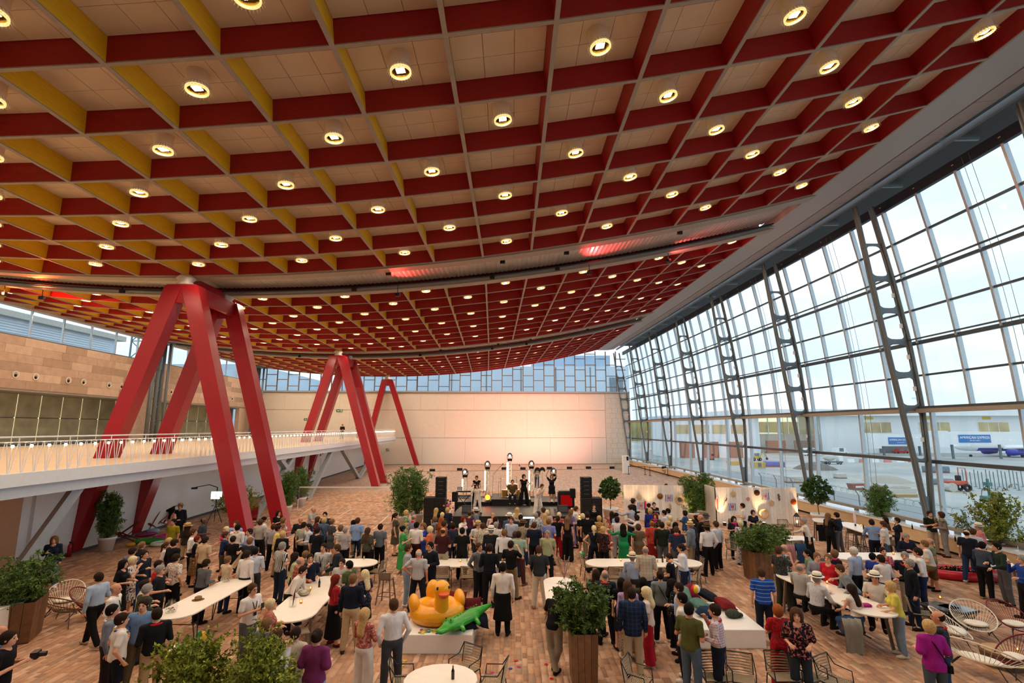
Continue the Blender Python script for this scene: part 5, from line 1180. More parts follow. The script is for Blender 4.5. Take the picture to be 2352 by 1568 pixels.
Q(622,1374,60,'f','bb',('short','lbl'),('none',),('dress','a8484a','vstripe','c88a72'),'woman with short blonde hair in red striped dress at the second table')
# --- crowd behind the second table
Q(691,1186,165,'m','cr',('bald','dbr'),('shirt','1e1e24'),('trousers',BK),'bald man in black shirt with folded arms',sk='r')
Q(721,1164,100,'m','rc',('bald','gr'),('tee','a8aaa8'),('jeans',DN),'bald man in grey t-shirt bending forward near the badminton court',sk='r')
Q(747,1175,175,'m','cr',('short','blk'),('shirt','1c2e4c'),('trousers',DG),'dark-haired man in petrol blue shirt facing the camera')
Q(730,1186,80,'f','bb',('long','br'),('loose','1d1a20','floral','a83a3a'),('trousers',BK),'woman in black blouse with red flowers')
Q(698,1198,10,'m','rx',('short','dbr'),('tee','a9ab96'),('trousers','121216'),'man in pale sage t-shirt with black trousers')
Q(709,1202,225,'m','bb',('short','dbr'),('shirt','c8d0de'),('trousers',DG),'man in pale printed shirt with lanyard beside the sage t-shirt',ac=[('lanyard','20242c')])
Q(730,1209,15,'m','st',('short','dbr'),('tee','10141e'),('trousers','0f1016'),'broad man in midnight blue t-shirt, back turned',h=1.86)
Q(745,1188,10,'f','bb',('bob','bl'),('jacket','4a6480'),('trousers',BK),'blonde woman in denim jacket with dark shoulder strap',ac=[('strap','14141a')])
Q(763,1191,40,'f','rx',('bun','lbr'),('none',),('dressshort','4a4c50','leopard','24262c'),'woman in grey patterned short dress',h=1.72)
Q(783,1205,20,'f','rx',('bob','lbr'),('tee','e0dccc','hstripe','1c1c24'),('trousers',BK),'woman in black and white striped top',h=1.68)
Q(793,1210,5,'f','st',('short','gr'),('tee','a7a7a9'),('trousers','17181e'),'woman with short grey hair in grey t-shirt')
Q(813,1194,70,'f','bb',('bob','blk'),('loose','d8d8dc'),('jeans',NV),'black-haired woman in white top beside the pale blue polo',h=1.66)
Q(822,1188,10,'m','bb',('short','br'),('polo','86a3d0'),('jeans','1c2740'),'man in sky blue polo shirt and dark jeans',h=1.84)
Q(845,1211,25,'f','rx',('long','br'),('loose','4a4a3a','leopard','34362c'),('trousers','111115'),'woman with long brown hair in olive patterned blouse')
Q(874,1202,15,'m','st',('short','dbr'),('tee','5f6a78'),('trousers','101116'),'young man in slate grey t-shirt walking alone before the court',h=1.78)
Q(744,1247,185,'m','hd',('short','dbr'),('shirt','d8d8d6','check','6a7080'),('trousers',KH),'man in white checked shirt with lanyard facing the camera',h=1.84,ac=[('lanyard','202028')])
Q(774,1249,250,'m','lt',('short','br'),('jacket','20232a'),('trousers','1c1e24'),'man in dark grey suit bending to the table',h=1.82)
Q(678,1268,60,'f','bb',('long','dbr'),('tee','b9bc94'),('trousers',BK),'woman with curly dark hair in pale green top',h=1.68)
Q(691,1278,50,'m','lt',('fringe','gr'),('shirt','8a3a34','plaid','c8b080'),('trousers',DG),'bald man in red plaid shirt at the second table',sk='r')
Q(702,1264,20,'m','rx',('short','lbr'),('tee','55603c'),('trousers',DG),'man in moss green t-shirt behind the plaid shirt',h=1.74)
Q(713,1271,150,'m','fc',('short','dbr'),('shirt','182036'),('trousers',DG),'man in navy shirt gesturing with raised finger',h=1.76)
Q(699,1299,95,'m','ln',('short','dbr'),('shirt','e6ddd2'),('trousers','121218'),'man in white shirt leaning far over the second table')
Q(786,1282,185,'m','lt',('short','dbr'),('shirt','c4c4c8'),('trousers',DG),'smiling bearded man in pale shirt behind the second table',h=1.72)
Q(803,1287,290,'m','hd',('short','blk'),('tee','4a5a36'),('trousers',DG),'bearded man in olive green t-shirt at the second table',h=1.72)
Q(771,1319,60,'f','hd',('long','red'),('shirt','a01c28'),('skirtlong','0f0f12'),'red-haired woman in long black skirt with red sleeves',shoe='8a1c1c',h=1.7)
Q(811,1317,5,'m','rx',('short','lbr'),('shirt','161d30'),('trousers','c2ab86'),'man in navy shirt and beige trousers, back turned',shoe='3a2418',h=1.84)
Q(839,1308,300,'f','bb',('long','lbl'),('none',),('dress','161a2c','dots','d0d0d8'),'blonde woman in navy dotted dress beside the navy shirt')
Q(909,1177,80,'f','st',('pony','dbr'),('none',),('dress','4c4a3a'),'tall woman in olive sleeveless dress by the tall bamboo',h=1.78,shoe='5a4030')
Q(933,1171,70,'f','rx',('bob','bl'),('none',),('dresslong','3a8a6a','multi','d8c040'),'blonde woman in long multicoloured dress by the bamboo')
Q(951,1181,40,'m','hd',('bald','gr'),('shirt','8c8aa0'),('trousers',KH),'bald man in lilac shirt with red scarf',ac=[('scarf','c02028')],sk='r')
Q(926,1207,75,'f','hd',('bun','blk'),('none',),('dresslong','3f9a52'),'woman in long emerald green dress holding a drink',shoe=WH,h=1.74)
Q(957,1198,20,'m','bb',('short','blk'),('shirt','e9e6e4'),('trousers','3a1420'),'man in white shirt and burgundy trousers',h=1.84)
Q(973,1201,205,'f','bb',('curly','lbr'),('none',),('dress','24489a'),'laughing woman in royal blue dress beside the orange jumpsuit',h=1.66)
Q(988,1208,280,'f','hd',('bob','lbl'),('tee','d8734a'),('widetrousers','d8734a'),'blonde woman in orange jumpsuit',h=1.7)
Q(938,1249,80,'m','bb',('short','br'),('tee','a3a6aa'),('jeans','8aa2b8'),'man in grey t-shirt and light jeans with folded hands',shoe=WH,h=1.82,ac=[('lanyard','30405a')])
Q(962,1260,10,'m','hp',('bald','wh'),('polo','b7bac0'),('trousers','191c26'),'bald man in pale grey polo with hand on hip, back turned',sk='r',h=1.8)
Q(989,1244,215,'m','bb',('short','blk'),('jacket','171b26'),('trousers','171c2c'),'man with glasses in dark suit smiling downwards',h=1.82,ac=[('glasses',)])
# --- crowd in front of the stage
Q(1002,1166,20,'f','rx',('long','bl'),('tee','1c1c20'),('trousers',BK),'woman with long wavy blonde hair close to the speaker stack')
Q(1016,1176,10,'f','rx',('short','lbl'),('tee','22242a'),('trousers',BK),'short blonde guest in black beside the speaker stack',h=1.66)
Q(1028,1165,10,'f','rx',('bob','bl'),('sweater','1c2438'),('trousers',NV),'blonde woman in navy sweater by the flower column')
Q(999,1186,290,'f','cr',('bob','lbr'),('shirt','7c828c'),('trousers','d6d2cc'),'woman in grey shirt and white trousers turned aside')
Q(1020,1195,60,'f','hd',('bob','br'),('loose','a8663a','floral','6a3a24'),('trousers',DG),'brown-haired woman in rust patterned top',h=1.68)
Q(1014,1187,10,'f','rx',('curly','gin'),('tee','7a4a2c'),('trousers',DG),'ginger curly woman behind the rust patterned top',h=1.66)
Q(1018,1211,10,'m','bb',('fringe','br'),('tee','3c161a'),('trousers','a39a84'),'balding man in maroon t-shirt, back turned',sk='r',h=1.84)
Q(1040,1200,320,'f','hd',('bob','dbr'),('jacket','2a3348'),('trousers',NV),'woman with dark bob and red scarf in navy jacket',ac=[('scarf','c02028')])
Q(1064,1186,120,'f','ot',('bob','red'),('jacket','e6e2da'),('trousers','2a3450'),'woman in white jacket with red garland spreading her arm',ac=[('lei','d01c28')],shoe=WH)
Q(1062,1211,5,'m','bb',('short','blk'),('tee','0f0f12'),('trousers','121216'),'man in plain black t-shirt and black hair, back turned',h=1.8)
Q(1079,1173,20,'f','rx',('bun','br'),('vest','5a2a44'),('jeans',NV),'woman with rainbow garland near the white pillar vase',ac=[('lei',RAIN)])
Q(1093,1167,280,'m','bb',('short','br'),('tee','6f7a86'),('trousers',DG),'bearded man in white hat and grey shirt',ac=[('hat','e6e0d4')])
Q(1098,1197,160,'m','bb',('short','br'),('tee','dedede'),('trousers','30343a'),'man in straw hat and white shirt looking aside',ac=[('hat','cfae74')],h=1.8)
Q(1109,1200,20,'m','rx',('short','br'),('tee','d2ccb8','leopard','2a2a26'),('trousers',DG),'man in cream shirt with black leaf print',h=1.8)
Q(1128,1209,10,'m','rx',('short','gr'),('shirt','181a1e','leopard','30333a'),('trousers',BK),'man in white hat and black printed shirt',ac=[('hat','e8e4d8')],h=1.84)
Q(1139,1198,10,'m','rx',('short','gr'),('tee','d6d2cc'),('trousers',DG),'grey-haired man in off-white shirt before the stage')
Q(1132,1177,185,'f','bb',('pony','bl'),('loose','d8c8b8','multi','b85a5a'),('trousers',DG),'blonde woman in flowery blouse facing the camera',h=1.7)
Q(1138,1186,20,'f','rx',('long','dbr'),('tee','4a2028'),('trousers',DG),'woman with long dark hair in wine red top')
Q(1158,1215,10,'m','rx',('short','lbr'),('shirt','dcdce0'),('trousers','20262c'),'man in white long-sleeved shirt at the centre table',h=1.82)
Q(1170,1179,340,'m','rx',('short','br'),('shirt','4a5a76'),('trousers',DG),'man in white hat with dark band and blue shirt',ac=[('hat','f0ece2')])
Q(1175,1187,195,'m','bb',('short','br'),('shirt','b2bed4'),('trousers',DG),'smiling man in light blue shirt turned to the camera')
Q(1188,1165,15,'f','rx',('long','bl'),('shirt','d8d0c0'),('dresslong','d8d0c0'),'woman with long blonde hair in white dress at the stage edge')
Q(1196,1181,15,'m','rx',('short','dbr'),('tee','262c24'),('trousers',DG),'man in dark olive t-shirt at the stage edge',h=1.82)
Q(1201,1194,40,'m','rx',('short','br'),('tee','a39a84','leopard','4a4a40'),('jeans','2a3a5a'),'man in brown hat and leaf-print shirt',ac=[('hat','6a5038')],shoe=WH)
Q(1191,1219,10,'m','rx',('short','dbr'),('tee','9ab8a4'),('trousers','4a2a2a'),'man in mint green t-shirt and brown trousers',h=1.84,shoe='6a4a34')
Q(1183,1220,10,'f','rx',('bob','br'),('tee','8a8478'),('jeans',DN),'brown-haired guest half hidden by the mint green t-shirt',h=1.62)
Q(1100,1246,130,'m','bk',('short','br'),('sweater','5c6068','check','8a8e96'),('trousers','16181f'),'man in grey checked pullover with arms behind his back',h=1.8,shoe='3a2c22')
Q(1125,1248,5,'m','bb',('short','dbr'),('shirt','10141a'),('trousers','0f1218'),'man in black long-sleeved shirt, back to the camera',h=1.86)
Q(1173,1241,25,'m','dr',('short','dbr'),('tee','121316'),('trousers','8a7a58'),'man in black t-shirt and khaki trousers raising his hand to his ear',h=1.82)
Q(1155,1291,5,'m','st',('short','blk'),('shirt','e8e4e2'),('apron','0f1014'),'waiter in white shirt and long black apron carrying a tablet',h=1.84)
Q(905,1374,335,'m','pk',('short','br'),('shirt','e4e2e4'),('trousers','43474e'),'bearded man in white shirt and grey trousers beside the yellow duck',shoe='2a2420',h=1.84)
Q(613,1418,20,'m','bb',('short','lbr'),('shirt','5c6470'),('trousers',DG),'man in slate shirt at the near end of the second table',h=1.74)
Q(637,1443,60,'m','fc',('short','br'),('shirt','ccd2dc'),('trousers',DG),'man in pale shirt resting chin on his hand by the shrub',h=1.7)
Q(680,1440,10,'m','bb',('short','dbr'),('jacket','cdc3b2'),('trousers','9a9284'),'man in beige linen jacket, back to the camera',h=1.86)
Q(729,1444,8,'f','bb',('bun','dbr'),('loose','7a2f62'),('jeans','8fa6c4'),'woman in plum purple top with dark bun and light jeans',h=1.74)
Q(838,1396,25,'f','cr',('long','bl'),('shirt','b0564e','floral','d8a490'),('widetrousers','e6e0d8'),'blonde woman in rust patterned blouse and white trousers',h=1.74)
Q(1282,1347,30,'m','ln2',('short','br'),('tee','0e0f12'),('trousers','978e7e'),'man in black t-shirt leaning on the high table by the planter',shoe='181818',h=1.8)
# --- crowd on the right of the stage
Q(1227,1198,15,'m','st',('short','br'),('polo','151d30'),('trousers','14161e'),'man in navy polo shirt walking to the stage',h=1.84)
Q(1231,1177,10,'m','rx',('short','gr'),('tee','c8d0d6','floral','5a7690'),('trousers',KH),'man in white and blue hawaiian shirt',h=1.8)
Q(1236,1174,70,'f','rx',('bob','br'),('loose','c2b09a'),('trousers',DG),'brown-haired woman in beige beside the hawaiian shirt')
Q(1248,1165,300,'f','bb',('bob','br'),('loose','b8a48c','floral','6a4a3a'),('trousers',DG),'woman with auburn bob at the stage front')
Q(1257,1171,10,'f','rx',('bob','lbl'),('loose','c8a8a0'),('trousers',DG),'light blonde woman in rose at the stage front')
Q(1252,1179,10,'f','rx',('long','bl'),('none',),('dresslong','a02a34','floral','d8c0b8'),'blonde woman in long red flowered dress')
Q(1260,1190,20,'m','rx',('short','lbr'),('tee','7a86c4'),('trousers','3a4050'),'man in periwinkle t-shirt',h=1.82)
Q(1258,1217,200,'m','st',('short','gr'),('polo','a0ab84'),('trousers','14161c'),'grey-haired man in sage polo shirt glancing back at the camera',sk='r',h=1.8)
Q(1238,1252,10,'m','pk1',('short','br'),('tee','2c3036'),('trousers','d0c6b4'),'man in charcoal polo and cream trousers standing alone',h=1.84,shoe='a07a58')
Q(1281,1184,15,'f','rx',('pony','dbr'),('tee','101014'),('widetrousers','a01c24'),'woman in black top and wide red trousers before the stage',h=1.74)
Q(1284,1176,20,'f','rx',('bob','lbl'),('vest','c05a50'),('skirtlong','a83a3a'),'blonde woman in red sleeveless dress')
Q(1303,1186,15,'f','st',('long','lbr'),('vest','111114'),('widetrousers','0f0f12'),'woman with long wavy hair in black jumpsuit',h=1.78)
Q(1311,1170,60,'f','rx',('long','lbr'),('none',),('dresslong','7a6a9a'),'woman in long lilac dress')
Q(1323,1162,80,'m','ph',('short','br'),('tee','e6e6e8'),('trousers',DG),'man in white t-shirt filming with his phone at the stage',ac=[('phone',)],h=1.8)
Q(1338,1179,15,'f','rx',('bob','lbl'),('none',),('dressshort','101013'),'blonde woman in short black dress and white trainers',shoe=WH,h=1.74)
Q(1349,1175,10,'m','st',('short','dbr'),('tee','0e1014'),('trousers','8a7c64'),'tall man in black t-shirt and khaki trousers',h=1.9,shoe='e0e0e0')
Q(1364,1157,180,'f','st',('bun','dbr'),('jacket','101012'),('trousers','101012'),'woman in black blazer with white garland facing the camera',ac=[('lei','f2f0ee')])
Q(1376,1184,10,'f','bb',('bob','bl'),('none',),('dresslong','c8a83a','floral','7a3a7a'),'blonde woman in yellow and purple dress',h=1.7)
Q(1364,1206,10,'f','hp',('pony','lbl'),('vest','141a2a'),('widetrousers','121726'),'woman with blonde ponytail in navy jumpsuit',h=1.76)
Q(1385,1208,50,'f','rx',('bun','bl'),('loose','101012','floral','5a2a2a'),('trousers','101012'),'blonde woman in loose black tunic by the beach ball',h=1.74)
Q(1405,1174,10,'f','rx',('long','dbr'),('none',),('dresslong','a8403c','floral','d8b8a8'),'woman with long dark hair in red flowered dress')
Q(1417,1186,20,'f','st',('bob','dbr'),('vest','e2e2e4'),('trousers','8a8e9a'),'woman with brown bob in white top and grey trousers',h=1.72)
Q(1415,1177,70,'m','rx',('short','blk'),('shirt','8ca6d0'),('trousers',DG),'dark-haired man in blue shirt by the potted tree')
Q(1431,1203,10,'f','ot2',('curly','blk'),('shirt','1c8a52'),('dress','1c8a52'),'woman with long black curls in bright green dress',h=1.74)
Q(1447,1159,320,'m','ot2',('short','dbr'),('shirt','aab0c0'),('trousers','20242c'),'dancing man in pale blue shirt stretching both arms',h=1.82)
Q(1454,1146,80,'m','rx',('short','dbr'),('jacket','16161a'),('trousers',BK),'man in brown trilby and black by the white plank screen',ac=[('hat','4a3428')])
Q(1462,1182,290,'f','ot2',('bob','dbr'),('jacket','d8cfc8'),('trousers',NV),'woman in white cardigan stretching her arms',h=1.7)
Q(1466,1203,10,'f','rx',('bob','br'),('none',),('dress','5a5f48','floral','8a4a3a'),'woman in green flower-print dress',h=1.72)
Q(1490,1155,60,'f','hd',('bun','dbr'),('none',),('dresslong','2a2e24','leopard','3c4236'),'woman in dark patterned dress with a tray at the plank screen',ac=[('tray',)])
Q(1502,1153,185,'f','bb',('pony','dbr'),('shirt','14161c'),('trousers',BK),'smiling woman in black shirt facing the camera at the screen')
Q(1493,1167,15,'f','rx',('bob','bl'),('shirt','1c2f8a'),('dresslong','1c2f8a'),'blonde woman in royal blue dress',h=1.74)
Q(1505,1178,205,'f','bb',('curly','red'),('loose','1c1c20','floral','8a8a4a'),('trousers',BK),'woman with red curls and pink scarf',ac=[('scarf','d01c7a')])
Q(1497,1196,10,'f','rx',('bun','gin'),('loose','b83a30','dots','e0b0a0'),('skirtlong','8a1c1c'),'woman with ginger bun in red off-shoulder blouse',h=1.7)
Q(1520,1198,15,'m','st',('short','dbr'),('sweater','1c241c'),('trousers','5c5f62'),'man in dark green sweater and grey trousers, back turned',h=1.84)
Q(1536,1195,10,'f','rx',('short','bl'),('none',),('dresslong','b03038','multi','d8c8c0'),'blonde woman in red multicoloured dress')
Q(1553,1208,10,'m','rx',('short','br'),('polo','232a44'),('trousers','4a4c50'),'man in navy shirt with red scarf, back turned',ac=[('scarf','c8202c')],h=1.82)
Q(1525,1171,280,'m','ph',('short','blk'),('shirt','dcdce0'),('trousers',DG),'man in white shirt holding up his phone',ac=[('phone',)],h=1.76)
Q(1534,1167,290,'m','rx',('short','blk'),('shirt','d2d6de'),('trousers',DG),'black-haired man in white shirt before the flower wreath')
Q(1540,1184,20,'f','rx',('bob','lbl'),('loose','cfc4b4'),('trousers',DG),'blonde woman in cream behind the red dress',h=1.64)
Q(1551,1199,60,'f','rx',('long','blk'),('tee','141418'),('trousers',BK),'woman with straight black hair in black top',h=1.7)
Q(1573,1172,290,'f','hd',('bob','dbr'),('jacket','33527c'),('skirtlong','ddd8ce'),'woman in denim jacket and white skirt',ac=[('glass',)])
Q(1585,1199,310,'m','hd',('short','gr'),('jacket','7c8694'),('trousers','a89878'),'man in straw hat and grey-blue blazer holding beer',ac=[('hat','d0b078'),('glass',)],h=1.8)
Q(1593,1193,290,'f','rx',('long','dbr'),('loose','15151a','floral','4a4a54'),('widetrousers','15151a','floral','4a4a54'),'dark-haired woman in black flowered outfit',h=1.7)
Q(1598,1183,280,'f','rx',('long','dbr'),('tee','2a2226'),('trousers',BK),'dark-haired woman before the bamboo by the screen gap')
Q(1609,1181,280,'m','hd',('fringe','gr'),('shirt','121217'),('trousers','14141a'),'bald man in black shirt beside the dark purple shirt',sk='r',h=1.84)
Q(1621,1180,300,'m','rx',('short','gr'),('shirt','2a1c34'),('trousers','16161c'),'man in grey cap and dark purple shirt',ac=[('hat','5a5450')],h=1.84)
Q(1623,1203,350,'m','pk',('short','dbr'),('shirt','e2e0e2'),('trousers','0f1014'),'man in brown hat, white shirt and black trousers',ac=[('hat','5a4028')],h=1.86)
Q(1644,1196,330,'m','st',('short','br'),('shirt','d0d4dc'),('trousers','101218'),'man in crisp pale shirt and black trousers next to the brown hat',h=1.84,shoe='c0a888')
Q(1685,1185,180,'f','ph',('long','dbr'),('tee','18202e'),('jeans','1c2840'),'woman clapping her hands with a pink scarf',ac=[('scarf','d01c7a')],h=1.74)
Q(1701,1195,40,'f','rx',('bob','lbl'),('shirt','d8d0d0','floral','9a8aa8'),('widetrousers','c8c4c8','floral','8a8a98'),'blonde woman in pale flowered suit half behind the planter',h=1.72)
Q(1705,1155,290,'m','bb',('short','dbr'),('tee','e4e2de'),('trousers',BK),'barman in white t-shirt behind the planter',h=1.82)
Q(1729,1171,180,'f','bb',('bob','dbr'),('tee','1c2030'),('trousers',BK),'dark-haired person peering over the planter foliage',h=1.62)
Q(1748,1303,15,'m','st',('short','br'),('tee','1f4fb0','hstripe','8fb0e0'),('trousers','141a2a'),'man in blue striped t-shirt walking away',h=1.82)
# --- around the right centre table
Q(1482,1253,10,'m','bb',('fringe','gr'),('jacket','bdb4a2','plaid','8a8478'),('jeans','20355c'),'grey-haired man in cream checked jacket and jeans',h=1.84,sk='r')
Q(1452,1270,15,'m','sc',('short','gr'),('shirt','9aa8c8'),('trousers',DG),'seated man in straw hat and light blue shirt',ac=[('hat','e6d8b8')])
Q(1537,1270,300,'m','sc',('short','dbr'),('tee','101014'),('trousers','1c1e26'),'seated man in black t-shirt with white garland looking at his phone',ac=[('lei','f0ece8'),('phone',)])
Q(1564,1248,285,'m','ph',('short','dbr'),('shirt','dcdfe8'),('jeans','1b2740'),'man in white shirt with blue jumper tied round his waist',ac=[('tie','4a7ac0'),('phone',)],h=1.84)
Q(1389,1308,10,'m','rx',('bald','gr'),('tee','1a2a38'),('jeans','1a2030'),'bald man with dark leaf-print backpack and red garland',ac=[('lei','e03a2a'),('backpack','121a24','x')],sk='r',h=1.88)
Q(1369,1308,20,'f','rx',('long','dbr'),('tee','18181c'),('trousers',BK),'woman with long brown hair behind the wooden planter')
Q(1441,1333,10,'f','rx',('long','br'),('shirt','b49ac8'),('skirtlong','9a8a72','leopard','5a4c3c'),'woman with long brown hair in lilac cardigan and patterned skirt',h=1.72,shoe=WH)
Q(1450,1349,10,'m','st',('short','dbr'),('jacket','1e2c4a','plaid','3a5a8a'),('trousers','cabfa8'),'man in dark blue checked blazer and cream trousers',h=1.86,shoe='14161a')
Q(1427,1327,10,'f','rx',('long','blk'),('none',),('dress','101014'),'woman with black hair in black dress beside the lilac cardigan',h=1.66,ac=[('strap','101010')])
Q(1477,1326,10,'f','rx',('long','blk'),('tee','3a4234'),('trousers','3a4038'),'woman with black hair in dark green top',h=1.66)
Q(1484,1348,290,'f','hl',('curly','lbl'),('tee','e6dad2'),('widetrousers','b01a30'),'woman with short blonde curls in white top and red trousers',h=1.7,shoe='e0d8cc')
Q(1516,1310,10,'f','rx',('bun','dbr'),('tee','7c8484'),('trousers','12151c'),'woman in grey t-shirt with thin shoulder strap',ac=[('strap','181818')],h=1.76,shoe=OW)
Q(1543,1330,100,'f','rx',('curly','blk'),('loose','131316','dots','d0d0d0'),('trousers','101014'),'woman with dark curls in dotted black blouse',h=1.66)
Q(1559,1337,290,'m','rx',('short','dbr'),('shirt','b0c0da'),('jeans',DN),'man with glasses in light blue shirt near the pillows',h=1.72,ac=[('glasses',)])
Q(1566,1360,300,'m','st',('short','blk'),('shirt','e4dfd8'),('trousers','12131a'),'bearded man in white shirt facing the group',h=1.82,shoe='e8e8e8')
Q(1582,1384,45,'m','bb',('short','blk'),('polo','55582c'),('jeans','54687c'),'man in olive green polo shirt and blue jeans',sk='r',h=1.84,shoe='e8e8e8')
Q(1641,1386,300,'m','fc',('short','dbr'),('shirt','d8ccd4','check','7a3a5a'),('trousers','141a2c'),'man in red and white checked shirt with red garland',ac=[('lei','d8202a')],h=1.84)
Q(1786,1388,8,'f','cr',('bob','gin'),('tee','b81c28','floral','7a1420'),('widetrousers','b81c28','floral','7a1420'),'woman in red flowered jumpsuit, back turned',h=1.76)
Q(1828,1396,205,'f','bb',('curly','br'),('loose','14141c','floral','b86a6a'),('jeans','2a3440'),'smiling woman in black flowered kimono',h=1.76)
# --- right hand tables
Q(1788,1254,75,'m','dr',('short','br'),('tee','2c3030','leopard','50554e'),('trousers','3c3e36'),'man in dark printed shirt drinking beside the square planter',sk='r',h=1.84)
Q(1800,1249,80,'m','hd',('bald','gr'),('tee','4a6470','floral','c8d0d0'),('trousers',DG),'bald man behind the dark printed shirt',sk='r',h=1.82)
Q(1837,1293,60,'m','ss',('fringe','gr'),('polo','a9a6a2'),('trousers','1a1c22'),'balding man in grey polo on a bar stool',sk='r')
Q(1876,1316,70,'m','ss2',('short','gr'),('shirt','ccd0d8','dots','5a6478'),('trousers','12151c'),'man in white hat and dotted shirt on a bar stool',ac=[('hat','efe8d8')])
Q(1853,1261,285,'m','lt',('short','blk'),('tee','6a8a72'),('trousers',DG),'bearded man in green t-shirt at the right long table',h=1.76)
Q(1876,1268,185,'m','lt',('short','lbr'),('shirt','8c93a2'),('trousers',DG),'fair man in grey shirt facing the camera at the long table',h=1.76)
Q(1901,1271,235,'f','bb',('bun','lbr'),('tee','b81c2a'),('trousers',DG),'woman in red top with hair tied up at the long table',h=1.72)
Q(1916,1262,80,'f','hd',('bob','lbr'),('tee','1a1a1e'),('trousers',BK),'woman in black top with pink scarf behind the red top',ac=[('scarf','d01c7a')],h=1.7)
Q(1925,1295,285,'m','ln',('short','br'),('shirt','7c8488'),('trousers','3a4048'),'man in grey shirt leaning low over the long table')
Q(1960,1255,335,'m','rx',('short','wh'),('shirt','a8b8d4'),('trousers','101218'),'white-haired man in light blue shirt and black trousers',h=1.86)
Q(1955,1341,340,'f','ss',('long','dbr'),('vest','e6dfd8'),('jeans','33507c'),'woman with long dark hair in frilled white blouse on a stool',h=1.68)
Q(2008,1314,220,'m','ss',('short','dbr'),('polo','dcd6cc'),('trousers','15171c'),'man in white hat and white polo on a stool',sk='r',ac=[('hat','efe8d8')])
Q(2043,1334,290,'f','lt',('bob','bl'),('tee','d8cc5a'),('jeans','7f98b4'),'short-haired blonde woman in yellow t-shirt and jeans',h=1.72,shoe='d8d4c8')
Q(2022,1273,350,'m','ss',('short','dbr'),('shirt','e0d6d4'),('trousers','1a1c24'),'man in white shirt seated at the far high table, back turned',h=1.8)
Q(2003,1269,70,'f','rx',('short','blk'),('tee','24409a'),('trousers',DG),'short-haired woman in royal blue top',h=1.66)
Q(2027,1256,190,'f','hd',('short','dbr'),('loose','b82a34','multi','e0d0c8'),('trousers',DG),'woman in red flowered shirt with red garland',ac=[('lei','d01c28')],h=1.72)
Q(1901,1178,80,'f','dr',('long','lbr'),('jacket','121215'),('trousers','101013'),'woman in black suit talking by the white bar table',h=1.72)
Q(1921,1176,325,'m','hp',('short','dbr'),('shirt','182238'),('trousers','5c6068'),'man in navy shirt and grey trousers with hand on hip',h=1.82)
Q(1844,1190,290,'f','rc',('bun','gr'),('shirt','e2dfda'),('apron','101114'),'waitress in white shirt and black apron bending over a table',ac=[('apron','101114')],h=1.74)
Q(2001,1192,15,'m','lt',('short','dbr'),('shirt','7c98c8'),('trousers','141a2c'),'man in mid blue shirt and navy trousers at the back table',h=1.82)
Q(2028,1196,320,'m','hd',('short','br'),('tee','dcd8d0'),('jeans','4a5e78'),'man in white t-shirt and jeans at the back table',h=1.82)
Q(2033,1187,280,'f','rx',('long','dbr'),('tee','4a3c3a'),('trousers',DG),'woman with long dark hair in brown top before the bushy plant',h=1.7)
Q(2060,1188,290,'f','rx',('short','dbr'),('tee','141828'),('skirt','141828'),'woman with cropped dark hair in navy outfit by the bench',h=1.72)
Q(2134,1173,185,'m','cr',('short','dbr'),('polo','14261f'),('trousers','b3a78e'),'man in dark green polo with crossed arms at the window bench',h=1.84)
Q(2161,1175,300,'m','fc',('bob','br'),('sweater','8a7f7a'),('trousers','8c8c8e'),'long-haired man in taupe sweater leaning at the window bench',h=1.84,shoe='4a1c1c')
Q(2080,1224,185,'m','ss',('short','gr'),('sweater','161c30'),('trousers',DG),'grey-haired man in navy sweater seated behind the high table',sk='r',h=1.8)
Q(2122,1240,310,'m','ss2',('short','lbr'),('tee','d8d2ca'),('trousers','6a5a3a'),'man in white textured shirt on a wooden stool',h=1.8)
Q(2135,1235,300,'m','rx',('bald','gr'),('tee','7c8264'),('shorts','6a5434'),'bald man in green t-shirt and brown shorts',sk='r',h=1.82)
Q(2107,1257,310,'m','bb',('short','dbr'),('shirt','e8e4e2'),('jeans','1c2a48'),'man in white shirt and dark jeans beside the black jacket',h=1.88)
Q(2088,1283,290,'m','rx',('short','gr'),('jacket','12151e'),('jeans','1a2642'),'grey-haired man in black jacket and jeans',h=1.82)
Q(2077,1266,220,'m','bb',('short','gr'),('polo','161d2c'),('trousers','a09880'),'grey-haired man in navy polo with red garland',ac=[('lei','d8202a')],h=1.78)
Q(2219,1216,60,'m','wk',('fringe','dbr'),('tee','121726'),('jeans','1c3050'),'man in navy t-shirt and jeans stepping to the red drinks boat',h=1.82,shoe='b0a898')
Q(2234,1213,70,'m','rx',('short','br'),('shirt','b4c0d4'),('jeans',DN),'man in pale blue shirt behind the navy t-shirt',h=1.8)
Q(2247,1202,290,'m','rx',('short','gr'),('shirt','c06a6c','check','d8b0b0'),('jeans',DN),'man in white hat and pink checked shirt',ac=[('hat','efe8d8')],h=1.8)
Q(2255,1243,70,'m','lt',('short','blk'),('shirt','3c4658'),('trousers','101116'),'man in slate blue shirt and black trousers at the wooden table',h=1.82,shoe='9a8060')
Q(2287,1245,285,'m','lt',('short','blk'),('shirt','22342a'),('trousers','54565a'),'man in dark green shirt and grey trousers at the wooden table',h=1.84)
Q(2347,1274,285,'m','dr',('short','gr'),('shirt','24469a'),('trousers','14161c'),'man in blue shirt cut off by the right edge',h=1.8)
Q(2132,1423,8,'f','bb',('bob','bl'),('loose','a01c8c'),('jeans','4a5660'),'blonde woman in bright purple top with black shoulder bag',ac=[('strap','101012')],h=1.7)
Q(2154,1402,310,'m','rx',('fringe','dbr'),('tee','282a30','leopard','4a4a52'),('jeans','2a4468'),'balding man in dark printed shirt with red garland',ac=[('lei','d8202a')],sk='r',h=1.82)
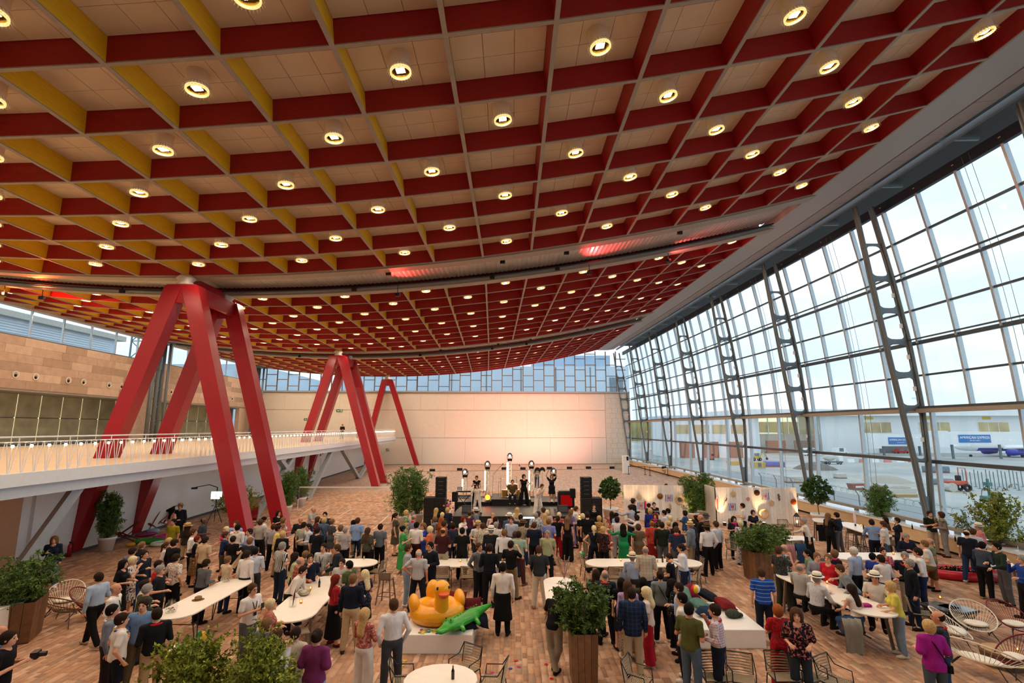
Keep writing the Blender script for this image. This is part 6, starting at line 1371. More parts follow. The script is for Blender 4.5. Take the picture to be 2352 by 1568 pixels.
# --- balcony
for(x_,y_,f_,sx_,hr_,tp_,lb_)in((709,971,20,'f',('bob','dbr'),('loose','a0444a','floral','d8b0b0'),'woman in red flowered top up on the balcony'),(787,970,185,'m',('short','dbr'),('shirt','2a1c1c'),'man in dark brown shirt leaning on the balcony rail'),(822,972,120,'f',('pony','bl'),('loose','8a8468','leopard','3a3a30'),'fair-haired woman in leaf-print top on the balcony')):
    d_=ray(x_,y_);tt={709:50.5,787:62.5,822:68.}[x_];kk_=tt/d_[1];person(0,0,f_,sx_,'bb',hr_,tp_,('trousers','1c1c22'),lb_,z=4.1,pos=(d_[0]*kk_,tt,4.1),h=1.75)
# ================================================================ FURNITURE
m_wtop=M('white_table_top','efe7dc',.35,0,.03);m_wood=M('stained_beech','7a5a3c',.5,0,.2,8);m_woodg=M('grey_brown_beech','7b6a59',.55,0,.15,8);m_rope=M('taupe_rope','a8977c',.8,0,.15,30);m_ropew=M('white_cord','e2dccd',.7,0,.05);m_ropeb=M('burgundy_cord','6a1426',.7,0,.1);m_ropebr=M('brown_wicker','6a4426',.7,0,.2)
def stadium(A,Bp,w,n=10,grow=0.):
    d=Vector((Bp.x-A.x,Bp.y-A.y));L_=d.length;d.normalize();nrm_=Vector((-d.y,d.x));r=w/2+grow;out=[]
    for c,s in((Bp,1),(A,-1)):
        for i in range(n+1):an=-PI/2+PI*i/n;v=d*(math.cos(an)*r*s)+nrm_*(math.sin(an)*r*s);out.append((c.x+v.x,c.y+v.y))
    return out
def table(a,b_,w,h,style,label,group='white tables'):
    A,Bp=atZ(*a,h),atZ(*b_,h);mid=(A+Bp)/2;root=thing('table',label,'table',(mid.x,mid.y,0),group=group)
    lo=lambda p:Vector((p.x-mid.x,p.y-mid.y,0));A,Bp=lo(A),lo(Bp);bm=B()
    bm.loft([[(x,y,z)for x,y in stadium(A,Bp,w,10,g)]for z,g in((h-.05,-.03),(h-.035,0),(h-.01,0),(h,-.012))],True);bm.build('table_top',m_wtop,root)
    d=(Bp-A);L_=d.length;d.normalize();nr=Vector((-d.y,d.x,0))
    if style=='hairpin':
        for f_ in(.08,.92):
            for s in(-1,1):
                c=A+d*L_*f_+nr*s*w*.33;bm=B();f0=c+nr*s*.1
                bm.tube([(c.x-d.x*.13,c.y-d.y*.13,h-.05),(f0.x-d.x*.015,f0.y-d.y*.015,.012),(f0.x+d.x*.015,f0.y+d.y*.015,.012),(c.x+d.x*.13,c.y+d.y*.13,h-.05)],.012,6)
                q=c+nr*s*.03;bm.tube([(q.x-d.x*.09,q.y-d.y*.09,h*.68),(q.x+d.x*.09,q.y+d.y*.09,h*.68)],.01,6);bm.build('leg',m_black,root)
            bm=B();p,q=A+d*L_*f_+nr*w*.35,A+d*L_*f_-nr*w*.35;bm.tube([(p.x,p.y,h*.62),(q.x,q.y,h*.62)],.01,6);bm.build('stretcher',m_black,root)
    elif style=='pedestal':
        for f_ in((.12,.88)if L_>1 else(.5,)):
            c=A+d*L_*f_;bm=B();bm.lathe([(.3,0),(.27,.1),(.24,h-.05)],20,0,(c.x,c.y,0));bm.build('pedestal',m_wtop,root,True)
    else:
        mt=m_woodg
        for f_ in(.03,.97):
            for s in(-1,1):
                c=A+d*L_*f_+nr*s*w*.36;f0=c+nr*s*.08+d*(.1 if f_>.5 else-.1);bm=B();bm.bar((f0.x,f0.y,0),(c.x,c.y,h-.05),.06,.05,0,tuple(d));bm.build('leg',mt,root)
        bm=B();p,q=A+d*L_*.05,A+d*L_*.95;bm.tube([(p.x,p.y,.3),(q.x,q.y,.3)],.015,6);bm.build('foot_rail',m_black,root)
    return root
table((408,1404),(536,1338),1.0,.97,'hairpin','long white high table with hairpin legs and a hat on it')
table((672,1408),(748,1334),1.15,.97,'wood','long white high table with candles, second from the balcony side')
table((778,1291),(832,1291),1.1,.74,'pedestal','oval white table with a beer glass beside the rope chairs')
table((992,1291),(1148,1291),1.1,.74,'pedestal','oval white dining table in the middle behind the yellow duck')
table((1380,1291),(1576,1291),1.1,.74,'pedestal','oval white dining table behind the tall planter')
table((1283,1334),(1296,1392),.9,1.0,'hairpin','white high table half hidden behind the tall planter')
table((1826,1322),(2004,1398),1.05,1.03,'wood','long white high table crowded with seated guests at the right')
table((1936,1276),(2092,1276),1.0,1.03,'wood','white high table with candles behind the crowded one')
table((1944,1202),(2018,1226),.95,1.03,'wood','white high table by the window bench with a pink plume')
table((1786,1235),(1842,1235),1.0,.74,'pedestal','white table where the waitress clears glasses')
table((1008,1560),(1016,1560),1.35,.74,'pedestal','round white table cut by the bottom edge with a bottle')
table((2268,1268),(2300,1300),.8,1.03,'wood','small high table with wooden legs by the yellow-green shrub')
table((1886,1192),(1890,1196),.8,.95,'wood','small white table with a coat beside the woman in black')
# rope chairs
def rope_chair_proto():
    root=thing('rope_chair','x','chair');fr=.012
    for s in(-1,1):
        bm=B();bm.tube([(s*.27,.25,0),(s*.27,.22,.44),(s*.28,.2,.63),(s*.28,-.14,.65),(s*.25,-.27,.84)],fr,6);bm.build('arm_frame',m_black,root)
        bm=B();bm.tube([(s*.26,-.26,0),(s*.24,-.2,.43)],fr,6);bm.build('leg',m_black,root)
    bm=B();bm.tube([(-.27,.22,.44),(.27,.22,.44),(.24,-.2,.43),(-.24,-.2,.43),(-.27,.22,.44)],fr,6);bm.build('seat_frame',m_black,root)
    bm=B();bm.tube([(-.25,-.2,.46),(-.25,-.27,.84),(.25,-.27,.84),(.25,-.2,.46)],fr,6);bm.build('back_frame',m_black,root)
    bm=B()
    for i in range(15):
        t=i/14;bm.tube([(-.25,-.2-.07*t,.47+.36*t),(0,-.235-.07*t,.47+.36*t+(.012 if i%2 else-.012)),(.25,-.2-.07*t,.47+.36*t)],.0085,5)
    bm.build('back_ropes',m_rope,root)
    bm=B()
    for i in range(14):y=-.19+.4*i/13;bm.tube([(-.25,y,.445),(0,y,.43),(.25,y,.445)],.011,5)
    bm.build('seat_ropes',m_rope,root);return root
rc=rope_chair_proto();rcn=[0]
def chair(x,y,face,label,z=.42):
    p=atZ(x,y,z);o=rc if rcn[0]==0 else copy_tree(rc);rcn[0]+=1;o.location=(p.x,p.y,0);o.rotation_euler=(0,0,-R(face));o['label']=label;o['group']='rope chairs';return o
for x,y,f_,lb in((1017,1325,0,'rope chair pulled up to the middle table, near side, balcony end'),(1076,1325,0,'rope chair at the middle table, near side, next to the grey pullover'),(1060,1279,180,'rope chair on the far side of the middle table'),(1018,1279,180,'rope chair with a green jacket on the far side of the middle table'),(1112,1322,5,'rope chair half hidden by the men in black at the middle table'),(1152,1281,190,'rope chair at the far end of the middle table'),
 (866,1312,285,'rope chair standing alone beside the oval table with the beer'),(834,1281,190,'rope chair with black coat at the oval table with the beer'),(795,1279,175,'rope chair behind the dark grey suit'),
 (1382,1278,170,'empty rope chair on the far side of the table behind the planter'),(1352,1300,80,'rope chair at the table end beside the navy jumpsuit'),(1412,1326,0,'rope chair with a grey cloth, near side of the right centre table'),(1458,1328,15,'rope chair under the seated man in the straw hat'),(1543,1322,300,'rope chair under the seated man with the white garland'),(1598,1306,270,'golden-lit rope chair with bag at the right end of the centre table'),(1590,1330,300,'rope chair behind the tied blue jumper'),(1528,1277,180,'rope chair on the far side near the bottles'),
 (1688,1262,60,'rope chair beside the clapping woman'),(1716,1258,90,'rope chair between the flowered suit and the planter'),(1794,1262,10,'rope chair at the waitress table, near side'),(1822,1262,350,'rope chair with pink and denim jackets'),(1804,1215,180,'rope chair behind the waitress table'),
 (1068,1538,215,'rope chair behind the round table at the bottom edge'),(925,1566,80,'rope chair cut by the bottom edge beside the grey trousers'),(1133,1566,280,'rope chair at the bottom edge right of the round table'),(1643,1556,180,'rope chair in front of the checked shirt'),(1702,1560,200,'rope chair in the bottom row with a tilted back'),(1800,1556,180,'rope chair before the red jumpsuit'),(1858,1556,160,'wide rope chair before the black kimono'),(1918,1566,150,'rope chair at the bottom edge farthest to the window side'),(1466,1566,120,'rope chair with a black knob at the bottom edge'),(2115,1408,120,'rope chair behind the purple top')):
    chair(x,y,f_,lb)
# bar stools
def stool_proto(metal=False):
    root=thing('bar_stool','x','bar stool');mt=m_gsteel if metal else m_woodg;h=.74
    bm=B();bm.bbox((-.2,-.18,h-.02),(.2,.19,h+.02),.02);bm.build('seat',mt,root)
    bm=B();bm.loft([[(-.2+.4*i/6,-.18-.04*math.sin(PI*i/6),z)for i in range(7)]+[(.2-.4*i/6,-.155-.04*math.sin(PI*i/6),z)for i in range(7)]for z in(h+.02,h+.22)],True);bm.build('backrest',mt,root)
    for sx in(-1,1):
        for sy in(-1,1):bm=B();bm.bar((sx*.24,sy*.23,0),(sx*.16,sy*.14,h-.02),.038,.03);bm.build('leg',mt,root)
    for a_,b_ in(((-.215,.2),(.215,.2)),((-.215,-.2),(.215,-.2)),((-.215,-.2),(-.215,.2)),((.215,-.2),(.215,.2))):bm=B();bm.tube([(*a_,.26),(*b_,.26)],.009,5);bm.build('foot_rung',m_black,root)
    return root
sp=stool_proto();spn=[0]
def stool(x,y,face,label,z=.74,pos=None):
    p=Vector(pos)if pos else atZ(x,y,z);o=sp if spn[0]==0 else copy_tree(sp);spn[0]+=1;o.location=(p.x,p.y,0);o.rotation_euler=(0,0,-R(face));o['label']=label;o['group']='bar stools';return o
stool(888,1328,10,'bar stool standing alone beside the grey t-shirt man')
stool(690,1450,60,'wooden bar stool under the near end of the second long table')
for x,y,f_,lb in((1955,1222,20,'grey bar stool first in the row at the window table'),(1972,1227,20,'grey bar stool second in the row at the window table'),(1990,1232,20,'grey bar stool third in the row at the window table'),(2040,1250,20,'bar stool beside the white t-shirt at the window table'),(1990,1330,330,'bar stool between the two right tables'),(1895,1300,180,'bar stool behind the red top at the crowded table')):stool(x,y,f_,lb)
# acapulco chairs
def acapulco(x,y,face,cord,label,wide=1.0,cush=True,frame=m_black):
    p=atZ(x,y,.4);root=thing('string_chair' if wide<1.3 else 'string_sofa',label,'chair' if wide<1.3 else 'sofa',(p.x,p.y,0),-R(face),'string lounge chairs');n=36
    rim=[(math.cos(2*PI*i/n)*.42*wide,.05+math.sin(2*PI*i/n)*.40,.55-math.sin(2*PI*i/n)*.28)for i in range(n)]
    bm=B();bm.tube(rim+[rim[0]],.016,6);bm.build('rim',cord,root)
    seat=[(math.cos(2*PI*i/n)*.2*wide,.12+math.sin(2*PI*i/n)*.16,.33-math.sin(2*PI*i/n)*.02)for i in range(n)]
    bm=B();bm.tube(seat+[seat[0]],.012,6);bm.build('seat_ring',frame,root)
    bm=B()
    for i in range(n):bm.tube([rim[i],tuple((Vector(rim[i])*.35+Vector(seat[i])*.65)+Vector((0,0,-.02))),seat[i],(0,.12,.31)],.006,4)
    bm.build('cords',cord,root)
    for sx in(-1,1):
        for sy,yy in((-1,-.22),(1,.38)):bm=B();bm.tube([(sx*.18*wide,.12+sy*.12,.33),(sx*.34*wide,yy,0)],.012,6);bm.build('leg',frame,root)
    if cush:bm=B();bm.lathe([(.02,-.03),(.2,-.03),(.24,0),(.2,.035),(.02,.04)],18);bm.xform(lambda q:Vector((q.x*wide,q.y*.95+.13,q.z+.37)));bm.build('cushion',M('cream_cushion','ece4d6',.8),root,True)
    return root
acapulco(2235,1424,200,m_ropew,'white string chair with cream cushion beside the wicker cubes',1.15)
acapulco(2315,1424,170,m_ropeb,'burgundy string chair with cream cushion beyond the white one',1.15)
acapulco(2178,1442,120,m_ropew,'white string loveseat with burgundy pillow behind the printed shirt',1.5)
acapulco(2245,1512,60,m_ropew,'long white string sofa with feather garlands',1.9)
acapulco(2345,1505,280,m_ropeb,'burgundy string chair at the right edge holding a candle',1.0)
acapulco(150,1372,150,m_ropew,'white string chair behind the brown wicker sofa',1.1)
acapulco(140,1400,10,m_ropebr,'brown wicker string sofa beside the wooden planter at the left',1.7,False)
acapulco(192,1385,90,m_ropeb,'dark red string table chair behind the pale blue shirt',.9,False)
# wicker cubes with glass tops
for x,y,lb in((2160,1395,'brown wire wicker coffee cube with glass top, nearer the guests'),(2200,1400,'brown wire wicker cube beside the white string chair')):
    p=atZ(x,y,.4);root=thing('wicker_cube',lb,'side table',(p.x,p.y,0),.3);mw=M('dark_wicker','3a2c22',.7,0,.2)
    bm=B()
    for i in range(9):
        q=-.33+.66*i/8
        for(a_,b_)in(((q,-.33),(-q,-.33)),((q,.33),(-q,.33)),((-.33,q),(-.33,-q)),((.33,q),(.33,-q))):bm.tube([(*a_,0),(*b_,.42)],.008,4)
    bm.build('wicker',mw,root)
    bm=B();bm.tube([(-.35,-.35,.43),(.35,-.35,.43),(.35,.35,.43),(-.35,.35,.43),(-.35,-.35,.43)],.02,6);bm.build('frame',mw,root)
    bm=B();bm.box((-.33,-.33,.44),(.33,.33,.455));bm.build('glass_top',M('smoked_glass','5a6064',.08,.2),root)
# log table, bottle-filled red boat
p=atZ(2300,1490,.35);root=thing('log_table','round sawn log used as a low table between string chairs','log table',(p.x,p.y,0));bm=B();bm.lathe([(.42,0),(.4,.12),(.43,.3),(.4,.34)],14);bm.build('trunk',M('bark','6a5038',.9,0,.25),root);bm=B();bm.lathe([(.39,.34),(.38,.345)],14);bm.build('sawn_face',M('sawn_wood','b08a5c',.7),root)
p=atZ(2205,1306,.3);root=thing('inflatable_boat','red inflatable boat filled with beer bottles and ice','boat',(p.x,p.y,0),R(-18));m_inf=M('red_vinyl','b8182c',.25);bm=B();bm.torus((0,0,.16),.75,.16,28,10,0,None,1.55,.75);bm.build('tube',m_inf,root,True)
bm=B();bm.lathe([(.6,.06),(.6,.1)],20);bm.xform(lambda q:Vector((q.x*1.75,q.y*.85,q.z)));bm.build('bottom',m_inf,root)
bb=B();bb.lathe([(.032,0),(.032,.14),(.013,.19),(.013,.24)],8);bot_me=bb.mesh('beer_bottle',M('brown_bottle','1c120c',.15));bc_=B();bc_.lathe([(.015,.235),(.015,.25)],8);cap_me=bc_.mesh('bottle_cap',M('gold_cap','d8c890',.4))
for i in range(60):
    a_=rng.random()*2*PI;r_=math.sqrt(rng.random());q=Vector((math.cos(a_)*r_*.95,math.sin(a_)*r_*.42,.12));q=Matrix.Rotation(R(-18),3,'Z')@q
    o=link('beer_bottle',bot_me,None,'small brown beer bottle standing in the red boat','bottle','beer bottles in the red boat',loc=(p.x+q.x,p.y+q.y,.1));link('bottle_cap',cap_me,o)
# white plinths
for nm,x0,y0,x1,y1,lb in(('a',-2.72,13.68,-.98,15.7,'low white plinth carrying the yellow duck float'),('b',4.5,14.0,6.42,16.1,'low white plinth heaped with cushions')):
    bm=B();bm.bbox((0,0,0),(x1-x0,y1-y0,.44),.012);bm.build('plinth',M('white_laminate','eceae6',.4,0,.02),None,label=lb,cat='plinth',group='white plinths',loc=(x0,y0,0))
# inflatables: duck and crocodile grown as smooth bodies
m_duck=M('yellow_vinyl','f2a81c',.22,0,.04);m_beak=M('orange_vinyl','d8561c',.25);m_croc=M('green_vinyl','2f9a2c',.18,0,.12,10)
dk=thing('inflatable_duck','big yellow inflatable duck float with orange beak on the white plinth','float',(-2.0,14.7,.44),R(20))
bm=B();bm.torus((0,0,.23),.5,.23,32,14);bm.build('ring',m_duck,dk,True)
S=SDF((-.4,-.95,.2),(.4,-.1,1.25),.03);S.cone((0,-.48,.35),(0,-.52,.75),.2,.17,.1);S.ell((0,-.5,.9),(.22,.24,.22),.06);V_,F_=S.polys();link('head',sdf_mesh([(V_,F_,0)],'head',[m_duck]),dk)
S=SDF((-.25,-1.05,.65),(.25,-.55,1.05),.02);S.ell((0,-.74,.84),(.15,.16,.06),.02);S.ell((0,-.72,.78),(.12,.12,.05),.02);V_,F_=S.polys();link('beak',sdf_mesh([(V_,F_,0)],'beak',[m_beak]),dk)
for s in(-1,1):
    bm=B();bm.ell((s*.15,-.66,.97),(.03,.03,.045),10,6);bm.build('eye',m_black,dk,True);bm=B();bm.ell((s*.62,.05,.45),(.14,.33,.24),14,10);bm.build('wing',m_duck,dk,True)
bm=B();bm.ell((0,.6,.55),(.2,.22,.3),14,10);bm.build('tail',m_duck,dk,True)
cr=thing('inflatable_crocodile','glossy green inflatable crocodile lying beside the duck','float',(-1.22,14.12,.6),R(-38))
S=SDF((-.45,-1.0,-.2),(.45,1.05,.45),.028);S.cone((0,-.85,.0),(0,-.45,.05),.09,.14,.06,(1.4,1,.7));S.cone((0,-.45,.05),(0,.3,.08),.2,.18,.08,(1.2,1,.7));S.cone((0,.3,.08),(.12,.9,.2),.16,.04,.06)
for s in(-1,1):
    for y in(-.3,.25):S.cone((s*.15,y,.05),(s*.36,y-.1,-.02),.07,.05,.05)
    S.ell((s*.07,-.55,.17),(.05,.06,.05),.03)
V_,F_=S.polys();link('body',sdf_mesh([(V_,F_,0)],'body',[m_croc]),cr)
bm=B()
for i in range(9):bm.ell((0,-.35+i*.1,.2+.01*i),(.02,.03,.016),6,4)
bm.build('back_ridge',m_croc,cr,True)
for s in(-1,1):bm=B();bm.ell((s*.08,-.58,.21),(.02,.02,.02),6,4);bm.build('eye',m_black,cr)
# cushions
def cushion_me(col):
    bm=B();n=9;V_=[]
    for s in(1,-1):
        for i in range(n):
            for j in range(n):
                u,v_=-1+2*i/(n-1),-1+2*j/(n-1);pin=1-.14*(1-(u*v_)**2)*(abs(u)**3+abs(v_)**3)*.6;h_=.11*((1-u**4)*(1-v_**4))**.5;V_.append((u*.27*pin,v_*.27*pin,s*h_))
    F_=[]
    for k2 in(0,1):
        o=k2*n*n
        for i in range(n-1):
            for j in range(n-1):f_=(o+i*n+j,o+(i+1)*n+j,o+(i+1)*n+j+1,o+i*n+j+1);F_.append(f_ if k2==0 else tuple(reversed(f_)))
    bm.add(V_,F_);return bm.mesh('cushion',cloth(col),True)
for x,y,z,rx,ry,rz,col,lb in((-1.1,15.1,.62,50,0,10,'5a1018','dark red cushion propped behind the duck'),(-1.55,15.4,.68,60,0,-10,'6a141c','burgundy cushion at the back of the duck plinth'),(-1.2,14.2,.52,10,8,30,'141c2c','navy cushion under the green crocodile'),(-.95,14.75,.56,25,20,60,'4a1018','maroon cushion at the plinth corner behind the crocodile'),(-.85,14.5,.55,20,30,20,'101828','dark navy cushion at the plinth corner'),
 (4.85,15.5,.85,45,20,20,'6f9488','sage green cushion on top of the pile'),(5.25,15.3,.62,20,10,40,'5c8278','small sage cushion in the middle of the pile'),(5.1,15.85,.75,40,-20,0,'7a1c28','wine red cushion behind the sage one'),(5.65,15.8,.72,20,10,50,'141a26','black-navy cushion at the back of the pile'),(6.0,15.5,.58,12,12,20,'7a1c20','red cushion lying at the side of the pile'),(5.3,14.95,.55,8,0,60,'18304a','petrol blue cushion at the front of the pile')):
    o=link('cushion',cushion_me(col),None,lb,'cushion','scatter cushions',loc=(x,y,z));o.rotation_euler=(R(rx),R(ry),R(rz))
bm=B();bm.ell((0,0,.1),(.2,.16,.11),12,8);bm.ell((.2,.02,.06),(.1,.09,.06),10,6);bm.build('rucksack',cloth('3a4234','leopard','5a6048'),None,True,label='camouflage bag lying on the cushion plinth',cat='bag',loc=(5.95,14.85,.44))
# flower petals on the floor and plinth
pm={}
for i in range(40):
    c=rng.choice(('d8202c','e0c828','48a838','2850c0','c83a90'));bm=B();
    for k2 in range(5):bm.ell((.03*math.cos(k2*1.257),.03*math.sin(k2*1.257),.006),(.022,.022,.006),6,4)
    if c not in pm:pm[c]=bm.mesh('paper_flower',cloth(c))
    on=i<24;x,y=(rng.uniform(-2.4,-1.75),rng.uniform(13.75,14.0))if on else(rng.uniform(-3,1.2),rng.uniform(12.4,13.5))
    link('paper_flower',pm[c],None,'small coloured paper flower on the duck plinth' if on else 'small coloured paper flower on the paving','flower','paper flowers on the plinth' if on else 'paper flowers on the floor',loc=(x,y,.442 if on else.002))
# beach balls
def ball(x,y,r,label,z=0.):
    p=atZ(x,y,z+r);root=thing('beach_ball',label,'ball',(p.x,p.y,z));n=6;cs=['d82030','f0c020','e8e8e8','2a9a48','f0c020','3060c0']
    for i in range(n):
        bm=B();rr=[]
        for j in range(9):
            t=PI*j/8;rr.append([(r*math.sin(t)*math.cos(2*PI*(i+q/4)/n),r*math.sin(t)*math.sin(2*PI*(i+q/4)/n),r-r*math.cos(t))for q in range(5)])
        bm.loft(rr,False,closed=False);o=bm.build('gore',M('ball_'+cs[i],cs[i],.25),root,True)
    root.rotation_euler=(0,0,rng.random()*3)
ball(397,1503,.24,'large red and yellow beach ball under the left table');ball(460,1463,.17,'small striped beach ball behind the shrub');ball(1336,1273,.15,'red and green beach ball by the black jumpsuit');ball(983,1344,.16,'transparent golden beach ball under the middle table');ball(1598,1352,.12,'small yellow ball on the cushion pile',.85)
# deck chairs
def deck(x,y,face,label):
    p=atZ(x,y,.3);root=thing('deck_chair',label,'deck chair',(p.x,p.y,0),-R(face),'red deck chairs');mw=M('red_deck_wood','6a2a24',.5)
    for s in(-1,1):
        bm=B();bm.bar((s*.3,.6,.05),(s*.3,-.55,.95),.03,.05);bm.build('long_rail',mw,root);bm=B();bm.bar((s*.27,-.5,.02),(s*.27,.45,.45),.03,.05);bm.build('cross_rail',mw,root)
    for y_,z_ in((.58,.06),(-.53,.94),(-.48,.03),(.43,.44)):bm=B();bm.tube([(-.3,y_,z_),(.3,y_,z_)],.018,6);bm.build('rung',mw,root)
    bm=B();pts=[(.43,.45),(.2,.26),(-.05,.24),(-.3,.5),(-.53,.94)];bm.loft([[(-.26,y_,z_),(.26,y_,z_),(.26,y_-.008,z_+.008),(-.26,y_-.008,z_+.008)]for y_,z_ in pts],True);bm.build('canvas',cloth('8a2420'),root)
deck(288,1228,250,'red deck chair nearest the potted bamboo');deck(340,1205,170,'red deck chair with orange lining by the white wall');deck(368,1198,200,'red deck chair standing upright beside the suited man');deck(578,1192,160,'red deck chair behind the large shrub')
for x,y,sx,sy,sz,col,lb in((336,1228,.5,.12,.12,'8a2a5a','purple inflatable air bed roll over the deck chair'),(352,1220,.3,.25,.12,'8fb8d8','pale blue inflatable ring by the deck chairs'),(345,1242,.7,.28,.1,'2f9a3c','green inflatable mat on the floor'),(373,1246,.5,.4,.08,'c8d8d4','white and red inflatable mattress on the floor'),(372,1232,.4,.3,.1,'c83a8a','pink inflatable ring on the floor'),(300,1250,.2,.12,.1,'d8a02a','small orange and blue toy on the floor'),(545,1222,.5,.3,.14,'d8dcd8','white inflatable pool behind the navy shirt')):
    p=atZ(x,y,.1);bm=B()
    if sy>.2:bm.torus((0,0,sz),max(.05,sx-sz),sz,22,8,0,None,1,sy/sx)
    else:bm.ell((0,0,sz),(sx,sy,sz),14,8)
    bm.build('inflatable',M('vinyl_'+col,col,.2),None,True,label=lb,cat='inflatable',loc=(p.x,p.y,0),rz=rng.random())
# badminton net and court lines
p0,p1=atZ(683,1172),atZ(903,1172);nt_=thing('badminton_net','white badminton net with black end banners across the court','net',(0,0,0))
for p in(p0,p1):
    bm=B();bm.tube([(p.x,p.y,0),(p.x,p.y,1.55)],.025,6);bm.build('post',m_white,nt_);bm=B();bm.tube([(p.x-.45,p.y-.2,.02),(p.x,p.y,.1),(p.x+.45,p.y-.2,.02)],.02,6);bm.build('foot',m_white,nt_);bm=B();bm.box((p.x-.03,p.y-.14,.75),(p.x+.03,p.y+.14,1.55));bm.build('banner',M('net_banner','14202c',.6),nt_)
bm=B();bm.box((p0.x,p0.y-.01,1.47),(p1.x,p0.y+.01,1.55));bm.build('tape',m_white,nt_)
bm=B()
for i in range(120):x=p0.x+(p1.x-p0.x)*i/119;bm.tube([(x,p0.y,.8),(x,p0.y,1.48)],.002,3)
for i in range(14):bm.tube([(p0.x,p0.y,.8+i*.05),(p1.x,p0.y,.8+i*.05)],.002,3)
bm.build('mesh',M('net_cord','b8a890',.8),nt_,kind='stuff')
for a_,b_ in(((690,1183),(720,1162)),((770,1190),(805,1170)),((858,1215),(893,1182)),((700,1150),(900,1152)),((680,1180),(905,1184)),((660,1205),(900,1204))):
    A_,B_=atZ(*a_),atZ(*b_);bm=B();bm.bar((A_.x,A_.y,.003),(B_.x,B_.y,.003),.05,.004);bm.build('court_line',M('court_tape','e0d8c8',.6)if a_[0]in(690,770,858)else m_blackm,None,label='%s strip on the paving of the badminton court, %s'%('white tape' if a_[0]in(690,770,858)else 'black cable',('by the posts','in the middle','beside the bamboo','behind the net','below the net','nearest the crowd')[[690,770,858,700,680,660].index(a_[0])]),cat='floor strip')
# table-top things
def tt(x,y,z):return atZ(x,y,z)
def bottle(x,y,z,label,col='1c120c'):
    p=tt(x,y,z);o=link('beer_bottle',bot_me,None,label,'bottle',loc=(p.x,p.y,z));link('bottle_cap',cap_me,o)
for x,y,z,lb in((666,1345,.97,'brown bottle on the second long table'),(733,1348,.97,'second brown bottle near the leaning man'),(1040,1559,.74,'dark bottle on the round table at the bottom edge'),(1532,1290,.74,'dark bottle on the right centre table'),(1522,1291,.74,'brown bottle beside the phone of the seated man'),(1984,1216,1.03,'brown bottle on the window table'),(2096,1215,.76,'brown bottle on the window bench'),(2195,1243,.76,'brown bottle with flowers on the window bench')):bottle(x,y,z,lb)
cg=B();cg.lathe([(.035,0),(.04,.09),(.036,.09),(.032,.012)],10,cap=False);cand_me=cg.mesh('candle_glass',Glass('amber_glass',(.95,.8,.6),.1));fl=B();fl.ell((0,0,.05),(.016,.016,.03),6,5);flame_me=fl.mesh('flame',Emit('candle_flame','ffb05a',14));wx=B();wx.lathe([(.028,.008),(.028,.04)],8);wax_me=wx.mesh('wax',M('wax','e8d8b8',.6))
for x,y,z,lb in((691,1385,.97,'lit tea light in amber glass on the second table'),(713,1354,.97,'lit candle by the silver bowl'),(766,1283,.74,'lit candle behind the checked shirt'),(1057,1290,.74,'lit candle on the middle table'),(1426,1288,.74,'lit candle on the right centre table'),(1978,1208,1.03,'lit candle on the window table'),(2052,1273,1.03,'lit candle on the far high table'),(1900,1340,1.03,'lit candle by the dotted shirt'),(1858,1328,1.03,'lit candle at the grey polo'),(2160,1375,.46,'lit candle on the wicker cube'),(2337,1495,.4,'lit candle on the log by the burgundy chair')):
    p=tt(x,y,z);o=thing('candle',lb,'candle',(p.x,p.y,z),group='table candles');link('candle_glass',cand_me,o);link('flame',flame_me,o);link('wax',wax_me,o)
gl=B();gl.lathe([(.028,0),(.034,.13),(.03,.13),(.025,.01)],10,cap=False);glass_me=gl.mesh('glass',Glass('tumbler',(.95,.97,.97),.15));be=B();be.lathe([(.024,.012),(.028,.1)],10);beer_me=be.mesh('beer',M('beer','d8a030',.2))
for x,y,z,lb in((484,1342,.97,'glass of pale beer on the left table'),(836,1285,.74,'beer glass on the oval table'),(1073,1290,.74,'beer glass on the middle table'),(1510,1292,.74,'tall beer glass on the right centre table'),(1985,1372,1.03,'wine glass at the end of the crowded table'),(1880,1330,1.03,'glass on the crowded table'),(632,1400,.97,'empty glass on the second table')):
    p=tt(x,y,z);o=link('drinking_glass',glass_me,None,lb,'glass','drinking glasses',loc=(p.x,p.y,z));link('drink',beer_me,o)
# glass vases with shells, bowls, hat
def vase(x,y,z,r,label):
    p=tt(x,y,z);root=thing('glass_vase',label,'vase',(p.x,p.y,z));bm=B();bm.lathe([(.02,.005),(r*.8,.01),(r,r*.8),(r*.75,r*1.5),(r*.5,r*1.65),(r*.55,r*2.0)],18,cap=False);bm.build('glass',Glass('vase_glass',(.93,.96,.95),.15),root,True)
    rr=random.Random(5)
    for i in range(14):bm=B();bm.ell((rr.uniform(-.5,.5)*r,rr.uniform(-.5,.5)*r,r*rr.uniform(.2,.8)),(r*.2,r*.14,r*.12),6,4);bm.build('shell',cloth(rr.choice(('c83038','e0d8c8','b08a70','d8b090'))),root)
    return root
v1=vase(392,1406,.97,.15,'round glass jar with shells at the near end of the left table');v2=vase(519,1336,.97,.13,'glass jar with pampas plume at the far end of the left table');vase(2030,1272,1.03,.1,'glass jar on the far high table')
bm=B()
for k2 in range(1):
    n=40
    for i in range(n):
        t=i/(n-1);c=Vector((.02+.32*t,.1*t,.2+.62*t));wd=.07*math.sin(PI*min(1,t*1.1+.05))if t>.3 else.004
        for s in(-1,1):bm.add([tuple(c),tuple(c+Vector((s*wd*.8+.05,.01*s,-.05+.02))),tuple(c+Vector((s*wd+.01,0,.015)))],[(0,1,2)])
    bm.tube([(0,0,.05),(.1,.03,.35),(.34,.1,.84)],.006,5)
bm.build('pampas_plume',M('pampas','c8a888',.9),v2)
